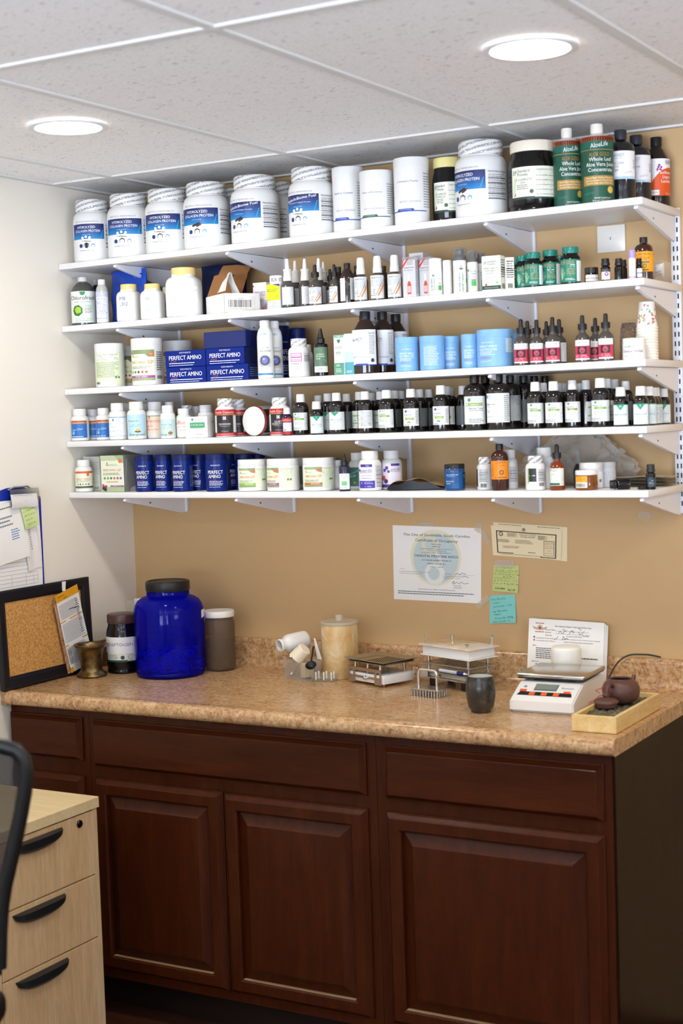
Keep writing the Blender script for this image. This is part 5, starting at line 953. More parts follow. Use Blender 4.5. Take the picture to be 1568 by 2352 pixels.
# clear bag with paper cones
p = at(1504, 650, y=-.135); zc = base_at(1, p.x)
t = thing('plastic_bag', 'clear plastic bag holding white paper cones at the end of the second shelf', 'bag', (p.x, -.10, zc), math.radians(14))
mb = MB()
def bagf(s):
    return lambda u, v: ((u - .5) * .070, s * .024 * math.sin(PI * u) * (1 - v) + .004 * math.sin(11 * u + 5 * v), .058 * v * (.75 + .25 * math.sin(2.5 * u + .4)) + .002)
mb.grid(bagf(-1), 14, 10, M_film); mb.grid(bagf(1), 14, 10, M_film); mb.build('film', t)
for kx, ry in ((-.018, .5), (.014, -.35)):
    cn = MB(); M = Matrix.Translation((kx, .0, .008)) @ Matrix.Rotation(ry, 4, 'Y')
    cn.lathe([(.0, 0), (.014, .042), (.0135, .042), (0, .003)], mat('white_paper', '#f1f0ec', .7), 24, M)
    o = cn.build('paper_cone', None); o.parent = None
    o.matrix_world = Matrix.Translation((p.x, -.10, zc)) @ Matrix.Rotation(math.radians(14), 4, 'Z')
    tag(o, 'white paper cone with red lettering inside the clear bag' if kx > 0 else 'white paper cone tilted toward the amber bottle inside the clear bag', 'paper cone', 'paper cones in the clear bag')
    if kx > 0:
        flat_label([('T', 'Specu', 0, .62, .2, '#b04a5c', 1.4), ('T', 'Cone', .1, .34, .2, '#b04a5c', 1.2)], frame((kx - .010, -.0135, .012), (.9, 0, .35), (-.35, 0, .9)), .011, .03, o, 'lettering')

# ------------------------------------------------------------------ middle shelf
PA = [('T', 'BODYHEALTH', 0, .86, .09, '#dfe6f6', .55), ('T', 'PERFECT AMINO', .0, .56, .27, '#ffffff', 1.6), ('T', 'BLONDIE BAR', -.58, .33, .07, '#e0603c', .3), ('L', -.8, .85, .17, .27, 1, '#ffffff'), ('L', -.8, .8, .05, .13, 1, '#dfe6f6')]
NAVY = mat('navy_carton', '#06237a', .45, spec=.2); g = 'navy blue cartons stacked on the middle shelf'
b1 = box_thing(2, 'bar_carton', 'box', g, 'navy carton at the bottom of the lower stack beside the green tubs', 382, 473.5, 854.5, .012, 3, .10, NAVY, PA, zb=base_at(2, .4), H=.0475)
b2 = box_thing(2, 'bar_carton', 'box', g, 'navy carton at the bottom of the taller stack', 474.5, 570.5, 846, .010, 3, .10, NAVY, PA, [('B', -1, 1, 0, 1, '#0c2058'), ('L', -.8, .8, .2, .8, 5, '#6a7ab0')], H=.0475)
box_thing(2, 'bar_carton', 'box', g, 'navy carton on top of the lower stack, its name in white', 379.5, 472, 820, .012, 1.5, .10, NAVY, PA, zb=b1[3] + b1[2] + .0004, H=.048)
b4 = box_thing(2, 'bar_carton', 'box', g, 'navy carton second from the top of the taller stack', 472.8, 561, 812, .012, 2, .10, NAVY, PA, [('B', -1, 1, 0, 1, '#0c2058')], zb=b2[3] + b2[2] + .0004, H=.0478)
box_thing(2, 'bar_carton', 'box', g, 'plain navy carton without lettering on top of the taller stack', 468, 564.5, 778, .016, 1, .095, mat('navy_carton_back', '#0c1f5c', .45, spec=.2), [('B', -.97, .97, .02, .97, '#0e2262'), ('Q', [(.95, .95), (.9, .15), (.8, .05)], .01, '#12204f')], zb=b4[3] + b4[2] + .0004, H=.047)
for q in (2,):
    _done[2][:] = _done[2][:2]
place(2, [
 ('xpback', 218, 287, 788, .014, -6, 'tall white tub turned to its pale green back label, by the cream wall'),
 ('xpdk', 258, 322, 794, .12, -2, 'tall tub standing in shade between the two front green labelled tubs'),
 ('xpv', 301.5, 374, 776, .010, -18, 'tall white tub with green label and purple stripe at the shelf edge'),
 ('xpdk', 375, 444, 781.6, .15, -14, 'tall tub standing behind the navy cartons'),
 ('amino', 580, 632, 747.5, .15, -30, 'navy jar just visible beside the white bottles with the purple ball'),
 ('amino', 618, 667, 748, .17, 30, 'navy jar in the middle of the three behind the white bottles'),
 ('amino', 665, 705, 753, .20, 30, 'navy jar behind the white bottle with the magenta panel'),
 ('magn', 590.5, 628, 735, .012, -4, 'tall white bottle with purple ball print, in front'),
 ('magn', 614, 649, 736.5, .065, 4, 'tall white bottle with purple ball print, behind its twin'),
 ('vitc', 662, 711.5, 777, .010, -6, 'white bottle with magenta panel and sealed lid'),
 ('greyb', 692, 719, 791, .11, 0, 'grey bottle behind the one with the magenta panel'),
 ('meth', 720.5, 753, 753, .010, -4, 'tall dropper with dark green label and long black bulb'),
 ('mct', 809, 869, 713.6, .010, -14, 'dark bottle with white label and blue base stripe, in front of its twins'),
 ('mct', 852, 906, 714.6, .08, -2, 'dark bottle with white label, middle one of three in file'),
 ('mct', 883, 937, 720, .15, 4, 'dark bottle with white label at the back of the file of three'),
 ('elr', 907.5, 962.5, 774, .010, -4, 'light blue jar beside the dark bottle with white label'),
 ('elb', 963.5, 1020.5, 770.7, .010, -4, 'light blue jar turned to its small print, second in the row'),
 ('elw', 1015, 1057, 772, .05, -4, 'light blue jar with pink flavour name, set back as third in the row'),
 ('elw', 1059, 1100, 767, .035, -10, 'light blue jar with pink flavour name beside the largest one'),
 ('elbig', 1094.5, 1178, 755.7, .010, -4, 'largest light blue jar, beside the red labelled droppers'),
 ('elw', 1150, 1190, 760, .14, 0, 'light blue jar hidden behind the largest one'),
 ('red1', 1178.5, 1214.5, 732, .010, -6, 'red labelled dropper next to the largest light blue jar'),
 ('reds', 1195, 1228, 736, .085, 0, 'dropper behind the first two red labelled droppers'),
 ('red2', 1215, 1249.5, 733, .010, -4, 'second red labelled dropper from the largest light blue jar'),
 ('reds', 1240, 1270, 737, .10, 0, 'dropper behind the second and third red labelled droppers'),
 ('red3', 1250.5, 1287, 727, .010, -4, 'third red labelled dropper from the largest light blue jar'),
 ('reds', 1267, 1301.5, 732, .06, -6, 'dropper turned to its grey side label behind the third red labelled one'),
 ('red4', 1319, 1356, 723, .010, -6, 'red labelled dropper first after the gap on the shelf'),
 ('red3', 1350, 1384, 729, .07, -10, 'red labelled dropper half hidden between the last two'),
 ('red5', 1372, 1410, 718.7, .010, -6, 'red labelled dropper next to the bag of dried herbs'),
 ('salve', 1429, 1483, 776, .010, -4, 'squat white jar with white lid before the paper cups'),
])
box_thing(2, 'slim_carton', 'box', 'slim cartons on the middle shelf', 'white and sage slim carton with green cross of leaves', 766.5, 789.5, 770, .016, 0, .03, CW, [('B', -1, 1, .93, 1, '#7fb09a'), ('T', 'CALM', 0, .965, .025, '#eef6f0', .6), ('D', -.12, .86, .03, '#3a7a5a', 8), ('D', .18, .86, .03, '#3a7a5a', 8), ('D', .03, .82, .03, '#3a7a5a', 8), ('T', 'ananda', 0, .71, .07, '#8aa098', 1.4), ('T', 'PROFESSIONAL', 0, .66, .022, '#6a807a', 1.5), ('T', '600', -.1, .56, .06, '#4a6a5c', 1.), ('L', -.6, .6, .47, .52, 2, '#8aa098'), ('B', -1, 1, 0, .30, '#5f9a80'), ('T', '20', -.2, .24, .05, '#e9f4ee', .7), ('L', -.6, .6, .06, .17, 3, '#d3e8dc')])
box_thing(2, 'slim_carton', 'box', 'slim cartons on the middle shelf', 'white and teal slim carton beside the dark bottle', 790.5, 812, 767, .022, 0, .03, CW, [('T', 'RITES', .1, .78, .055, '#9ac0c0', 1.2), ('T', 'HEMP', .1, .46, .06, '#c9d8a0', 1.2), ('T', 'TONIC', .1, .385, .05, '#c9d8a0', 1.2), ('B', -1, 1, .30, .56, '#bfe0cf'), ('B', -1, 1, 0, .30, '#5aa6b4'), ('L', -.6, .6, .04, .1, 2, '#d8eef0')])
# bag of dried herbs
p = at(1440, 800, y=-.16)
t = thing('herb_bag', 'clear bag of brown dried herbs behind the squat white jar', 'bag', (p.x, -.145, base_at(2, p.x)), math.radians(6))
hb = MB()
def hf(s): return lambda u, v: ((u - .5) * .048 * (1 - .30 * v ** 5), s * .018 * (math.sin(PI * min(max(u, .02), .98)) ** .5) * (1 - .55 * v) + .0015 * math.sin(19 * u) * math.sin(17 * v), .100 * v + .001)
HERB = speckle('dried_herbs', '#2c1c0c', '#6b4a22', '#a98448', 230, .8)
hb.grid(hf(-1), 14, 14, HERB); hb.grid(hf(1), 14, 14, HERB); o = hb.build('herbs', t); o['kind'] = 'stuff'
fb = MB()
def ff(s): return lambda u, v: ((u - .5) * .054 * (1 - .30 * v ** 5), s * (.020 * (math.sin(PI * min(max(u, .02), .98)) ** .5) * (1 - .6 * v) + .0012) + .001 * math.sin(23 * u + 9 * v), .104 * v + .0005)
fb.grid(ff(-1), 14, 12, M_film); fb.grid(ff(1), 14, 12, M_film); fb.build('film', t)
# upside-down paper cups
p = at(1484, 815, y=-.215); bz = base_at(2, p.x); cup_r = .0268
CUP = mat('paper_cup', '#efe9dd', .6)
floral = mat('floral_paper_cup', '#f1ebe0', .6)
nst = 12; step = .0072
for k in range(nst):
    mb = MB(); top = k == nst - 1; zb = bz + k * step
    hh = .068
    mb.lathe([(cup_r - .0006, .001), (cup_r, 0), (cup_r + .0012, .0008), (cup_r + .0012, .0032), (cup_r - .0003, .0042), (cup_r - .0075, hh), (cup_r - .0080, hh), (cup_r - .0080, hh - .002), (0, hh - .002), (0, hh - .0024), (cup_r - .0078, hh - .0024), (cup_r - .0006, .004)], floral if top else CUP, 44)
    o = mb.build('paper_cup', None, (p.x, -.205, zb), 0)
    if top:
        tag(o, 'upside-down paper cup with red and green leaf print on top of the stack', 'cup', 'upside-down paper cups on the middle shelf')
        des = []
        for q in range(46):
            tt = rnd.uniform(-100, 100); h = rnd.uniform(.12, .9); c = rnd.choice(['#d0604c', '#c84a40', '#7fae8a', '#9fc4a4', '#e08a70', '#8fb09a']); a = rnd.uniform(0, 6.3); L = rnd.uniform(.10, .17)
            des.append(('P', [(tt, h), (tt + 160 * L * math.cos(a + .5) * .6, h + L * math.sin(a + .5) * .6), (tt + 160 * L * math.cos(a) * 1.2, h + L * math.sin(a) * 1.2), (tt + 160 * L * math.cos(a - .5) * .6, h + L * math.sin(a - .5) * .6)], c))
        mb2 = MB()
        def fm(tt, h, off):
            r = cup_r - .0003 - .0072 * h + off; a = math.radians(tt + 25); return (r * math.sin(a), -r * math.cos(a), .0042 + h * (hh - .0042))
        marks(mb2, des, fm, .0235 * PI / 180, hh, 3, True); mb2.build('leaf_print', o, smooth=0)
    else: tag(o, 'cream paper cup nested upside down in the stack below the leaf print cup', 'cup', 'upside-down paper cups on the middle shelf')
_done[2].append(_poly(p.x, -.205, .029))
# ------------------------------------------------------------------ fourth shelf
wb = 'white bottle with blue and brown label'
tb = 'dark bottle with white ridged cap'
place(3, [
 ('opt', 163, 204.5, 939, .012, -8, wb + ', first by the cream wall'),
 ('opt', 194, 233, 940, .075, -2, wb + ', set back between its two twins'),
 ('opt', 220, 257, 937, .03, -6, wb + ', beside the pale label with blue edge'),
 ('herb', 249.5, 292, 925.6, .012, -6, 'white bottle with pale label edged in blue and pencil mark'),
 ('ever', 291.5, 336, 922.4, .010, -6, 'white bottle with pale blue label and orange round mark'),
 ('peach', 334, 378, 923, .032, -14, 'white bottle with peach coloured label and green top line'),
 ('tang', 368, 403, 931, .010, -10, 'shorter white bottle with pale teal label and orange round mark'),
 ('whiteb', 375, 405, 923, .11, 0, 'plain white bottle behind the pale teal label'),
 ('whiteb', 276, 309, 926, .11, 0, 'plain white bottle behind the pale label edged in blue'),
 ('whiteb', 324, 351, 923, .13, 0, 'plain white bottle behind the peach label'),
 ('peach2', 403, 441, 938, .036, -8, 'white bottle with pink banded label behind the white carton'),
 ('greyseal', 414, 446, 931, .085, 0, 'white bottle with lettered seal behind the white carton'),
 ('greycap', 436, 466, 933, .13, 0, 'grey white bottle at the back behind the white carton'),
 ('greycap', 454, 492, 930, .06, -10, 'grey white bottle beside the red and black labels'),
 ('hc', 494, 541, 915, .010, -6, 'red and black labelled bottle in front, beside the white carton'),
 ('hc', 523, 569, 917, .075, -20, 'red and black labelled bottle behind its twin'),
 ('hc2', 619, 666, 912.6, .016, -10, 'red and black labelled bottle beside the small red one'),
 ('redsm', 647, 671.5, 936, .002, -4, 'small violet glass bottle with red label and white cap'),
 ('mk1', 672, 710, 905, .012, -20, tb + ' and green stripe label, next to the small red bottle'),
 ('taesc', 711.5, 743, 922, .004, -4, 'small dark bottle with green triangle label, at the front of the tincture row'),
 ('mblank', 715, 748, 907.7, .13, 0, tb + ' hidden behind the small green triangle bottle'),
 ('aesc', 736, 770, 903.5, .06, -14, tb + ' and green triangle label, set back'),
 ('aesc', 754.5, 792, 902, .010, -6, tb + ' and green triangle label, in front'),
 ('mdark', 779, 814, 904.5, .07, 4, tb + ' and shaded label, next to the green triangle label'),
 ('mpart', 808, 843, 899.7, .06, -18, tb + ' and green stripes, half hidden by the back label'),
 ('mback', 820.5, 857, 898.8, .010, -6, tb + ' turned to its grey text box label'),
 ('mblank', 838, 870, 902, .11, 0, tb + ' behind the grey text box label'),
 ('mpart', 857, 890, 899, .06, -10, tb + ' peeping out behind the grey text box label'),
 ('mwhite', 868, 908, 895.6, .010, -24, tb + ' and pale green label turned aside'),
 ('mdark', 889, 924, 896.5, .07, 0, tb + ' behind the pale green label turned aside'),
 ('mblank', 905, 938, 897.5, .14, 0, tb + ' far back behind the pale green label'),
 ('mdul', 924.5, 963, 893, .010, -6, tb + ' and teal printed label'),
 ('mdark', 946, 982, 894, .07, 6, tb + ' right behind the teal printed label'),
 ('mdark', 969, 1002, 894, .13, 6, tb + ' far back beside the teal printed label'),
 ('mcra', 992.5, 1032.5, 885, .010, -8, tb + ' and label with a small brown flower'),
 ('mcra', 1008, 1044, 887, .07, 6, tb + ' behind the small brown flower label'),
 ('mblank', 1020, 1052, 890, .13, 0, tb + ' far back behind the small brown flower label'),
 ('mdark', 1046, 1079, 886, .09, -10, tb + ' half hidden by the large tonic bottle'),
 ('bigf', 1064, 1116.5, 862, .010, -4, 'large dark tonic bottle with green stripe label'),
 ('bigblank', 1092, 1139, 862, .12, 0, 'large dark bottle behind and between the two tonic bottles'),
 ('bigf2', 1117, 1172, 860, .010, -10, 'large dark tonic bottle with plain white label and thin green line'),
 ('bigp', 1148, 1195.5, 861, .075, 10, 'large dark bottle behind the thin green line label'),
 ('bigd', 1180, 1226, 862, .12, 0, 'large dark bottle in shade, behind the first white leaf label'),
 ('bigblank', 1206, 1249, 863, .17, 0, 'large dark bottle at the back, above the first white leaf label'),
 ('bigblank', 1232, 1272, 863, .19, 0, 'large dark bottle at the back, above the second white leaf label'),
 ('mlappa', 1209.5, 1249, 877, .010, -4, tb + ' and white leaf label, next to the large bottles'),
 ('mlappa', 1250.5, 1292, 875.6, .010, -4, tb + ' and white leaf label, second from the large bottles'),
 ('mblank', 1233, 1264, 879, .075, 0, tb + ' between and behind the two white leaf labels'),
 ('mblank', 1268, 1300, 880, .085, 0, tb + ' behind the second white leaf label'),
 ('mlym', 1296, 1333, 873, .03, -6, tb + ' and shaded label after the white leaf labels'),
 ('mpart', 1328, 1364, 873, .06, 60, tb + ' beside the shaded label, its white label turned away'),
 ('mblank', 1280, 1310, 880, .145, 0, tb + ' far back beside the shaded label'),
 ('mblank', 1316, 1347, 880, .145, 0, tb + ' far back behind the turned away label'),
 ('mpoly', 1356.5, 1401, 868, .010, -6, tb + ', the biggest one, beside a small green triangle bottle'),
 ('mpart', 1377, 1411, 869.5, .07, 30, tb + ' right behind the biggest white capped one'),
 ('mblank', 1394, 1430, 871, .12, 0, tb + ' far back behind the biggest of the white capped ones'),
 ('tharp', 1407.5, 1443, 889, .010, -4, 'small dark bottle with green triangle and violet name, beside the biggest tincture bottle'),
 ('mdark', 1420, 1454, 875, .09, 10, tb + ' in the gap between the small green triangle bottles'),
 ('tsol', 1453, 1489.5, 886.7, .010, -4, 'small green triangle bottle at the front of the file near the shelf end'),
 ('tsol2', 1473, 1507, 887.5, .065, 8, 'second small bottle in the file near the shelf end'),
 ('tsol2', 1482, 1515, 890, .12, 10, 'third small bottle in the file near the shelf end'),
 ('tsol2', 1490, 1521, 890, .17, 12, 'fourth small bottle in the file near the shelf end'),
 ('tsol', 1507, 1540, 892.4, .215, -4, 'small green triangle bottle at the very end by the slotted rail'),
])
box_thing(3, 'carton', 'box', None, 'small white carton with green label lying before the white bottles', 425, 476, 964.5, .003, 10, .035, CW, [('D', -.32, .86, .06, '#3a8ab0', 7), ('T', 'GENERAL', .25, .87, .06, '#6a8a94', .8), ('T', 'SCENO THERAPY', .2, .79, .05, '#6a8a94', .9), ('B', -.55, .78, .46, .72, '#4aa070'), ('T', 'H. PYLORI DTOX', .1, .6, .09, '#e6f4ea', 1.1), ('L', -.2, .5, .40, .44, 1, '#5a6a60'), ('L', 0, .7, .12, .2, 2, '#8a8f8c')], H=.062)
# bottle lying on its side
p = at(581, 972, y=-.262); R = .043
t = thing('supplement_bottle', 'red and black labelled bottle lying on its side, its round white base showing', 'bottle', (p.x, -.262, base_at(3, p.x) + R), 0, 'red and black labelled bottles')
ax = Vector((.14, .99, 0)).normalized()
MR = frame((0, 0, 0), (0, 0, 1), (ax.y, -ax.x, 0)); 
if (MR.to_3x3() @ Vector((0, 0, 1))).dot(ax) < 0: MR = frame((0, 0, 0), (0, 0, 1), (-ax.y, ax.x, 0))
kd = KIND['pillseal']
for (pn, prof, op), m in zip(kd['parts'], [PW, M_seal]):
    mb = MB(); mb.lathe(prof, m, 44, MR, R=R, Hh=.125); mb.build(pn, t, smooth=40)
mb = MB(); marks(mb, [e for e in HC], lambda tt, h, off: tuple(MR @ Vector(((R + off) * math.sin(math.radians(tt + 180)), -(R + off) * math.cos(math.radians(tt + 180)), h * .125))), R * PI / 180, .125, 5, True)
marks(mb, [('B', 98, 268, .03, .71, '#232024'), ('B', 98, 268, .585, .71, '#b8282c'), ('B', 98, 268, .03, .105, '#b8282c'), ('L', 110, 250, .14, .54, 9, '#8a8486')], lambda tt, h, off: tuple(MR @ Vector(((R + off) * math.sin(math.radians(tt + 180)), -(R + off) * math.cos(math.radians(tt + 180)), h * .125))), R * PI / 180, .125, 6, True)
mb.build('label', t, smooth=0)

# ------------------------------------------------------------------ lowest shelf
jn = 'navy blue tablet jar'
tw = mat('shrink_wrapped_carton', '#dfe3cc', .2)
WR = mat('shrink_wrapped_side', '#8f918c', .15)
FB = [('B', -1, 1, .86, 1, '#b9c7a4'), ('P', [(.2, 1), (1, 1), (1, .78), (.7, .82)], '#9aae84'), ('D', .72, .85, .06, '#df7040'), ('Q', [(-.5, .72), (-.42, .82), (-.34, .72)], .02, '#e8894a'), ('T', 'BODYHEALTH', .0, .74, .05, '#8fbfae', .9), ('T', 'PERFECTAMINO', -.22, .60, .06, '#dd8a40', 1.1), ('T', 'XP', .62, .60, .07, '#e59a3c', .34), ('L', -.8, .85, .46, .53, 2, '#7a9068')] + [('D', -.66 + .28 * k, .375, .035, q) for k, q in enumerate(['#6a9a4a', '#8ca05a', '#3c7a7a', '#d07a3a', '#a85a8a', '#7a6aa0'])] + [('L', -.5, .6, .25, .3, 1, '#d08a5a'), ('B', -.2, 1, .135, .175, '#a8509a'), ('T', 'MIXED BERRY', .45, .155, .03, '#fbeef8', .8), ('B', -1, 1, 0, .13, '#a3b888'), ('D', -.75, .10, .06, '#3a2a5c', 8), ('D', -.58, .14, .05, '#c0404c', 8), ('D', -.62, .06, .05, '#4a3a7c', 8), ('D', -.82, .18, .04, '#c8506a', 8)]
g5 = 'shrink wrapped green cartons'
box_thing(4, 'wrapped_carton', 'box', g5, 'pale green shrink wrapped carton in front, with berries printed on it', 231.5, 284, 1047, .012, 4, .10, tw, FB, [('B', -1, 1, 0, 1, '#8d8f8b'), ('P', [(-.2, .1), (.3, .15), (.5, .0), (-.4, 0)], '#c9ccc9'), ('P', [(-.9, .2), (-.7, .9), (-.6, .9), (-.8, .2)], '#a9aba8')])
box_thing(4, 'wrapped_carton', 'box', g5, 'grey white shrink wrapped carton behind the small orange labelled bottle', 191, 229.5, 1049, .068, 4, .09, mat('wrapped_carton_back', '#d3d5ca', .2), [('L', -.5, .9, .2, .85, 12, '#a9aca0'), ('S', .3, .8, .05, .12, '#6a6c66')])
place(4, [
 ('ams', 172.5, 213, 1055.7, .008, -8, 'small white bottle with green and orange label by the cream wall'),
 ('amino', 310, 355, 1044.5, .012, -16, jn + ' beside the pale green carton'),
 ('amino', 355, 396, 1043.6, .022, -20, jn + ', second from the pale green carton'),
 ('amino', 395.5, 443, 1043.6, .012, -28, jn + ' third in the row, its facts table showing'),
 ('amino', 438, 479, 1043, .075, -34, jn + ' set back between two front ones'),
 ('amino', 471.5, 522, 1042, .008, -6, jn + ' standing foremost, next to the squat green tubs'),
 ('amino', 502, 541, 1042.5, .09, 60, jn + ' half hidden behind the foremost one'),
 ('amino', 540, 582, 1042, .09, 60, jn + ' in shade behind the first squat tub'),
 ('amino', 572, 610, 1042, .15, 60, jn + ' in deep shade at the back, by the bracket'),
 ('xpw1', 546, 614, 1054, .010, -4, 'squat white tub with lime green stripe'),
 ('xpw2', 612.5, 688, 1052, .006, 0, 'squat white tub turned to its pale green text, purple stripe'),
 ('xpw3', 695, 768, 1050, .010, 0, 'squat white tub with orange stripe beside the small dropper'),
 ('xpw4', 655, 720, 1050, .15, 0, 'squat tub hidden behind the purple and orange striped ones'),
 ('xpw4', 716, 774, 1050, .15, 0, 'squat tub hidden behind the orange striped one'),
 ('wht', 758, 788, 1056.6, .04, 10, 'plain white bottle squeezed behind the small dropper'),
 ('balance', 777.5, 804, 1041.6, .004, -4, 'small dropper with white label and green square'),
 ('tealb', 801, 842, 1039, .10, -12, 'bottle with dark teal label behind the violet labelled one'),
 ('anan', 823.5, 876, 1035, .010, -8, 'white bottle with violet label and facts table, in front'),
 ('anan2', 875, 923.5, 1034, .06, -20, 'white bottle with violet label and strawberry print, behind the black pouch'),
 ('quant', 1020, 1067.5, 1065, .012, -4, 'glossy blue jar with black lid'),
 ('nut2', 1094.5, 1131, 1049, .03, -4, 'white bottle with facts table behind the orange labelled amber bottle'),
 ('loma', 1127, 1168, 1019, .006, -4, 'tall amber bottle with orange label under the bracket'),
 ('whn', 1154, 1189, 1032.5, .06, -10, 'grey white bottle standing behind the orange labelled amber bottle'),
 ('nut1', 1206, 1253, 1046, .008, -2, 'white bottle with black panel and facts table, lettered seal'),
 ('teal', 1227, 1272, 1027, .075, 20, 'tall white bottle with teal label edge behind the amber dropper'),
 ('spd', 1261, 1297, 1020, .008, -4, 'amber dropper with white label'),
 ('sprayd', 1316, 1340, 1030.5, .085, 0, 'dark spray bottle with clear cap behind the amber jar'),
 ('wjar', 1330, 1385, 1061, .055, 0, 'white lidded cream jar right behind the amber jar'),
 ('wjar2', 1368, 1414, 1060, .10, 0, 'white lidded cream jar behind the other cream jar'),
 ('ambj', 1320.5, 1372, 1079, .004, -4, 'squat honey coloured jar with white lid and yellow label'),
 ('oilr', 1482.5, 1505.5, 1066, .03, 8, 'tiny dark oil bottle near the shelf end, before the plastic bags'),
])
# black pouch lying on the shelf
p = at(950, 1122, y=-.25); bz = base_at(4, p.x)
t = thing('foil_pouch', 'black and brown pouch lying flat, its open mouth toward the room', 'pouch', (p.x + .010, -.222, bz), math.radians(16))
def pf(s):
    def f(u, v):
        x = (u - .5) * .175; y = (v - .5) * .12; e = math.sin(PI * u) ** .6 if 0 < u < 1 else 0
        hgt = .034 * e * (1 - .35 * v) * (1 - .55 * u) * (1 if s > 0 else .12) + .004 * math.sin(14 * u + 5 * v) * e
        return (x, y, .0025 + max(0, hgt) + (.012 * u * (1 - u) if s > 0 else 0))
    return f
KR = speckle('kraft_foil', '#8a6a40', '#a98250', '#c9a878', 60, .4)
mb = MB(); mb.grid(pf(1), 28, 14, KR, .0006); mb.build('upper_sheet', t)['label'] = 'brown crinkled upper sheet'
mb = MB(); mb.grid(pf(-1), 28, 14, mat('black_foil', '#08080a', .3, spec=.25), .0004)
mb.grid(lambda u, v: (-.0875 + .175 * u, -.0605 - .006 * math.sin(PI * u), .002 + v * (.030 * math.sin(PI * u) ** .8 * (1 - .55 * u) + .004 * math.sin(20 * u)) if 0 < u < 1 else .002), 28, 4, mat('black_foil', '#08080a', .3, spec=.25), .0004)
mb.build('lower_sheet', t)['label'] = 'glossy black lower sheet'
# crumpled clear bag
p = at(1310, 1110, y=-.10); bz = base_at(4, p.x)
M_bag = mat('crumpled_clear_bag', '#f3ede2', .16, trans=.35, ior=1.1, alpha=.42)
mb = MB()
def nz(a, b): return math.sin(3.1 * a + 1.7 * b) * .5 + math.sin(7.3 * a - 4.1 * b + 1) * .3 + math.sin(15 * a + 11 * b) * .15
def blob(cx, rx, rz, dy, ph):
    def f(u, v):
        a = u * PI; q = v * PI * 2
        k = 1 + .16 * nz(u * 3 + ph, v * 6) + (.10 * math.sin(9 * q + 5 * u + ph) + .12 * abs(math.sin(6.5 * u * PI + 4 * q + ph)) + .09 * abs(math.sin(11 * q - 17 * u + 2 * ph))) * math.sin(PI * u)
        return (cx + rx * k * math.sin(a) * math.cos(q) * .98, dy + .040 * k * math.sin(a) * math.sin(q), max(.002, rz * (1 - math.cos(a)) * .5 * (1 + .12 * nz(v * 6 + ph, u * 3)) * 1.0))
    return f
mb.grid(blob(.012, .095, .150, 0, 0), 34, 60, M_bag); mb.grid(blob(-.085, .070, .100, .004, 2), 26, 44, M_bag); mb.grid(blob(.11, .055, .085, .0, 4), 26, 44, M_bag)
o = mb.build('plastic_bag', None, (p.x, -.052, bz), math.radians(3), smooth=25); tag(o, 'crumpled clear plastic bag heaped behind the cream jars and amber dropper', 'bag')
# fallen small things near the shelf end
p = at(1436, 1121, y=-.28); bz = base_at(4, p.x); R = .0135
MR = frame((0, 0, 0), (0, 0, 1), (-.45, .89, 0))
t = thing('essential_oil_bottle', 'tiny black oil bottle lying on its side before the cream jars', 'bottle', (p.x + .008, -.27, bz + R), 0)
for pn, prof, op in KIND['oil']['parts']:
    mb = MB(); mb.lathe(prof, M_blackfine if pn == 'body' else M_black, 32, MR, R=R, Hh=.05); mb.build(pn, t)
p = at(1474, 1124, y=-.29)
mb = MB(); mb.lathe([(0, 0), (.010, 0), (.0125, .002), (.011, .006), (.006, .0095), (0, .0105)], speckle('dark_resin', '#120c0c', '#231615', '#34211e', 300, .7), 24)
o = mb.build('resin_lump', None, (p.x, -.287, bz + .0005)); tag(o, 'small dark brown lump lying beside the tiny dark oil bottle at the shelf end', 'resin lump')
p = at(1500, 1105, y=-.17)
for k in range(6):
    mb = MB(); w = .16 + .008 * (k % 3); 
    def sf(s, k=k, w=w): return lambda u, v: ((u - .5) * w, (v - .5) * .115, .0042 * k + .002 + s * .0018 * math.sin(PI * u) * math.sin(PI * v) + .0012 * math.sin(9 * u + 3 * k))
    BG = mat('folded_clear_bag', '#efe9d8', .25, trans=.1, alpha=.88)
    mb.grid(sf(1), 14, 6, BG); mb.grid(sf(-1), 14, 6, BG)
    o = mb.build('plastic_bag', None, (1.765 + .004 * (k % 2), -.105, base_at(4, 1.76) + .0015), math.radians(4 + 2 * (k % 3)))
    tag(o, 'uppermost folded clear bag of the flat stack at the lowest shelf end' if k == 5 else 'folded clear bag within the flat stack at the lowest shelf end', 'bag', 'folded clear bags at the lowest shelf end')
# ------------------------------------------------------------------ the room
CZ = 2.4208
def slab(name, lo, hi, m):
    mb = MB(); mb.box(lo, hi, m); return struct(mb.build(name, None, smooth=0))
RX, RY = 4.7, -5.6
slab('floor', (-.15, RY - .15, -.12), (RX + .15, .15, 0), M_floor)
slab('wall_back', (-.15, 0, 0), (RX + .15, .15, CZ + .1), M_wallback)
slab('wall_left', (-.15, RY, 0), (0, 0, CZ + .1), M_wallleft)
def wall_with_opening(name, axis, c, a0, a1, o0, o1, z0, z1, m):
    mb = MB()
    def bx(p0, p1, q0, q1):
        if axis == 'x': mb.box((c, p0, q0), (c + .15, p1, q1), m)
        else: mb.box((p0, c - .15, q0), (p1, c, q1), m)
    bx(a0, o0, 0, CZ + .1); bx(o1, a1, 0, CZ + .1); bx(o0, o1, 0, z0); bx(o0, o1, z1, CZ + .1)
    return struct(mb.build(name, None, smooth=0))
wall_with_opening('wall_right', 'x', RX, RY, 0, -3.5, -2.2, 1.0, 2.0, M_wallwhite)
wall_with_opening('wall_front', 'y', RY, -.15, RX + .15, .9, 3.9, .8, 2.2, M_wallwhite)
WF = mat('window_frame_white', '#efefec', .4); GL = mat('window_glass', '#ffffff', 0, trans=1., ior=1.0)
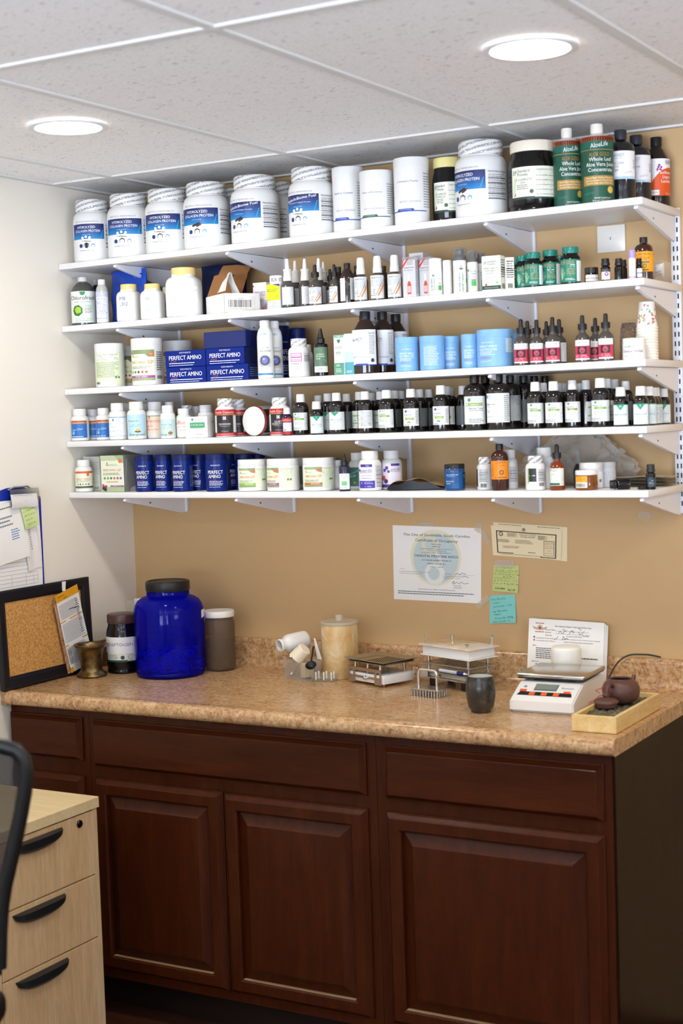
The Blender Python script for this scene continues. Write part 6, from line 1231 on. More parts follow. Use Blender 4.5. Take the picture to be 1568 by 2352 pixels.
for n, ax, c, p0, p1, z0, z1 in ((1, 'x', RX, -3.5, -2.2, 1.0, 2.0), (2, 'y', RY, .9, 3.9, .8, 2.2)):  # the front wall one is added out of view to brighten ceiling and room
    mb = MB(); q = .05
    def fb(a0, a1, b0, b1):
        if ax == 'x': mb.box((c + .04, a0, b0), (c + .09, a1, b1), WF)
        else: mb.box((a0, c - .09, b0), (a1, c - .04, b1), WF)
    fb(p0, p1, z0, z0 + q); fb(p0, p1, z1 - q, z1); fb(p0, p0 + q, z0 + q, z1 - q); fb(p1 - q, p1, z0 + q, z1 - q); mid = (p0 + p1) / 2; fb(mid - q / 2, mid + q / 2, z0 + q, z1 - q)
    w = struct(mb.build(f'window_{n}', None, smooth=0))
    L = bpy.data.lights.new('daylight_opening', 'AREA'); L.shape = 'RECTANGLE'; L.size = p1 - p0; L.size_y = z1 - z0; L.cycles.is_portal = True
    lo = bpy.data.objects.new('daylight_opening', L); COL.objects.link(lo)
    if ax == 'x': lo.location = (c + .12, (p0 + p1) / 2, (z0 + z1) / 2); lo.rotation_euler = (0, PI / 2, 0); L.size, L.size_y = z1 - z0, p1 - p0
    else: lo.location = ((p0 + p1) / 2, c - .12, (z0 + z1) / 2); lo.rotation_euler = (PI / 2, 0, 0)
# ceiling tiles and grid
mb = MB()
gx = [.841 + .6096 * k for k in range(-1, 7)]; gy = [-.339 - 1.2378 * k for k in range(0, 5)]
xs = [0] + [g for g in gx if 0 < g < RX] + [RX]; ys = [0] + [g for g in gy if g > RY] + [RY]
LAMPS = [(.638, -1.02), (1.873, -1.063), (3.1, -1.05), (.64, -3.4), (1.87, -3.4), (3.1, -3.4), (4.2, -2.2)]
slab('ceiling', (-.15, RY - .15, CZ + .004), (RX + .15, .15, CZ + .1), M_ceil)
n = 1
for g in gx:
    if .02 < g < RX - .02:
        mb = MB(); mb.box((g - .012, RY, CZ - .001), (g + .012, -.001, CZ + .0055), M_tbar, .0008, seg=1); struct(mb.build(f'trim_{n}')); n += 1
for g in gy:
    mb = MB(); mb.box((0.001, g - .012, CZ - .0013), (RX - .001, g + .012, CZ + .0052), M_tbar, .0008, seg=1); struct(mb.build(f'trim_{n}')); n += 1
for lo, hi in (((.0005, -.022, CZ - .0016), (RX, -.0005, CZ + .005)), ((.0005, RY, CZ - .0016), (.022, -.0005, CZ + .005))):
    mb = MB(); mb.box(lo, hi, M_tbar, .0008, seg=1); struct(mb.build(f'trim_{n}')); n += 1
# recessed lights
LE = 62.
for k, (lx, ly) in enumerate(LAMPS):
    words = {0: 'round recessed ceiling light near the cream wall, lit white', 1: 'round recessed ceiling light above the shelf end, lit white'}
    t = thing('ceiling_light', words.get(k, 'round recessed ceiling light further along the room'), 'ceiling light', (lx, ly, CZ), 0, 'round recessed ceiling lights')
    mb = MB(); mb.lathe([(.079, -.001), (.081, -.0045), (.088, -.006), (.097, -.004), (.0985, -.0002), (.079, .002)], mat('light_trim', '#e9e9ea', .35), 56)
    mb.build('trim_ring', t)
    mb = MB(); mb.lathe([(0, -.0012), (.079, -.0012), (.0795, .001)], mat('lit_diffuser', '#ffffff', .5, emit='#fff6e8', estr=LE), 56)
    mb.build('diffuser', t)
# world seen through the windows
w = bpy.data.worlds.new('daylight'); w.use_nodes = True; SC.world = w
bg = w.node_tree.nodes['Background']; bg.inputs[0].default_value = lin('#dfeaff'); bg.inputs[1].default_value = 1.0
nt = w.node_tree; tcw = nt.nodes.new('ShaderNodeTexCoord'); sx = nt.nodes.new('ShaderNodeSeparateXYZ'); nt.links.new(tcw.outputs['Generated'], sx.inputs[0])
rw = ramp(nt, [(.47, '#ffffff'), (.53, '#000000')]); mr = nt.nodes.new('ShaderNodeMapRange'); mr.inputs[1].default_value = -1; nt.links.new(sx.outputs[2], mr.inputs[0]); nt.links.new(mr.outputs[0], rw.inputs[0])
mw = nt.nodes.new('ShaderNodeMath'); mw.operation = 'MULTIPLY_ADD'; mw.inputs[1].default_value = 9.5; mw.inputs[2].default_value = 1.0; nt.links.new(rw.outputs[0], mw.inputs[0]); nt.links.new(mw.outputs[0], bg.inputs[1])   # added glow below the horizon, brightens the ceiling through the openings

# ------------------------------------------------------------------ cabinets and worktop
KH = .881                                             # top of the boxes
FY = -.625                                            # face frames
def lipped(x0, x1, z0, z1, y, dpt=.019, edge=.010):
    """slab front with a stepped moulded edge; y is its front face"""
    mb = MB(); 
    P = [(0, dpt), (0, .0140), (.003, .0135), (.0120, .0030), (.0135, .0008), (.0155, 0)]
    rings = []
    for ins, off in P: rings.append([(x0 + ins, y + off, z0 + ins), (x1 - ins, y + off, z0 + ins), (x1 - ins, y + off, z1 - ins), (x0 + ins, y + off, z1 - ins)])
    return rings
def ringmesh(mb, rings, m, close=True):
    vs = [p for r in rings for p in r]; fs = []
    for i in range(len(rings) - 1):
        for k in range(4): fs.append((i * 4 + k, i * 4 + (k + 1) % 4, (i + 1) * 4 + (k + 1) % 4, (i + 1) * 4 + k))
    if close: fs.append(tuple((len(rings) - 1) * 4 + k for k in range(4)))
    mb.add(vs, fs, m)
def drawer_front(root, x0, x1, z0, z1, label=None):
    mb = MB(); ringmesh(mb, lipped(x0, x1, z0, z1, FY - .020), M_cab); return mb.build('drawer', root, smooth=20)
def door_front(root, x0, x1, z0, z1):
    y = FY - .020; st = .046; mb = MB(); rg = lipped(x0, x1, z0, z1, y)
    def q(ins, off): return [(x0 + ins, y + off, z0 + ins), (x1 - ins, y + off, z0 + ins), (x1 - ins, y + off, z1 - ins), (x0 + ins, y + off, z1 - ins)]
    ringmesh(mb, rg + [q(st - .005, 0), q(st - .002, .003), q(st, .004), q(st, .0165)], M_cabv, False)
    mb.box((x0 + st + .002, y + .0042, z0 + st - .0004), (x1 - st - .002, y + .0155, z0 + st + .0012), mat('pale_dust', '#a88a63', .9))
    d = mb.build('door', root, smooth=20)
    mb = MB(); ringmesh(mb, [q(st, .0165), q(st + .004, .0155), q(st + .028, .0055), q(st + .032, .0025), q(st + .034, .0012), q(st + .036, .001)], M_cabv)
    mb.build('raised_panel', d, smooth=15)
    return d
def base_unit(name, label, x0, x1, drawers, doors, side=False):
    t = thing(name, label, 'cabinet', (0, 0, 0), 0, 'dark cherry base cabinets')
    mb = MB(); mb.box((x0, FY + .002, .105), (x1, -.004, KH - .001), M_cab)
    # face frame
    y = FY
    mb.box((x0, y, .105), (x1, y + .019, KH - .0005), M_cabv, .0008, seg=1)
    mb.build('carcass', t, smooth=0)
    mb = MB(); mb.box((x0 + .0, -.557, .0005), (x1, -.545, .105), M_toe); mb.build('toe_kick', t, smooth=0)['label'] = 'black recessed base board'
    for d in drawers: drawer_front(t, *d)
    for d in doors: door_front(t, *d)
    return t
base_unit('drawer_cabinet', 'dark cherry drawer cabinet in the corner by the cream wall', .002, .2925, [(.004, .272, .728, .855), (.004, .272, .56, .687), (.004, .272, .385, .54), (.004, .272, .131, .365)], [])
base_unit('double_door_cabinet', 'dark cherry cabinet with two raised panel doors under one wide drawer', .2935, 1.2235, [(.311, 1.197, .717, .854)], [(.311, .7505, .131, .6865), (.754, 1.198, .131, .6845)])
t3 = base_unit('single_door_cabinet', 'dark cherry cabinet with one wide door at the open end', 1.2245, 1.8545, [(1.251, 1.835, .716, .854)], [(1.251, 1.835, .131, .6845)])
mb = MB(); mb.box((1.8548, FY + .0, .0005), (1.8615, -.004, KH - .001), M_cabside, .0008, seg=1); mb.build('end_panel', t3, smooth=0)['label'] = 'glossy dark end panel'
# worktop with rolled front and coved splash
CX = 1.8735; CT = .9186
prof = [(-.002, KH), (-.640, KH), (-.655, KH), (-.6655, .885), (-.6695, .893), (-.6695, .905), (-.666, .914), (-.659, .9200), (-.648, .9222), (-.636, .9212), (-.622, .9190), (-.60, CT), (-.045, CT), (-.034, .9205), (-.026, .926), (-.022, .935), (-.020, .96), (-.020, .992), (-.018, 1.0), (-.012, 1.0042), (-.002, 1.0042)]
M = Matrix(((0, 0, 1, 0), (1, 0, 0, 0), (0, 1, 0, 0), (0, 0, 0, 1)))
root = thing('worktop', 'tan speckled stone look worktop with rolled front edge and back splash', 'worktop')
mb = MB(); mb.prism(prof, .021, CX, M_counter, M); mb.build('top', root, smooth=50)
mb = MB(); mb.box((.002, -.66, CT + .0005), (.0085, -.022, 1.004), speckle('splash_laminate', '#5c3a22', '#7a5232', '#93683f', 90, .3), .002); mb.build('side_splash', root)['label'] = 'brown splash strip on the cream wall'
mb = MB(); mb.box((.002, -.664, KH), (.0209, -.002, CT), M_counter); mb.build('top_end', root)

# ------------------------------------------------------------------ papers and plate on the tan wall
PAP = mat('white_paper', '#f1f0ec', .7); TAPE = clear('clear_tape', '#fbf8f0', .78, .15)
def sheet(name, label, cat, tl, tr, br, bl, m, design, y=-.0008, curl=.0, group=None, W=None, parent=None):
    """paper on the tan wall through four corners (x,z)"""
    def f(u, v):
        top = Vector(tl).lerp(Vector(tr), u); bot = Vector(bl).lerp(Vector(br), u); p = bot.lerp(top, v)
        k = curl * ((1 - v) ** 2 * .6 + .4 * abs(u - .5) * 2 * (1 - v))
        return (p.x, y - k, p.y)
    w = (Vector(tr) - Vector(tl)).length; h = (Vector(tl) - Vector(bl)).length
    mb = MB(); mb.grid(f, 12, 12, m, -.0003)
    t = thing(name, label, cat, (0, 0, 0), 0, group) if parent is None else parent
    mb.build('page', t)
    mb = MB(); marks(mb, design, lambda tt, hh, off: tuple(Vector(f((tt + 1) / 2, hh)) + Vector((0, -off - .0002, 0))), w / 2, h, 3)
    if mb.v: mb.build('print', t, smooth=0)
    return t
def tape(label, x, z, w, h, a, parent=None, y=-.0022):
    mb = MB(); M = Matrix.Translation((x, y, z)) @ Matrix.Rotation(a, 4, 'Y')
    mb.grid(lambda u, v: ((u - .5) * w, .0004 * math.sin(17 * u + 9 * v), (v - .5) * h), 10, 4, TAPE, -.0001, M=M)
    o = mb.build('tape', parent, smooth=30)
    if parent is None: tag(o, label, 'tape', 'clear tape on the tan wall')
    return o
ring = '#bcd0d4'; yl = '#e4dcae'
CERT = [('D', -.02, .585, .375, '#e6e2c3', 44), ('D', -.02, .575, .335, '#c2d4d6', 44), ('D', -.14, .76, .125, '#e0dcc0', 28), ('D', -.14, .76, .075, '#c2d4d6', 24), ('D', -.04, .37, .15, '#e6e8e2', 32), ('D', -.06, .37, .085, '#c2d4d6', 28), ('Q', [(-.02, .66), (.06, .60), (.10, .52)], .05, '#dfe4de'),
        ('T', 'The City of Greenville, South Carolina', 0, .885, .034, '#39434f', 1.5), ('T', 'Certificate of Occupancy', 0, .815, .038, '#39434f', .96), ('T', 'Permit Number', 0, .765, .017, '#4a5560'), ('T', '16-00001665', 0, .732, .017, '#4a5560'), ('T', 'IN ACCORDANCE WITH THE LAWS AND REGULATIONS', 0, .70, .012, '#5a6570', .76), ('T', 'OF THE CITY OF GREENVILLE,', 0, .675, .012, '#5a6570', .46), ('T', 'AN OCCUPANCY PERMIT HAS BEEN GRANTED TO:', 0, .65, .012, '#5a6570', .7), ('T', 'ORIENTAL MEDICINE ASSOC', 0, .605, .032, '#2f3842', 1.0), ('T', '319 WADE HAMPTON BLVD', 0, .548, .02, '#2f3842', .68), ('T', 'GREENVILLE, SC', 0, .503, .02, '#2f3842', .42), ('T', '018901-11-00100', 0, .46, .016, '#4a5560', .3), ('T', 'Comments:', -.78, .42, .010, '#5a6570'), ('T', 'Plans approved with the following mandatory conditions:', -.50, .385, .011, '#5a6570', .72), ('T', 'Any sign requires a separate sign permit.', -.59, .36, .011, '#5a6570', .52),
        ('T', 'Date Issued:', .26, .375, .014, '#4a5560'), ('T', 'Occupancy Type Permitted:', .36, .345, .014, '#4a5560', .42), ('T', 'Occupant Load For Floor:', .34, .318, .014, '#4a5560', .38), ('Q', [(.42, .37), (.48, .39), (.52, .37), (.58, .395), (.66, .38)], .005, '#4a5058'), ('Q', [(.36, .368), (.85, .366)], .002, '#6a7078'), ('Q', [(.58, .34), (.64, .355), (.72, .335)], .005, '#4a5058'), ('Q', [(.34, .25), (.40, .285), (.38, .24), (.46, .27), (.52, .245), (.56, .275), (.62, .25), (.72, .26)], .005, '#4a5058'), ('T', 'Buddy Skinner', .48, .222, .014, '#4a5560'), ('T', 'Building Official', .48, .195, .014, '#4a5560'), ('T', 'KEEP POSTED AT ALL TIMES IN A CONSPICUOUS PLACE', 0, .155, .013, '#39434f', .84), ('L', -.9, .95, .075, .13, 2, '#6a747c')]
t = sheet('certificate', 'white certificate of occupancy taped to the tan wall under the shelves', 'certificate', (.962, 1.362), (1.250, 1.355), (1.243, 1.137), (.959, 1.141), PAP, CERT, curl=.0001)
tape('', 1.075, 1.366, .055, .012, 0, t); tape('', 1.243, 1.358, .02, .03, .5, t); tape('', 1.263, 1.33, .016, .038, -.5, t); tape('', 1.25, 1.142, .05, .016, -.7, t, -.0048)
BEI = mat('cream_paper', '#ecdcb4', .7)
t = sheet('licence_sheet', 'cream licence sheet behind the front one, its edges showing', 'paper', (1.288, 1.373), (1.513, 1.360), (1.510, 1.264), (1.29, 1.285), BEI, [('L', -.85, -.2, .93, .97, 1, '#4a463c'), ('L', .2, .9, .93, .97, 1, '#4a463c')], y=-.0008, group='cream licence sheets')
LIC = [('B', -.86, .86, .815, .845, '#26241f'), ('B', -.86, -.83, .12, .845, '#26241f'), ('B', .83, .86, .03, .845, '#26241f'), ('B', -.86, -.38, .10, .125, '#26241f'), ('B', .4, .86, .03, .055, '#26241f'), ('D', -.72, .74, .075, '#3a372f', 20), ('D', -.72, .74, .05, '#d9c9a0', 12), ('T', 'STATE OF SOUTH CAROLINA', .05, .79, .03, '#4a463c', .5), ('T', 'DEPARTMENT OF REVENUE', .05, .745, .03, '#4a463c', .46), ('T', 'RETAIL LICENSE', .05, .69, .042, '#26241f', .4), ('B', -.55, -.25, .66, .80, '#d6c69e'), ('L', -.53, -.27, .67, .79, 4, '#5a5648'), ('B', .33, .60, .62, .78, '#d6c69e'), ('L', .35, .58, .63, .77, 4, '#5a5648'), ('T', 'R-1', .74, .76, .03, '#26241f'), ('L', -.82, -.4, .46, .57, 3, '#26241f'), ('T', 'ORACLE ADVISORS INC', -.1, .565, .032, '#4a463c', .44), ('T', '319 WADE HAMPTON BLVD', -.08, .52, .032, '#4a463c', .48), ('T', 'GREENVILLE SC 29609-5738', -.06, .475, .032, '#4a463c', .52), ('T', 'GREENVILLE SC 29609', -.46, .30, .032, '#4a463c', .44), ('T', '319 WADE HAMPTON BLVD', -.44, .345, .032, '#4a463c', .48), ('L', .05, .3, .15, .2, 1, '#4a463c'),
       ('B', .5, .8, .10, .60, '#e6d5aa'), ('B', .5, .8, .585, .6, '#4a463c'), ('B', .5, .8, .48, .49, '#4a463c'), ('B', .5, .8, .36, .37, '#4a463c'), ('B', .5, .8, .10, .11, '#4a463c'), ('B', .5, .51, .10, .6, '#4a463c'), ('B', .79, .8, .10, .6, '#4a463c'), ('T', 'LICENSE NUMBER', .65, .535, .028, '#4a463c', .24), ('T', '023713738', .65, .42, .03, '#4a463c', .2), ('T', '9/12/88', .65, .28, .03, '#4a463c'), ('T', '01-Oct-2014', .65, .19, .03, '#4a463c', .22), ('L', -.8, .7, .055, .085, 1, '#4a463c')]
t = sheet('retail_license', 'cream retail licence sheet in front, framed by a black printed border', 'paper', (1.281, 1.364), (1.497, 1.351), (1.4925, 1.268), (1.2855, 1.278), BEI, LIC, y=-.0030, group='cream licence sheets')
mb = MB(); mb.lathe([(0, 0), (.0045, 0), (.0045, .0012), (.0022, .003), (.0038, .007), (.003, .0082), (0, .0085)], mat('clear_pin', '#f2ead8', .1, trans=.7), 20, Matrix.Translation((1.383, -.0036, 1.352)) @ Matrix.Rotation(PI / 2, 4, 'X'))
tag(mb.build('push_pin'), 'clear push pin at the top of the cream licence sheets', 'pin')
def hand(rows, c, w=.010):
    e = []; rr = random.Random(4)
    for t0, t1, h in rows:
        x = t0
        while x < t1:
            n = rr.randint(3, 6); pts = []
            for k in range(n): pts.append((x, h + rr.uniform(-.028, .036))); x += rr.uniform(.03, .05)
            e.append(('Q', pts, w, c)); x += .07
    return e
GRN = mat('green_note', '#c3cf82', .7); TEA = mat('aqua_note', '#84d3c9', .7)
t = sheet('sticky_note', 'green sticky note with pencilled bottle weights, taped above the aqua note', 'sticky note', (1.286, 1.250), (1.364, 1.249), (1.360, 1.171), (1.280, 1.175), GRN, hand([(-.85, .5, .90), (-.85, -.1, .80), (.2, .8, .80), (-.9, .3, .66), (.5, .9, .66), (-.2, .3, .58), (-.9, .3, .42), (.6, .9, .42), (-.9, .5, .30), (.6, .85, .30)], '#4e5a34') + [('T', 'XSMBR', -.4, .12, .07, '#2c3420', .8), ('T', '5g UP', .5, .10, .07, '#2c3420', .6), ('Q', [(-.9, .74), (.5, .75)], .008, '#5a6638'), ('Q', [(-.9, .51), (.4, .52)], .008, '#5a6638')] + hand([(.55, .85, .56)], '#d07a3a'), curl=.004, group='sticky notes on the tan wall')
tape('', 1.32, 1.254, .06, .02, 0, t)
TXT = [('T', 'Sm Bottle', -.3, .87, .07, '#4a7a78', 1.1, .06), ('T', 'caps', -.5, .74, .07, '#4a7a78', .5, .06), ('T', 'granules : 150', .0, .62, .07, '#4a7a78', 1.4, .06), ('T', 'Lg Bottle', -.2, .44, .07, '#4a7a78', 1.1, .06), ('T', 'caps', -.4, .33, .07, '#4a7a78', .5, .06), ('T', 'Granule 300g', .1, .20, .07, '#4a7a78', 1.4, .06), ('T', 'Xtra Small - 6', -.1, .07, .06, '#4a7a78', 1.3, .06)]
sheet('sticky_note', 'aqua sticky note with handwriting below the green one', 'sticky note', (1.271, 1.161), (1.350, 1.166), (1.352, 1.086), (1.270, 1.080), TEA, TXT, curl=.005, group='sticky notes on the tan wall')
tape('loose scrap of clear tape on the tan wall under the shelf end', 1.737, 1.395, .034, .018, .1)
# blank plate
t = thing('blank_wall_plate', 'white blank wall plate under the top shelf end', 'wall plate')
mb = MB(); mb.box((1.620, -.0065, 2.109), (1.700, -.0005, 2.182), mat('ivory_plate', '#ebe8df', .25), .004); mb.build('plate', t)
mb = MB(); mb.lathe([(0, 0), (.0032, 0), (.0032, .0012), (.002, .0018), (0, .0018)], M_steel, 18, Matrix.Translation((1.660, -.0064, 2.146)) @ Matrix.Rotation(PI / 2, 4, 'X')); mb.box((1.6595, -.0086, 2.1432), (1.6605, -.0080, 2.1488), M_dark); mb.build('screw', t)
# ------------------------------------------------------------------ things on the worktop
TZ = CT + .0008
def stand(xl, xr, yt, yb):
    """upright round thing on the worktop: axis, radius and height from its outline"""
    uc = (xl + xr) / 2; f = at(uc, yb, z=TZ); R = (xr - xl) / 2 * depth(f) / F_
    d = Vector((f.x - CAM.x, f.y - CAM.y, 0)).normalized()
    for _ in range(3):
        c = f + d * R; R = (xr - xl) / 2 * depth(c) / F_ * math.cos(math.atan((uc - W_ / 2) / F_))
    um = uc; top = at(um, yt, y=(c + d * R * .6).y)
    k = depth(c) / depth((c.x, c.y, c.z))
    return Vector((c.x, c.y, TZ)), R, top.z - TZ, math.atan2(-d.y, -d.x) + PI / 2
def lathe_obj(name, prof, m, parent, R, Hh, n=56, **o):
    mb = MB(); mb.lathe(prof, m, n, R=R, Hh=Hh, **o); return mb.build(name, parent, smooth=45)
# mortar
c, R, Hh, a = stand(162, 250, 1470, 1555); c.x, c.y = .090, -.356; R = .0515
t = thing('mortar', 'old brass mortar standing before the pin board', 'mortar', (c.x, c.y, TZ), a)
lathe_obj('bowl', [(0, 0), (.84, 0), (.90, .015), (.92, .04), (.90, .07), (.80, .10), (.77, .13), (.68, .16), (.64, .20), (.64, .30), (.70, .62), (.75, .80), (.78, .84), (.82, .87), (.94, .91), (1, .955), (1, .98), (.96, .995), (.86, .985), (.78, .93), (.66, .6), (.56, .3), (.4, .2), (0, .16)], M_brass, t, R, Hh)
# adaptogen jar
c, R, Hh, a = stand(247, 325, 1406, 1548)
t = thing('powder_jar', 'dark jar with brown lid and a handwritten white label beside the blue jar', 'jar', (c.x, c.y, TZ), a)
for (pn, prof, op), m in zip(KIND['widejar']['parts'], [M_blackfine, mat('brown_lid', '#4a352d', .3)]): lathe_obj(pn, prof, m, t, R, Hh)
round_label(ADAPT, R, Hh, t)
# acrylic sign holder behind it
p = at(282, 1470, y=-.075)
t = thing('acrylic_sheet', 'clear acrylic card holder leaning in the corner behind the brown lidded jar', 'card holder', (.112, -.125, TZ), math.radians(20))
mb = MB(); M = Matrix.Rotation(-.10, 4, 'X'); mb.box((-.055, -.0015, 0), (.055, .0015, .205), M_acrylic, .0006, M=M, seg=1); mb.build('panel', t)
mb = MB(); mb.box((-.055, -.03, 0), (.055, -.002, .003), M_acrylic); mb.build('foot', t)
# white capped bottle in the corner
t = thing('supplement_bottle', 'white capped bottle hidden in the corner behind the blue jar', 'bottle', (at(321, 1420, y=-.075).x, -.075, TZ), 0)
for (pn, prof, op), m in zip(KIND['pill']['parts'], [PW, PW]): lathe_obj(pn, prof, m, t, .022, .205)
# large blue jar
c, R, Hh, a = stand(313, 474, 1326, 1562); BJ = (c, R)
t = thing('blue_jar', 'large cobalt blue plastic jar with black lid, empty capsules in its bottom', 'jar', (c.x, c.y, TZ), a)
out = [(.0, .004), (.86, .0), (.95, .012), (.985, .035), (.97, .055), (.99, .065), (1, .09), (1, .66), (.985, .70), (.95, .745), (.88, .785), (.76, .815), (.64, .83), (.61, .835), (.615, .85), (.61, .865), (.61, .90), (.58, .90)]
inn = [(r - .022, max(h, .022)) for r, h in reversed(out[1:-1])] + [(0, .024)]
lathe_obj('body', out + inn, M_blueglass, t, R, Hh, 72)
lathe_obj('lid', [(.60, .885), (.625, .887), (.635, .90), (.635, .972), (.62, .985), (.59, .99), (.55, .987), (.545, .980), (0, .980)], M_black, t, R, Hh, 72)
mb = MB(); mb.box((R * .995, -.02, Hh * .60), (R * 1.003, .02, Hh * .68), PW, .001, M=Matrix.Rotation(math.radians(-14), 4, 'Z')); mb.build('sticker', t)['label'] = 'small white sticker on the side'
cp = MB(); CAPS = mat('clear_capsule', '#f2f4ff', .08, spec=.8, alpha=.7)
for k in range(260):
    q = rnd.random() * 2 * PI; rr = R * .88 * math.sqrt(rnd.random()); hmax = Hh * (.30 + .06 * math.cos(q)) ; z = .016 + Hh * .24 * rnd.random() ** 1.1 * (1 - .35 * (1 - rr / R))
    d = Vector((rnd.uniform(-1, 1), rnd.uniform(-1, 1), rnd.uniform(-.5, .5))).normalized() * .009
    pp = Vector((rr * math.cos(q), rr * math.sin(q), z)); 
    if math.hypot(pp.x + d.x, pp.y + d.y) > R * .93 or math.hypot(pp.x - d.x, pp.y - d.y) > R * .93: continue
    cp.tube([pp - d, pp - d * .9, pp + d * .9, pp + d], [.0012, .0034, .0034, .0012], CAPS, 6)
o = cp.build('empty_capsules', None, (c.x, c.y, TZ)); tag(o, 'heap of empty clear capsules inside the large blue jar', 'capsules'); o['kind'] = 'stuff'
# clear glass jar
c, R, Hh, a = stand(471, 543, 1399, 1543)
t = thing('glass_jar', 'dusty clear glass jar with flat white lid beside the blue jar', 'jar', (c.x, c.y, TZ), a)
out = [(0, .01), (.85, 0), (.95, .015), (1, .05), (1, .76), (.98, .81), (.92, .845), (.90, .86), (.90, .93), (.87, .93)]
inn = [(r - .05, max(h, .03)) for r, h in reversed(out[1:-1])] + [(0, .035)]
lathe_obj('body', out + inn, clear('dusty_glass', '#e4dccf', .74, .14, '#8d8170'), t, R, Hh)
lathe_obj('lid', [(.86, .895), (.985, .897), (1, .91), (1, .985), (.97, 1), (0, 1)], PW, t, R, Hh)
# canister with tan powder
c, R, Hh, a = stand(752, 841, 1412, 1566)
c.x, c.y = .832, -.112
t = thing('powder_canister', 'clear acrylic canister coated with tan powder, knob on its lid', 'canister', (c.x, c.y, TZ), a)
dusty = mat('powder_coated_acrylic', '#dcc9a2', .22, coat=.3); nt = dusty.node_tree
n_ = noise(nt, 16, 8, .72, (1, 1, .6), .35, loc=(3, 1, 2)); r_ = ramp(nt, [(.36, '#e4d6b8'), (.5, '#dcc190'), (.66, '#cfa25f')]); nt.links.new(n_.outputs[0], r_.inputs[0]); nt.links.new(r_.outputs[0], nodes(dusty)[2].inputs['Base Color'])
lathe_obj('body', [(0, .0), (.94, 0), (.96, .01), (.96, .855), (.92, .855), (.92, .03), (0, .03)], dusty, t, R, Hh)
lathe_obj('lid', [(0, .845), (.90, .845), (.90, .86), (1, .862), (1, .895), (.98, .905), (0, .912)], M_dusty, t, R, Hh)
lathe_obj('knob', [(.2, .912), (.2, .985), (.17, 1), (0, 1)], M_dusty, t, R, Hh)
hd = MB(); hd.tube([(-R * .97, -.012, Hh * .58), (-R * 1.06, -.012, Hh * .57), (-R * 1.07, -.012, Hh * .28), (-R * .97, -.012, Hh * .27)], .0028, M_acrylic, 8); hd.build('handle', t)
# acrylic box of scoops
C0 = at(652, 1555, z=TZ); ang = math.radians(-22); bw, bd, bh = .105, .060, .056
t = thing('acrylic_box', 'clear open acrylic box holding scoops, next to the powder canister', 'box', (C0.x + .003, C0.y - .003, TZ), ang)
mb = MB(); q = .003
mb.box((0, 0, 0), (bw, bd, q), M_dusty); mb.box((0, 0, q), (bw, q, bh), M_acrylic); mb.box((0, bd - q, q), (bw, bd, bh), M_acrylic); mb.box((0, q, q), (q, bd - q, bh), M_acrylic); mb.box((bw - q, q, q), (bw, bd - q, bh), M_acrylic)
mb.build('tray', t, smooth=0)
bxM = Matrix.Translation((C0.x + .003, C0.y - .003, TZ)) @ Matrix.Rotation(ang, 4, 'Z')
GB = 'scoops in the acrylic box'; T3 = Matrix.Translation
def inbox(name, label, cat, build, group=GB):
    mb = MB(); build(mb); o = mb.build(name, None); o.matrix_world = bxM; return tag(o, label, cat, group)
def turned(pos, ax):
    ax = Vector(ax).normalized(); e = ax.orthogonal().normalized(); return Matrix.Translation(pos) @ Matrix((e, ax.cross(e), ax)).transposed().to_4x4()
SCOOP_W = plastic('#efe6cf', .4); SCOOP_T = plastic('#d2bd93', .45)
def cupscoop(m, r, h, pos, ax, hl=0.):
    def b(mb):
        M = turned(pos, ax)
        mb.lathe([(0, 0), (r * .82, 0), (r * .9, .002), (r, h), (r * .94, h), (r * .8, .003), (0, .003)], m, 32, M)
        if hl: mb.tube([M @ Vector((r * .95, 0, h - .004)), M @ Vector((r + hl, 0, h - .003))], [.004, .003], m, 8)
    return b
def spoon(head, end, face, r, m):
    def b(mb):
        h = Vector(head); e = Vector(end); d = (e - h).normalized()
        mb.lathe([(0, -r * .62), (r * .5, -r * .52), (r * .85, -r * .25), (r, 0), (r * .92, 0), (r * .75, -r * .22), (.4 * r, -r * .48), (0, -r * .56)], m, 28, turned(head, face))
        mb.tube([h + d * r * .95, h.lerp(e, .5) , e], [.0026, .0024, .003], m, 8)
    return b
bt = thing('tipped_bottle', 'white bottle lying on the scoops with its open brown mouth showing', 'bottle'); bt.matrix_world = bxM @ turned((-.008, .008, .096), (-.06, -1, -.08))
Rb = .0285
lathe_obj('body', [(0, -.082), (.8, -.082), (.97, -.078), (1, -.072), (1, -.026), (.96, -.015), (.85, -.008), (.68, -.003), (.64, -.001), (.64, .010), (.70, .010), (.70, .013), (.62, .016), (.55, .016), (.55, -.01)], PW, bt, Rb, 1.0)
mb = MB(); mb.lathe([(.555 * Rb, .0155), (.56 * Rb, -.02), (0, -.025)], mat('brown_inside', '#8a5a1c', .4), 32); mb.build('mouth', bt)['label'] = 'brown inside of the open mouth'
inbox('scoop', 'cream plastic scoop lying tilted under the tipped bottle', 'scoop', cupscoop(SCOOP_W, .023, .040, (.082, .020, .092), (-.45, -.25, -.5), .0))
inbox('scoop', 'tan dusty scoop standing mouth down at the front of the acrylic box', 'scoop', cupscoop(SCOOP_T, .021, .042, (.075, .027, .050), (.05, .04, -1)))
inbox('measuring_spoon', 'round steel measuring spoon turned toward the room above the box edge', 'spoon', spoon((.028, .010, .070), (.046, .05, .030), (-.1, -1, .25), .0125, M_steel))
inbox('measuring_spoon', 'black round scoop hanging over the box edge near the canister', 'spoon', spoon((.128, .004, .050), (.104, .034, .098), (.4, -.5, .8), .0165, M_black))
inbox('measuring_spoon', 'steel spoon lying inside the clear box', 'spoon', spoon((.016, .018, .012), (.046, .030, .046), (-.3, -.6, .7), .0095, M_steel))
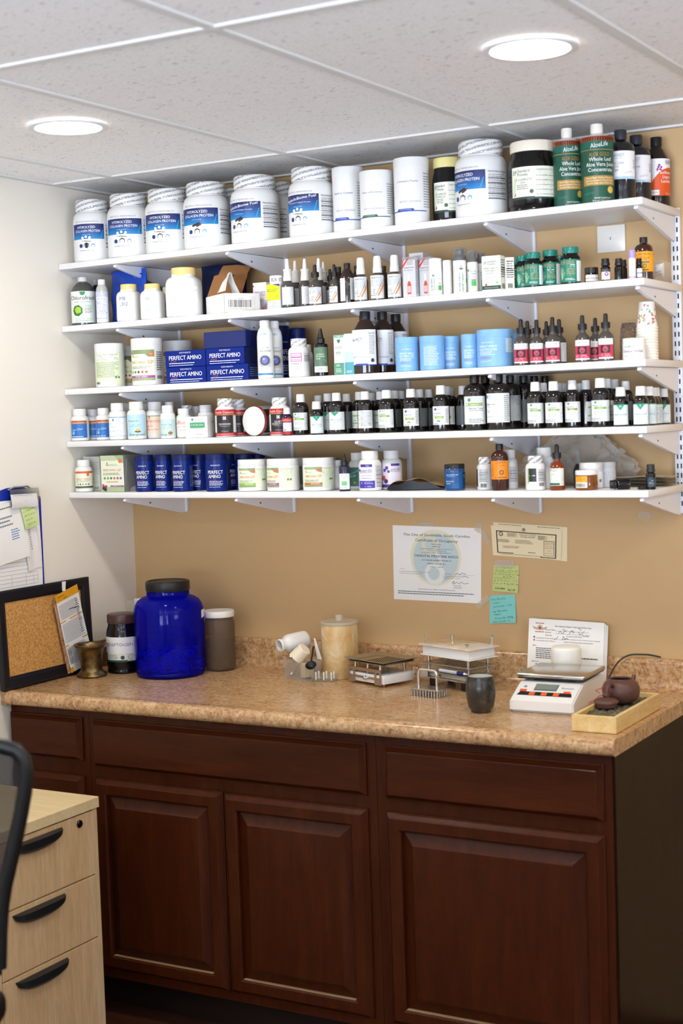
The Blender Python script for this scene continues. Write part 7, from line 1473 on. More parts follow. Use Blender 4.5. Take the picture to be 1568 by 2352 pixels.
inbox('plastic_spatula', 'clear plastic spatula sticking out of the box corner beside the wall splash', 'spatula', lambda mb: mb.grid(lambda u, v: (.012 - .036 * u, .044 + (v - .5) * (.010 if u < .6 else .013), .030 + u * .060), 10, 3, M_dusty, .0014))
inbox('plastic_spatula', 'white flat scraper blade standing up beside the cream scoop', 'spatula', lambda mb: mb.grid(lambda u, v: (.112 - .022 * u + (v - .5) * (.020 - .014 * u), .050, .060 + u * .060), 8, 3, PW, .0014))
# acrylic block with pegs
A = at(714, 1566, z=TZ); ang2 = math.radians(12)
t = thing('acrylic_block', 'small clear acrylic block with nylon pegs in front of the scoop box', 'peg block', (A.x, A.y, TZ), ang2 - .02)
mb = MB(); mb.box((0, 0, 0), (.072, .040, .0065), M_acrylic, .001, seg=1); mb.box((0, 0, .008), (.072, .040, .020), M_acrylic, .001, seg=1); mb.build('block', t)
NY = plastic('#f1f0ea', .4)
for px, py in ((.012, .01), (.036, .012), (.060, .010), (.014, .030), (.038, .030), (.061, .031)):
    mb = MB(); mb.tube([(px, py, .004), (px, py, .027)], .0024, NY, 10); mb.build('peg', t)

# capsule filling machines
def perf_tray(mb, x0, x1, y0, y1, z, m, nx, ny, thick=.0016, bar=.0016):
    for i in range(nx + 1):
        x = x0 + (x1 - x0) * i / nx; mb.box((x - bar, y0, z), (x + bar, y1, z + thick), m)
    for j in range(ny + 1):
        y = y0 + (y1 - y0) * j / ny; mb.box((x0, y - bar, z), (x1, y + bar, z + thick), m)
def holes(mb, x0, x1, y0, y1, z, nx, ny, r, m):
    for i in range(nx):
        for j in range(ny):
            cx = x0 + (x1 - x0) * (i + .5) / nx; cy = y0 + (y1 - y0) * (j + .5) / ny
            mb.add([(cx + r * math.cos(k * PI / 4), cy + r * math.sin(k * PI / 4), z) for k in range(8)], [tuple(range(8))], m)
A = at(800, 1566, z=TZ); ma = math.radians(-21)
t = thing('capsule_filler', 'manual capsule filler with white base and flared steel tray', 'capsule machine', (A.x, A.y, TZ), ma, 'manual capsule fillers')
Lx, Ly = .156, .118
mb = MB()
for fx in (.010, Lx - .010):
    for fy in (.010, Ly - .010): mb.lathe([(0, 0), (.002, 0), (.004, .009), (0, .009)], M_steel, 12, T3((fx, fy, 0)))
mb.build('feet', t)
mb = MB(); mb.box((0, 0, .008), (Lx, Ly, .034), PW, .003); mb.build('base', t)
mb = MB(); holes(mb, .02, Lx - .01, .03, Ly - .01, .0345, 8, 8, .0045, ink('#9a968c')); mb.build('hole_pattern', t, smooth=0)
mb = MB()
for sx in (0, 1):
    x = .004 + sx * (Lx - .036 - .004)
    mb.box((x, -.0032, .006), (x + .030, -.001, .018), M_steel); mb.box((x, -.003, .018), (x + .008, -.001, .048), M_steel); mb.box((x + .022, -.003, .018), (x + .030, -.001, .048), M_steel)
mb.box((.004, -.0032, .040), (Lx - .006, -.001, .050), M_steel); mb.box((.004, -.0032, .020), (Lx - .006, -.001, .026), M_steel)
mb.box((.004, -.003, .048), (Lx - .006, .02, .050), M_steel)
mb.build('bracket', t)
for sx, sy in ((.02, .012), (.075, .012), (.13, .012), (.02, Ly - .015), (.13, Ly - .015)):
    mb = MB(); mb.tube([(sx, sy, .034), (sx, sy, .062)], .004, M_steel, 12); mb.build('post', t)
mb = MB(); mb.lathe([(0, 0), (.006, 0), (.006, .006), (.003, .008), (0, .008)], M_chrome, 16, T3((.082, -.003, .022)) @ Matrix.Rotation(PI / 2, 4, 'X')); mb.build('knob', t)
mb = MB(); z0 = .0625
mb.box((.0, .0, z0), (Lx + .004, Ly, z0 + .0018), M_steel); 
mb.build('spacer_plate', t)
tr = MB(); zt = z0 + .002
# flared steel tray
fl = .014
def q4(a, b, c_, d): tr.add([a, b, c_, d], [(0, 1, 2, 3)], M_steel)
x0, x1, y0, y1 = .006, Lx - .002, .004, Ly - .004; h = .0085
q4((x0, y0, zt), (x1, y0, zt), (x1 + fl, y0 - fl, zt + h), (x0 - fl, y0 - fl, zt + h)); q4((x1, y0, zt), (x1, y1, zt), (x1 + fl, y1 + fl, zt + h), (x1 + fl, y0 - fl, zt + h))
q4((x1, y1, zt), (x0, y1, zt), (x0 - fl, y1 + fl, zt + h), (x1 + fl, y1 + fl, zt + h)); q4((x0, y1, zt), (x0, y0, zt), (x0 - fl, y0 - fl, zt + h), (x0 - fl, y1 + fl, zt + h))
tr.box((x0, y0, zt), (x0 + .045, y1, zt + .001), M_steel)
o = tr.build('funnel_tray', t, smooth=0)
sm = o.modifiers.new('thickness', 'SOLIDIFY'); sm.thickness = .0009; sm.offset = 0
mb = MB(); mb.box((x0 + .045, y0, zt - .0008), (x1, y1, zt - .0002), mat('dark_gap', '#38342d', .6)); perf_tray(mb, x0 + .047, x1, y0 + .006, y1 - .006, zt, M_steel, 7, 12, .0014, .0019); mb.build('slotted_plate', t, smooth=0)

A = at(966, 1573, z=TZ)
t = thing('capsule_filler', 'tall capsule filler stacked in plates under a clear powder dusted cover with four bolts', 'capsule machine', (A.x + .006, A.y, TZ), ma, 'manual capsule fillers')
Lx, Ly = .188, .104
mb = MB()
for fx in (.03, Lx - .03):
    for fy in (.015, Ly - .02): mb.box((fx - .012, fy - .006, 0), (fx + .012, fy + .006, .024), M_black, .002, seg=1)
mb.build('feet', t)
mb = MB(); mb.box((.01, .0, .024), (Lx - .01, Ly, .028), M_steel); mb.box((.02, .006, .028), (Lx - .02, Ly - .004, .040), plastic('#d9d4c6', .4), .002); mb.build('lower_plate', t, smooth=0)
mb = MB()
for fx in (.014, Lx - .014):
    for fy in (.014, Ly - .014): mb.tube([(fx, fy, .026), (fx, fy, .092)], .0042, M_steel, 14)
mb.build('posts', t)
mb = MB(); mb.box((-.002, -.018, .046), (Lx + .006, Ly + .004, .0475), M_steel); mb.build('wide_plate', t, smooth=0)
mb = MB(); mb.box((.0, .0, .050), (Lx, Ly, .060), M_acrylic, .004); mb.build('clear_plate', t)
mb = MB(); mb.box((.0, -.006, .066), (Lx + .012, Ly, .0676), M_steel); perf_tray(mb, .004, Lx + .008, -.002, Ly - .004, .0677, M_steel, 12, 12, .001, .0016); holes(mb, .004, Lx + .008, -.002, Ly - .004, .0679, 12, 12, .0042, mat('dark_gap', '#38342d', .6)); mb.build('perforated_plate', t, smooth=0)
mb = MB(); mb.box((-.004, -.004, .088), (Lx + .010, Ly + .006, .0905), PW, .001, seg=1); mb.box((.002, .002, .0905), (Lx + .002, Ly - .002, .114), PW, .002); mb.build('white_tray', t)
cov = mat('dusted_cover', '#ddd3cc', .2); nt = cov.node_tree
n_ = noise(nt, 13, 5, .6, loc=(7, 3, 1)); r_ = ramp(nt, [(.4, '#ddd6d2'), (.56, '#d3c4ae'), (.66, '#d9ab4e')]); nt.links.new(n_.outputs[0], r_.inputs[0]); nt.links.new(r_.outputs[0], nodes(cov)[2].inputs['Base Color'])
mb = MB(); mb.box((-.006, -.006, .1146), (Lx + .012, Ly + .008, .1206), cov, .002); mb.build('clear_cover', t)
for fx, fy, hh in ((.016, .004, .026), (Lx - .012, .010, .012), (.03, Ly - .012, .016), (Lx - .004, Ly - .006, .028)):
    mb = MB(); mb.lathe([(0, 0), (.0032, 0), (.0032, hh - .004), (.0062, hh - .004), (.0066, hh - .001), (.005, hh), (0, hh)], M_chrome, 18, T3((fx, fy, .1208))); mb.build('bolt', t)
mb = MB(); mb.tube([(-.012, -.004, .030), (-.026, -.006, .030), (-.028, -.007, .05), (-.012, -.004, .0465)], .0022, M_steel, 8); mb.box((-.012, -.007, .026), (.03, -.005, .046), M_steel); mb.lathe([(0, 0), (.005, 0), (.005, .008), (0, .008)], M_chrome, 14, T3((.08, -.006, .036)) @ Matrix.Rotation(PI / 2, 4, 'X')); mb.build('clip', t)
# pen lying in the machine
PB = T3((A.x + .006, A.y, TZ)) @ Matrix.Rotation(ma, 4, 'Z') @ T3((.135, -.0105, .0531)) @ Matrix.Rotation(PI / 2, 4, 'Y')
t = thing('ballpoint_pen', 'blue and silver ballpoint pen lying across the tall capsule filler', 'pen'); t.matrix_world = PB
mb = MB(); mb.lathe([(0, .048), (.003, .048), (.0045, .044), (.0052, .030), (.0052, .022), (0, .022)], mat('pen_blue', '#1a2270', .25), 18); mb.build('barrel', t)
mb = MB(); mb.lathe([(.0045, .022), (.005, .022), (.005, -.05), (.0045, -.05), (0, -.05)], plastic('#c9c9d0', .3), 18); mb.build('grip', t)
mb = MB(); mb.lathe([(0, .062), (.0008, .061), (.0014, .058), (.0038, .048), (0, .048)], plastic('#e2e2ea', .3), 16); mb.build('tip', t)
# tamper
A = at(938, 1597, z=TZ); B_ = at(1046, 1600, z=TZ); ta = math.atan2(B_.y - A.y, B_.x - A.x) + math.radians(-30)
t = thing('capsule_tamper', 'steel capsule tamper with many pegs and an arched handle, before the tall filler', 'tamper', (A.x + .002, A.y + .0, TZ), math.radians(-10))
w, d = .098, .052
mb = MB(); mb.box((0, 0, .017), (w, d, .0215), M_steel, .0012, seg=1); mb.build('plate', t)
for i in range(10):
    for j in range(5):
        mb = MB(); mb.tube([(.006 + i * (w - .012) / 9, .005 + j * (d - .010) / 4, 0), (.006 + i * (w - .012) / 9, .005 + j * (d - .010) / 4, .018)], .0028, M_steel, 8); mb.build('peg', t)
mb = MB(); pts = [(.014, d / 2, .021), (.014, d / 2, .058)] + [tuple(v) for v in bez((.014, d / 2, .058), (.014, d / 2, .070), (.026, d / 2, .070), 5)] + [(.064, d / 2, .070)] + [tuple(v) for v in bez((.064, d / 2, .070), (.076, d / 2, .070), (.076, d / 2, .058), 5)] + [(.076, d / 2, .021)]
mb.tube(pts, .0042, M_chrome, 14); mb.build('handle', t)
# stoneware cup
c, R, Hh, a = stand(1070, 1140, 1548, 1641)
glaze = speckle('dark_glaze', '#1d1a16', '#2d2a24', '#4a4434', 26, .28, .3)
t = thing('stoneware_cup', 'dark ridged stoneware cup without handle, in front of the kitchen scale', 'cup', (c.x, c.y, TZ), a)
prof = [(0, .02), (.60, .0), (.66, .0), (.68, .06), (.78, .11)]
for k in range(22):
    h = .13 + .8 * k / 21; base = .80 + .2 * math.sin(PI * min(1, (h - .05) / 1.05)) - .02; prof.append((base + (.008 if k % 2 else -.004), h))
prof += [(.885, .965), (.87, .99), (.83, 1), (.79, .985)]
lathe_obj('cup', prof, glaze, t, R, Hh)
lathe_obj('inside', [(.79, .985), (.80, .9), (.82, .5), (.7, .1), (0, .06)], plastic('#cfd0c8', .35), t, R, Hh)
# papers behind the scale
FR = [('D', -.70, .87, .045, '#c9b79a', 12), ('P', [(-.9, .89), (-.74, .86), (-.74, .83), (-.86, .85)], '#b9a98c'), ('P', [(-.5, .89), (-.66, .86), (-.66, .83), (-.54, .85)], '#b9a98c'), ('D', -.70, .865, .025, '#c8622c', 8), ('D', -.70, .865, .012, '#3a3a8a', 8), ('L', -.82, -.58, .92, .95, 1, '#b3604c'), ('L', -.82, -.58, .79, .82, 1, '#b3604c'), ('T', 'Fire Inspection Report: International Fire Code', .18, .905, .026, '#4a4a52', .96), ('T', 'Business Name', -.42, .845, .02, '#3a3a42', .26), ('T', 'Address', -.48, .805, .02, '#3a3a42', .16), ('T', 'Suite/Unit', -.46, .762, .02, '#3a3a42', .18), ('T', 'Occupancy Permit verified', .22, .762, .02, '#3a3a42', .42), ('Q', [(-.28, .832), (.6, .832)], .003, '#6a6a72'), ('Q', [(-.28, .792), (.6, .792)], .003, '#6a6a72')] + hand([(-.1, .45, .86), (-.2, .35, .82), (.42, .6, .775), (-.32, -.02, .72)], '#5a5a66', .006) + \
     [('D', -.84, .725, .016, '#6a4a8a', 6), ('D', -.84, .725, .010, '#f1f0ec', 6), ('D', -.84, .68, .016, '#c0506a', 6), ('D', -.84, .68, .010, '#f1f0ec', 6), ('T', 'An inspection of your facility on', -.53, .715, .018, '#4a4a52', .5), ('T', 'revealed no violations to the Fire Code of the City of Greenville.', .42, .715, .018, '#4a4a52', .98), ('T', 'An inspection of your facility on', -.53, .675, .018, '#4a4a52', .5), ('T', 'revealed the following violations indicated below.', .34, .675, .018, '#4a4a52', .78), ('Q', [(-.26, .705), (.0, .705)], .003, '#6a6a72'), ('T', 'Exits', -.82, .60, .022, '#2f2f36'), ('T', 'Electrical', -.79, .36, .022, '#2f2f36'), ('L', -.78, .2, .40, .575, 6, '#5a5a62'), ('L', .3, .92, .42, .46, 1, '#5a5a62'), ('L', -.78, .1, .10, .335, 7, '#5a5a62'), ('L', .3, .9, .12, .3, 4, '#5a5a62')]
tl_ = at(1215, 1420, y=-.026); tr_ = at(1388, 1431, y=-.026)
w_ = (tr_ - tl_).length; hgt = tl_.z - TZ - .001
for k in range(3):
    dx = .004 * k; mb = MB()
    def f(u, v, k=k, dx=dx): return (tl_.x + dx + w_ * u, -.022 - .0016 * (3 - k) - .030 * (1 - v) * (1 if v < 1 else 1) + .002 * k + .003 * math.sin(PI * u) * v, TZ + .0012 + (hgt - .004 * k * u + (tr_.z - tl_.z) * u) * v)
    mb.grid(f, 10, 14, PAP, -.0002)
    if k == 0:
        t = thing('inspection_report', 'white fire inspection report standing against the back splash behind the scale', 'paper', (0, 0, 0), 0, 'papers leaning behind the scale'); mb.build('page', t)
        mp = MB(); marks(mp, FR, lambda tt, hh, off: tuple(Vector(f((tt + 1) / 2, hh)) + Vector((0, -off - .0003, 0))), w_ / 2, hgt, 8); mp.build('print', t, smooth=0)
    else: tag(mb.build('paper_sheet'), 'white sheet right behind the fire inspection report' if k == 1 else 'last white sheet of the papers behind the scale, its edge showing', 'paper', 'papers leaning behind the scale')
# white cylinder behind the scale
p = at(1300, 1510, y=-.112); R = 35 * depth(p) / F_
t = thing('white_canister', 'plain white round tub standing upside down behind the scale', 'tub', (p.x, -.112, TZ), 0)
zt = at(1300, 1481, y=-.09).z - TZ
lathe_obj('body', [(0, 0), (.98, 0), (1, .01), (1, .90), (.985, .95), (.95, .98), (.9, .992), (0, 1)], plastic('#f4f2ea', .35), t, R, zt)
# kitchen scale
A = at(1168, 1634, z=TZ)
sa = math.radians(2)
t = thing('digital_scale', 'white digital counter scale with orange buttons and a flat steel pan', 'scale', (A.x + .002, A.y, TZ), sa)
Wd, Dp = .172, .245
sec = [(0, .006), (0, .030), (.012, .036), (.075, .064), (.082, .066), (Dp, .066), (Dp, .006)]
mb = MB(); Mx = Matrix(((0, 0, 1, 0), (1, 0, 0, 0), (0, 1, 0, 0), (0, 0, 0, 1)))
mb.prism(sec, .004, Wd - .004, PW, Mx); mb.prism([(y + .003 if y < .1 else y, z - .003 if z > .02 else z) for y, z in sec], 0, Wd, PW, Mx)
mb.box((.006, .008, 0), (Wd - .006, Dp - .006, .007), plastic('#d9d9d6', .4)); mb.build('housing', t, smooth=25)
PM = frame((Wd / 2, .012, .0362), (1, 0, 0), (0, .063, .028)); PH = math.hypot(.063, .028)
flat_label([('B', -.42, .30, .50, .93, '#5f6b78'), ('D', -.72, .72, .07, '#8a8f9a'), ('P', [(-.86, .16), (.86, .16), (.80, .40), (-.80, .40)], '#17181c'), ('P', [(-.84, .40), (-.62, .40), (-.62, .55), (-.84, .55)], '#e8542c'), ('P', [(.54, .38), (.76, .38), (.76, .52), (.54, .52)], '#e8542c'), ('B', -.50, -.32, .18, .38, '#e8642c'), ('B', -.12, .06, .18, .38, '#e8642c'), ('B', .26, .44, .18, .38, '#e8642c'), ('T', 'Bonvoisin', .62, .72, .09, '#3a4a8a', .38)], PM, Wd / 2, PH, t, 'control_panel')
mb = MB(); mb.box((Wd * .295, .047, .0), (Wd * .64, .066, .001), mat('lcd_grey', '#7c857c', .15)); 
mb = MB(); mb.box((-.33 * Wd / 2 * 1.2, PH * .54, .0008), (.27 * Wd / 2, PH * .89, .0014), mat('lcd_grey', '#7c857c', .12), M=PM); mb.build('display', t)['label'] = 'grey liquid crystal display'
mb = MB(); mb.box((.03, .10, .066), (Wd - .03, Dp - .03, .073), M_black); mb.build('pan_support', t)
mb = MB(); mb.box((-.004, .078, .073), (Wd + .002, Dp + .001, .0765), M_black, .0015); mb.box((-.008, .074, .0765), (Wd + .006, Dp + .003, .088), M_steel, .005, seg=3); mb.build('pan', t)['label'] = 'flat brushed steel pan'
# wooden tea tray
A = at(1302, 1676, z=TZ); x0, y0 = 1.742, -.590; wx, wy, wh = .112, .330, .040
t = thing('tea_tray', 'pale wooden tray with dark dried tea in it at the worktop end', 'tray', (x0, y0, TZ))
PINE = wood('pale_pine', '#d7b06b', '#e2c283', '#ecd49e', (7, 1, 7), .5, 0, 5, gm=.12)
mb = MB(); k = .010
mb.box((0, 0, 0), (wx, k, wh), PINE, .001, seg=1); mb.box((0, wy - k, 0), (wx, wy, wh), PINE, .001, seg=1); mb.box((0, k, 0), (k, wy - k, wh), PINE, .001, seg=1); mb.box((wx - k, k, 0), (wx, wy - k, wh), PINE, .001, seg=1); mb.box((k, k, .002), (wx - k, wy - k, .026), PINE)
mb.build('frame', t)
leaf = speckle('tea_leaf', '#2e2a20', '#5c5642', '#8a8468', 130, .8)
mb = MB(); mb.grid(lambda u, v: (k + .001 + (wx - 2 * k - .002) * u, k + .001 + (wy - 2 * k - .002) * v, .0275 + .003 * math.sin(31 * u + 7 * v) * math.sin(29 * v) + .002 * rnd.random()), 20, 50, leaf); o = mb.build('dried_tea', t); o['kind'] = 'stuff'
# teapot and lid on the tray
ZT = TZ + .0325
pc = at(1430, 1595, y=-.37); R = 43.5 * depth(pc) / F_
CLAY = speckle('purple_clay', '#4c302a', '#593a32', '#654339', 400, .42)
tp = thing('teapot', 'small open brown clay teapot standing on the tea tray', 'teapot', (pc.x - .004, -.372, ZT), 0)
Hp = .060
body = [(0, .0), (.55, 0), (.60, .03), (.80, .12), (.95, .30), (1, .50), (.97, .68), (.86, .85), (.70, .945), (.60, .98), (.585, 1.02), (.55, 1.02), (.54, .96), (.7, .85), (.88, .6), (.85, .3), (.5, .08), (0, .06)]
lathe_obj('body', body, CLAY, tp, R, Hp)
hd = Vector((CAM.x - pc.x, CAM.y + .372, 0)).normalized(); hd = (Matrix.Rotation(math.radians(-28), 3, 'Z') @ hd)
mb = MB(); pts = [hd * (R * .93) + Vector((0, 0, Hp * .80)), hd * (R * 1.18) + Vector((0, 0, Hp * .92)), hd * (R * 1.48) + Vector((0, 0, Hp * .78)), hd * (R * 1.55) + Vector((0, 0, Hp * .50)), hd * (R * 1.36) + Vector((0, 0, Hp * .24)), hd * (R * .94) + Vector((0, 0, Hp * .22))]
sm_ = []
for i in range(len(pts) - 1):
    for q in range(4):
        u = q / 4; a0 = pts[max(i - 1, 0)]; a1 = pts[i]; a2 = pts[i + 1]; a3 = pts[min(i + 2, len(pts) - 1)]
        sm_.append(.5 * ((2 * a1) + (a2 - a0) * u + (2 * a0 - 5 * a1 + 4 * a2 - a3) * u * u + (3 * a1 - a0 - 3 * a2 + a3) * u ** 3))
mb.tube(sm_ + [pts[-1]], .0052, CLAY, 12); mb.build('handle', tp)
mb = MB(); sp_ = -hd
mb.tube([sp_ * (R * .85) + Vector((0, 0, Hp * .35)), sp_ * (R * 1.15) + Vector((0, 0, Hp * .5)), sp_ * (R * 1.35) + Vector((0, 0, Hp * .78)), sp_ * (R * 1.5) + Vector((0, 0, Hp * .97))], [.013, .009, .0065, .005], CLAY, 14); mb.build('spout', tp)
pl_ = at(1392, 1624, z=ZT); Rl = 29 * depth(pl_) / F_
o = thing('clay_cover', 'round brown clay teapot lid with knob lying before the teapot', 'lid', (pl_.x, pl_.y, ZT + .001))
lathe_obj('disc', [(0, 0), (.84, 0), (.86, .18), (.86, .33), (1, .36), (1, .46), (.9, .58), (.6, .72), (.28, .80), (.24, .82)], CLAY, o, Rl, .030)
lathe_obj('knob', [(.22, .79), (.22, .84), (.30, .92), (.32, 1.0), (.28, 1.1), (.16, 1.18), (0, 1.2)], CLAY, o, Rl, .030)
mb = MB(); kp = Vector((pl_.x, pl_.y, ZT + .028)); he = Vector((pc.x - .004, -.372, ZT)) + hd * (R * 1.5) + Vector((0, 0, Hp * .6))
pts = [kp + Vector((-.026, -.012, -.012)), kp + Vector((-.016, -.005, .000)), kp + Vector((-.008, .006, .002)), kp + Vector((.004, .014, .008)), he + Vector((-.012, -.004, .012)), he + Vector((.0, .006, .010)), he + Vector((.010, .0, .002))]
RED = mat('red_cord', '#b02c22', .6)
mb.tube(pts, .0011, RED, 6); mb.tube([kp + Vector((-.016, -.005, .0)), kp + Vector((-.030, .004, -.012)), kp + Vector((-.045, -.006, -.020))], .0011, RED, 6); mb.tube([he + Vector((-.012, -.004, .012)), he + Vector((-.03, .0, .004)), kp + Vector((-.02, .01, .004))], .0011, RED, 6)
tag(mb.build('red_cord'), 'thin red cord tying the teapot handle to its lid', 'cord')
cr = [at(1405, 1548, y=-.06), at(1412, 1532, y=-.05), at(1432, 1522, y=-.035), at(1462, 1511, y=-.026), at(1485, 1507, y=-.020), at(1506, 1513, y=-.010)]
cr = [Vector(q) for q in ((1.64, -.075, .923), (1.643, -.062, .945), (1.662, -.038, .99), (1.69, -.022, 1.0115), (1.73, -.014, 1.0145), (1.752, -.011, 1.013), (1.775, -.005, 1.0078))]
mb = MB(); sp2 = []
for i in range(len(cr) - 1):
    for q in range(6):
        u = q / 6; a0 = cr[max(i - 1, 0)]; a1 = cr[i]; a2 = cr[i + 1]; a3 = cr[min(i + 2, len(cr) - 1)]
        sp2.append(.5 * ((2 * a1) + (a2 - a0) * u + (2 * a0 - 5 * a1 + 4 * a2 - a3) * u * u + (3 * a1 - a0 - 3 * a2 + a3) * u ** 3))
mb.tube(sp2 + [cr[-1]], .0022, M_black, 8); tag(mb.build('power_cord'), 'thin black power cord running over the back splash behind the teapot', 'cord')
# ------------------------------------------------------------------ on and by the cream wall
# clipboard
t = thing('clipboard', 'blue clipboard with papers hanging on the cream wall', 'clipboard', (0, 0, 0))
BLU = mat('blue_board', '#1a2f9c', .3); 
def wallx(x): return Matrix(((0, 0, -1, 0), (1, 0, 0, 0), (0, 1, 0, 0), (0, 0, 0, 1)))
MW = Matrix(((0, 0, 1, 0), (1, 0, 0, 0), (0, 1, 0, 0), (0, 0, 0, 1)))      # (a,b,c) -> x=c, y=a, z=b
def wall_poly(mb, pts, x0, x1, m): mb.prism(pts, x0, x1, m, MW)
yr, yl, zb, zt = -.455, -.685, 1.19, 1.482
pts = [(yl, zb), (yr, zb), (yr, zt - .012)] + [(yr - .02 + .02 * math.cos(a_) , zt - .012 + .02 * math.sin(a_)) for a_ in (.4, .9, 1.4)] + [(-.50, zt + .022), (-.54, zt + .030), (-.60, zt + .030), (-.64, zt + .022), (-.665, zt + .008), (yl, zt - .012)]
mb = MB(); wall_poly(mb, pts, .001, .0042, BLU); mb.build('board', t, smooth=0)
mb = MB(); mb.grid(lambda u, v: (.019 - .010 * (2 * u - 1) ** 2 * 0 + .003 * math.sin(PI * v), -.605 + .125 * u, 1.462 + .045 * v), 8, 8, M_steel, .0015)
mb.tube([(.006, -.60, 1.505), (.012, -.58, 1.513), (.012, -.52, 1.513), (.006, -.50, 1.505)], .0025, M_steel, 8); mb.build('clip', t)
def leafl(name, label, y0, y1, z0, z1, x, rot, m, design, cat='paper', grp='papers under the clip', skew=0.):
    w, h = (y1 - y0), (z1 - z0); o = thing(name, label, cat, ((x), (y0 + y1) / 2, z1), 0, grp)
    o.rotation_euler = (rot, 0, 0)
    mb = MB()
    def f(u, v): return (.0006 + .004 * math.sin(PI * v) * (1 - v) + .003 * (1 - v) * abs(2 * u - 1), (u - .5) * w + skew * (1 - v), -h * (1 - v))
    mb.grid(f, 8, 10, m, -.0002); mb.build('page', o)
    mb = MB(); marks(mb, design, lambda tt, hh, off: tuple(Vector(f((tt + 1) / 2, hh)) + Vector((off + .0003, 0, 0))), w / 2, h, 4)
    if mb.v: mb.build('print', o, smooth=0)
    return o
LINES = '#8a8d96'
TAB = [('Q', [(-.85, .06 + .043 * k), (.80, .06 + .043 * k)], .003, LINES) for k in range(18)] + [('Q', [(x, .06), (x, .80)], .003, LINES) for x in (-.85, -.3, .3, .62, .80)] + hand([(.64, .78, .72), (.64, .78, .66)], '#5a5a66', .006)
leafl('paper_sheet', 'white ruled table sheet at the back of the clipboard', -.675, -.468, 1.205, 1.475, .0048, 0, PAP, TAB)
leafl('receipt', 'long curled receipt hanging askew from the clipboard', -.565, -.505, 1.262, 1.455, .0105, .16, plastic('#eceae6', .6), [('L', -.1, .1, .3, .9, 16, '#8a8d96')] + hand([(-.8, -.6, .3)], '#6a6a72', .006))
leafl('paper_sheet', 'white letter page hanging askew in front on the clipboard', -.70, -.552, 1.295, 1.468, .016, .13, PAP, [('L', -.4, .6, .90, .95, 1, '#6a6a72'), ('L', .1, .6, .35, .55, 5, '#5a8ac0'), ('L', -.5, .3, .6, .8, 3, '#8a8d96')])
leafl('sticky_note', 'pale green sticky note with writing stuck to the clipboard papers', -.568, -.508, 1.388, 1.456, .0225, .20, mat('pale_green_note', '#cfe29a', .7), hand([(-.8, .8, .8), (-.8, .7, .6), (-.7, .5, .4), (-.6, .6, .2)], '#6a7a4a', .014), 'sticky note')
leafl('paper_slip', 'small white slip held on top of the clip', -.612, -.498, 1.452, 1.492, .0262, -.02, mat('grey_paper', '#dedcda', .6), [('P', [(-.1, 0), (.3, 0), (.2, .5), (.05, .5)], '#c9d8a0'), ('L', -.8, .7, .86, .96, 1, '#a9a9ae')])
# pin board leaning on the cream wall
zl = CT + .0046
B0 = Vector((.0125, -.678, zl)); B1 = Vector((.0135, -.262, zl))     # front and back ends of the lower edge
ex = (B1 - B0).normalized(); hgt = .290; lean = Vector((-.03, 0, 1)).normalized()
ex2 = (ex - lean * ex.dot(lean)).normalized(); nrm = ex2.cross(lean)
Lb = .416
O = B0 + Vector((.0032, 0, .0006)); MC = Matrix.Translation(O) @ Matrix((ex2, lean, ex2.cross(lean))).transposed().to_4x4()
PBK = mat('black_frame', '#15151a', .42)
t = thing('pin_board', 'black framed cork pin board leaning on the cream wall at the worktop end', 'pin board'); t.matrix_world = MC
fw = .036
mb = MB(); mb.box((fw - .004, fw - .004, -.003), (Lb - fw + .004, hgt - fw + .004, .002), M_cork); mb.build('cork', t, smooth=0)
def stick(name, a, b, horizontal):
    mb = MB(); mb2 = [(0, -.003), (0, .009), (.006, .0115), (.026, .009), (.032, .006), (fw, .0045), (fw, -.003)]
    L = b
    if horizontal:   # along x
        y0 = a; s = 1 if a == 0 else -1
        vs = []; 
        for q, w_ in mb2: vs += [(q, y0 + s * q, w_), (L - q, y0 + s * q, w_)]
    else:
        x0 = a; s = 1 if a == 0 else -1; vs = []
        for q, w_ in mb2: vs += [(x0 + s * q, q, w_), (x0 + s * q, L - q, w_)]
    n = len(mb2); fs = [(2 * i, 2 * i + 1, 2 * i + 3, 2 * i + 2) for i in range(n - 1)] + [(2 * n - 2, 2 * n - 1, 1, 0), tuple(range(0, 2 * n, 2)), tuple(range(1, 2 * n, 2))]
    mb.add(vs, fs, PBK); return mb.build('frame_side', t, smooth=0)
stick('', 0, Lb, True); stick('', hgt, Lb, True); stick('', 0, hgt, False); stick('', Lb, hgt, False)
mb = MB(); mb.box((.285, hgt - .030, .0105), (.300, hgt - .002, .0117), PAP, M=None); mb.add([(.283, hgt - .03, .0121), (.297, hgt - .031, .0121), (.303, hgt - .002, .0121), (.290, hgt - .001, .0121)], [(0, 1, 2, 3)], PAP); mb.build('paint_chip', t)['label'] = 'white scrap stuck on the black frame'
def onboard(name, label, x, y, w, h, rot, lift, m, design, cat='paper'):
    o = thing(name, label, cat, (0, 0, 0), 0, 'leaflets tucked into the pin board'); o.matrix_world = MC @ T3((x, y, lift)) @ Matrix.Rotation(rot, 4, 'Z')
    mb = MB()
    def f(u, v): return ((u - .5) * w, (v - .5) * h, .0015 * math.sin(3 * u + 2 * v) + .0025 * (2 * v - 1) ** 2)
    mb.grid(f, 8, 12, m, -.0002); mb.build('page', o)
    mb = MB(); marks(mb, design, lambda tt, hh, off: tuple(Vector(f((tt + 1) / 2, hh)) + Vector((0, 0, off + .0004))), w / 2, h, 11)
    if mb.v: mb.build('print', o, smooth=0)
YEL = '#e9a51c'
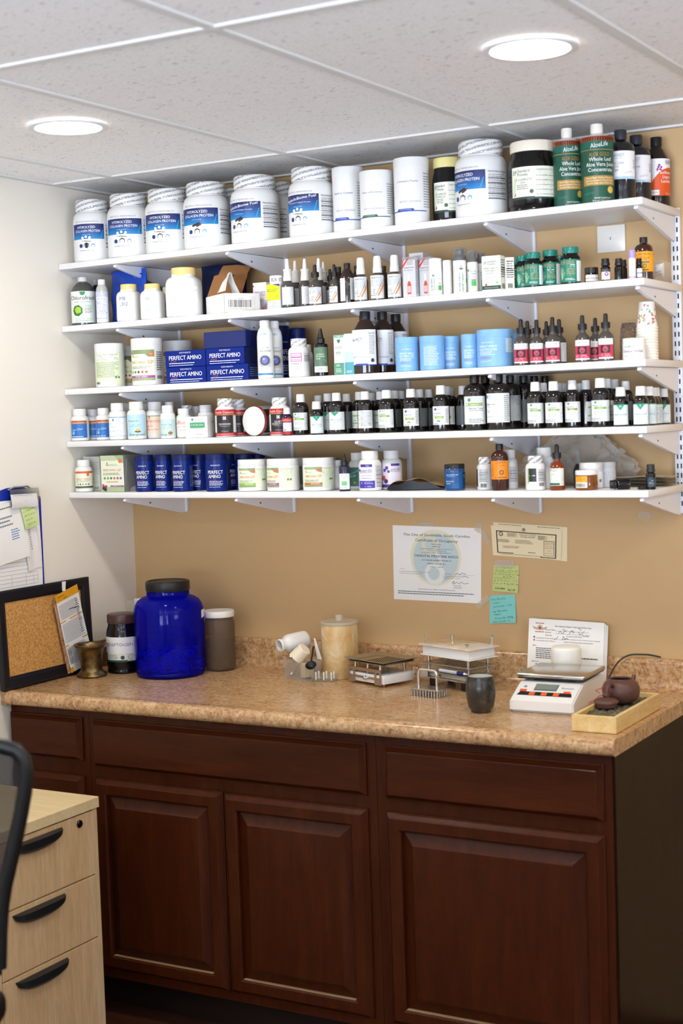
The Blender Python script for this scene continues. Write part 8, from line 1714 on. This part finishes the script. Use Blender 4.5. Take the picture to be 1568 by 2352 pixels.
FLY = [('B', -1, 1, .90, 1, YEL), ('B', -1, 1, 0, .065, YEL), ('B', -1, 1, .635, .65, YEL), ('B', -1, 1, .335, .35, YEL), ('T', 'Supplement Order Form', -.1, .965, .022, '#5c4412', 1.4), ('T', 'Gastroenterology', .1, .925, .03, '#7a5a14', .9), ('L', -.9, .9, .67, .86, 11, '#a9a9ae'), ('L', -.9, .9, .37, .62, 13, '#a9a9ae'), ('L', -.9, .9, .10, .32, 11, '#a9a9ae'), ('L', -.95, -.6, .1, .3, 8, '#6a6a72'), ('L', .55, .8, .4, .85, 18, '#6a6a72')]
onboard('leaflet', 'brown creased receipt behind the yellow topped leaflet', .300, .128, .085, .235, .20, .0118, speckle('creased_brown_paper', '#8a5a3c', '#b98a68', '#cfa585', 40, .7), [('L', -.7, .8, .05, .4, 9, '#6a4a34'), ('P', [(-.3, .0), (.3, .02), (.1, .14)], '#efe9e4')])
onboard('leaflet', 'black printed leaflet corner showing above the yellow topped leaflet', .305, .226, .095, .05, .05, .0122, mat('black_paper', '#1d1b1c', .5), [('T', 'Healthy', -.2, .5, .3, '#8a6a5a', 1.2)])
onboard('leaflet', 'white leaflet with yellow top and base bands tucked into the pin board', .322, .140, .112, .250, .22, .0150, PAP, FLY)

# ------------------------------------------------------------------ filing cabinet
fx, fy1 = .506, -.864; fy0 = fy1 - .405; fx0 = .012
t = thing('filing_cabinet', 'pale maple three drawer filing cabinet before the dark cabinets', 'filing cabinet', (0, 0, 0))
mb = MB(); mb.box((fx0, fy0 - .004, .676), (fx + .004, fy1 + .004, .7045), M_mapleh, .0012, seg=1); mb.build('top', t)
mb = MB(); mb.box((fx0, fy1 - .018, .02), (fx - .002, fy1, .675), M_maple, .0008, seg=1); mb.box((fx0, fy0, .02), (fx - .002, fy0 + .018, .675), M_maple, .0008, seg=1); mb.box((fx0, fy0 + .018, .02), (fx0 + .01, fy1 - .018, .675), M_maple); mb.box((fx0 + .01, fy0 + .018, .02), (fx - .03, fy1 - .018, .03), M_maple)
mb.box((fx0 + .01, fy0 + .018, .03), (fx - .022, fy1 - .018, .674), M_dark); mb.build('carcass', t)
for z0, z1, lock in ((.5015, .6715, True), (.3325, .498, False), (.035, .329, False)):
    mb = MB(); mb.box((fx - .020, fy0 + .0195, z0), (fx, fy1 - .0195, z1), M_maple, .0012, seg=1); d = mb.build('drawer', t)
    zc = z1 - .012; yc = (fy0 + fy1) / 2 + -.042; hw = .099
    hm = MB(); n = 22; vs = []; fs = []
    for k in range(n + 1):
        q = -1 + 2 * k / n; dd = .030 * math.sqrt(max(0, 1 - abs(q) ** 2.3)) + .0015; out = .024 * (max(0, 1 - q ** 4)) ** .6 + .001
        y = yc + q * hw
        vs += [(fx + .0003, y, zc), (fx + out, y, zc - .001), (fx + out * .92, y, zc - dd * .7), (fx + .0003 + out * .5, y, zc - dd), (fx + .0003, y, zc - dd * 1.02)]
    for k in range(n):
        for i in range(5): fs.append((k * 5 + i, k * 5 + (i + 1) % 5, (k + 1) * 5 + (i + 1) % 5, (k + 1) * 5 + i))
    fs += [tuple(range(5)), tuple(n * 5 + i for i in range(5))]
    hm.add(vs, fs, mat('slate_black_plastic', '#1b2023', .42)); hm.build('handle', d)
    if lock:
        lk = MB(); lk.lathe([(0, 0), (.0105, 0), (.0105, .003), (.008, .0055), (.0065, .0055), (.006, .004), (0, .004)], M_blackfine, 28, T3((fx, -.940, .650)) @ Matrix.Rotation(PI / 2, 4, 'Y')); lk.box((fx + .004, -.9408, .646), (fx + .0046, -.9392, .654), M_steel); lk.build('lock', d)

# ------------------------------------------------------------------ office chair
Dc = 2.0; cy = -1.985
cxp = at(-196, 1800, y=cy)
# plane of the backrest square to the line of sight
rx_ = Vector((RGT.x, RGT.y, 0)).normalized(); 
def cpt(u, v): 
    base = at(0, 1800, y=cy); d = ray(u, v); n = Vector((FWD.x, FWD.y, 0)).normalized(); k = (base - CAM).dot(n) / d.dot(n); return CAM + d * k
ctr = cpt(-196, 1800); org = Vector((ctr.x, ctr.y, 0)); rzc = math.atan2(rx_.y, rx_.x)
t = thing('office_chair', 'black mesh back office chair at the edge of the picture before the filing cabinet', 'office chair', org, rzc)
def loc_(u, v):
    p = cpt(u, v) - org; return (p.dot(rx_), p.z)
R_ = [loc_(*q) for q in ((-20, 1708), (10, 1713), (38, 1722), (55, 1742), (60, 1775), (56, 1820), (47, 1870), (35, 1925), (22, 1980), (8, 2040), (0, 2090), (-4, 2150), (-6, 2230))]
half = [(x, z) for x, z in R_]
top = [(0, half[0][1] + .006)]
loop = [(-x, z) for x, z in reversed(half)] + top + half
mb = MB()
def cz_(z): return .035 * math.cos((z - .75) * 3) - .02
pts = [(x, cz_(z), z) for x, z in loop]
mb.tube(pts, [.0135] * len(pts), M_black, 14); mb.tube([pts[0], (0, cz_(pts[0][2]) + .01, pts[0][2] - .03), pts[-1]], .014, M_black, 12)
mb.build('back_frame', t, smooth=60)
MESHM = mat('chair_mesh', '#1a1a1c', .7); nt = MESHM.node_tree; b = nodes(MESHM)[2]
tc = nt.nodes.new('ShaderNodeTexCoord'); sep = nt.nodes.new('ShaderNodeSeparateXYZ'); nt.links.new(tc.outputs['Object'], sep.inputs[0])
def wv(sock, k):
    a = nt.nodes.new('ShaderNodeMath'); a.operation = 'MULTIPLY'; a.inputs[1].default_value = k; nt.links.new(sock, a.inputs[0]); s = nt.nodes.new('ShaderNodeMath'); s.operation = 'SINE'; nt.links.new(a.outputs[0], s.inputs[0]); g_ = nt.nodes.new('ShaderNodeMath'); g_.operation = 'GREATER_THAN'; g_.inputs[1].default_value = -.25; nt.links.new(s.outputs[0], g_.inputs[0]); return g_.outputs[0]
mx = nt.nodes.new('ShaderNodeMath'); mx.operation = 'MAXIMUM'; nt.links.new(wv(sep.outputs[0], 2200.), mx.inputs[0]); nt.links.new(wv(sep.outputs[2], 2200.), mx.inputs[1]); nt.links.new(mx.outputs[0], b.inputs['Alpha'])
mb = MB(); n = len(half); vs = []; fs = []
for x, z in half:
    for k in range(9): vs.append((x * (-1 + 2 * k / 8), cz_(z) + .012 * (1 - (-1 + 2 * k / 8) ** 2), z))
for i in range(n - 1):
    for k in range(8): fs.append((i * 9 + k, i * 9 + k + 1, (i + 1) * 9 + k + 1, (i + 1) * 9 + k))
mb.add(vs, fs, MESHM); mb.build('mesh_back', t)
mb = MB(); mb.box((-.235, -.49, .44), (.225, -.01, .51), mat('black_fabric', '#1b1c20', .9), .03, seg=3); mb.build('seat', t)
mb = MB(); mb.tube([(0, .02, .62), (0, .035, .60), (0, .02, .44), (0, -.2, .42)], .022, M_black, 10); mb.build('back_support', t)
pa = loc_(14, 2310)
for s in (-1, 1):
    xa = s * (abs(pa[0]) - .045); mb = MB(); mb.box((xa - .043, -.23, pa[1] - .03), (xa + .043, .03, pa[1] + .025), M_black, .02, seg=3); mb.tube([(xa, -.1, pa[1] - .02), (xa + s * .03, -.13, .52), (xa * .8, -.2, .455)], .016, M_black, 10); mb.build('armrest', t)
mb = MB(); mb.tube([(0, -.22, .08), (0, -.22, .44)], [.03, .022], M_chrome, 14); mb.build('gas_lift', t)
for k in range(5):
    q = 2 * PI * k / 5 + .3; d = Vector((math.cos(q), math.sin(q), 0)); mb = MB(); mb.tube([(0, -.22, .10), tuple(Vector((0, -.22, .07)) + d * .29)], [.026, .016], M_black, 10); lg = mb.build('leg', t)
    mb = MB(); e = Vector((0, -.22, .0)) + d * .285
    mb.lathe([(0, -.022), (.024, -.022), (.0275, -.016), (.0275, .016), (.024, .022), (0, .022)], M_black, 20, T3((e.x, e.y, .0285)) @ Matrix.Rotation(q, 4, 'Z') @ Matrix.Rotation(PI / 2, 4, 'X')); mb.build('caster', lg)

SC.view_settings.view_transform = 'Standard'; SC.view_settings.look = 'None'; SC.view_settings.gamma = 1.0; SC.view_settings.use_curve_mapping = False
SC.view_settings.exposure = 0.98
SC.cycles.use_denoising = True; SC.cycles.use_adaptive_sampling = True; SC.cycles.adaptive_threshold = .045; SC.cycles.adaptive_min_samples = 20; SC.cycles.max_bounces = 8; SC.cycles.diffuse_bounces = 4; SC.cycles.glossy_bounces = 4; SC.cycles.transmission_bounces = 6; SC.cycles.transparent_max_bounces = 12
SC.cycles.caustics_reflective = False; SC.cycles.caustics_refractive = False; SC.cycles.sample_clamp_indirect = 6.0; SC.cycles.blur_glossy = .5
bpy.context.view_layer.update()
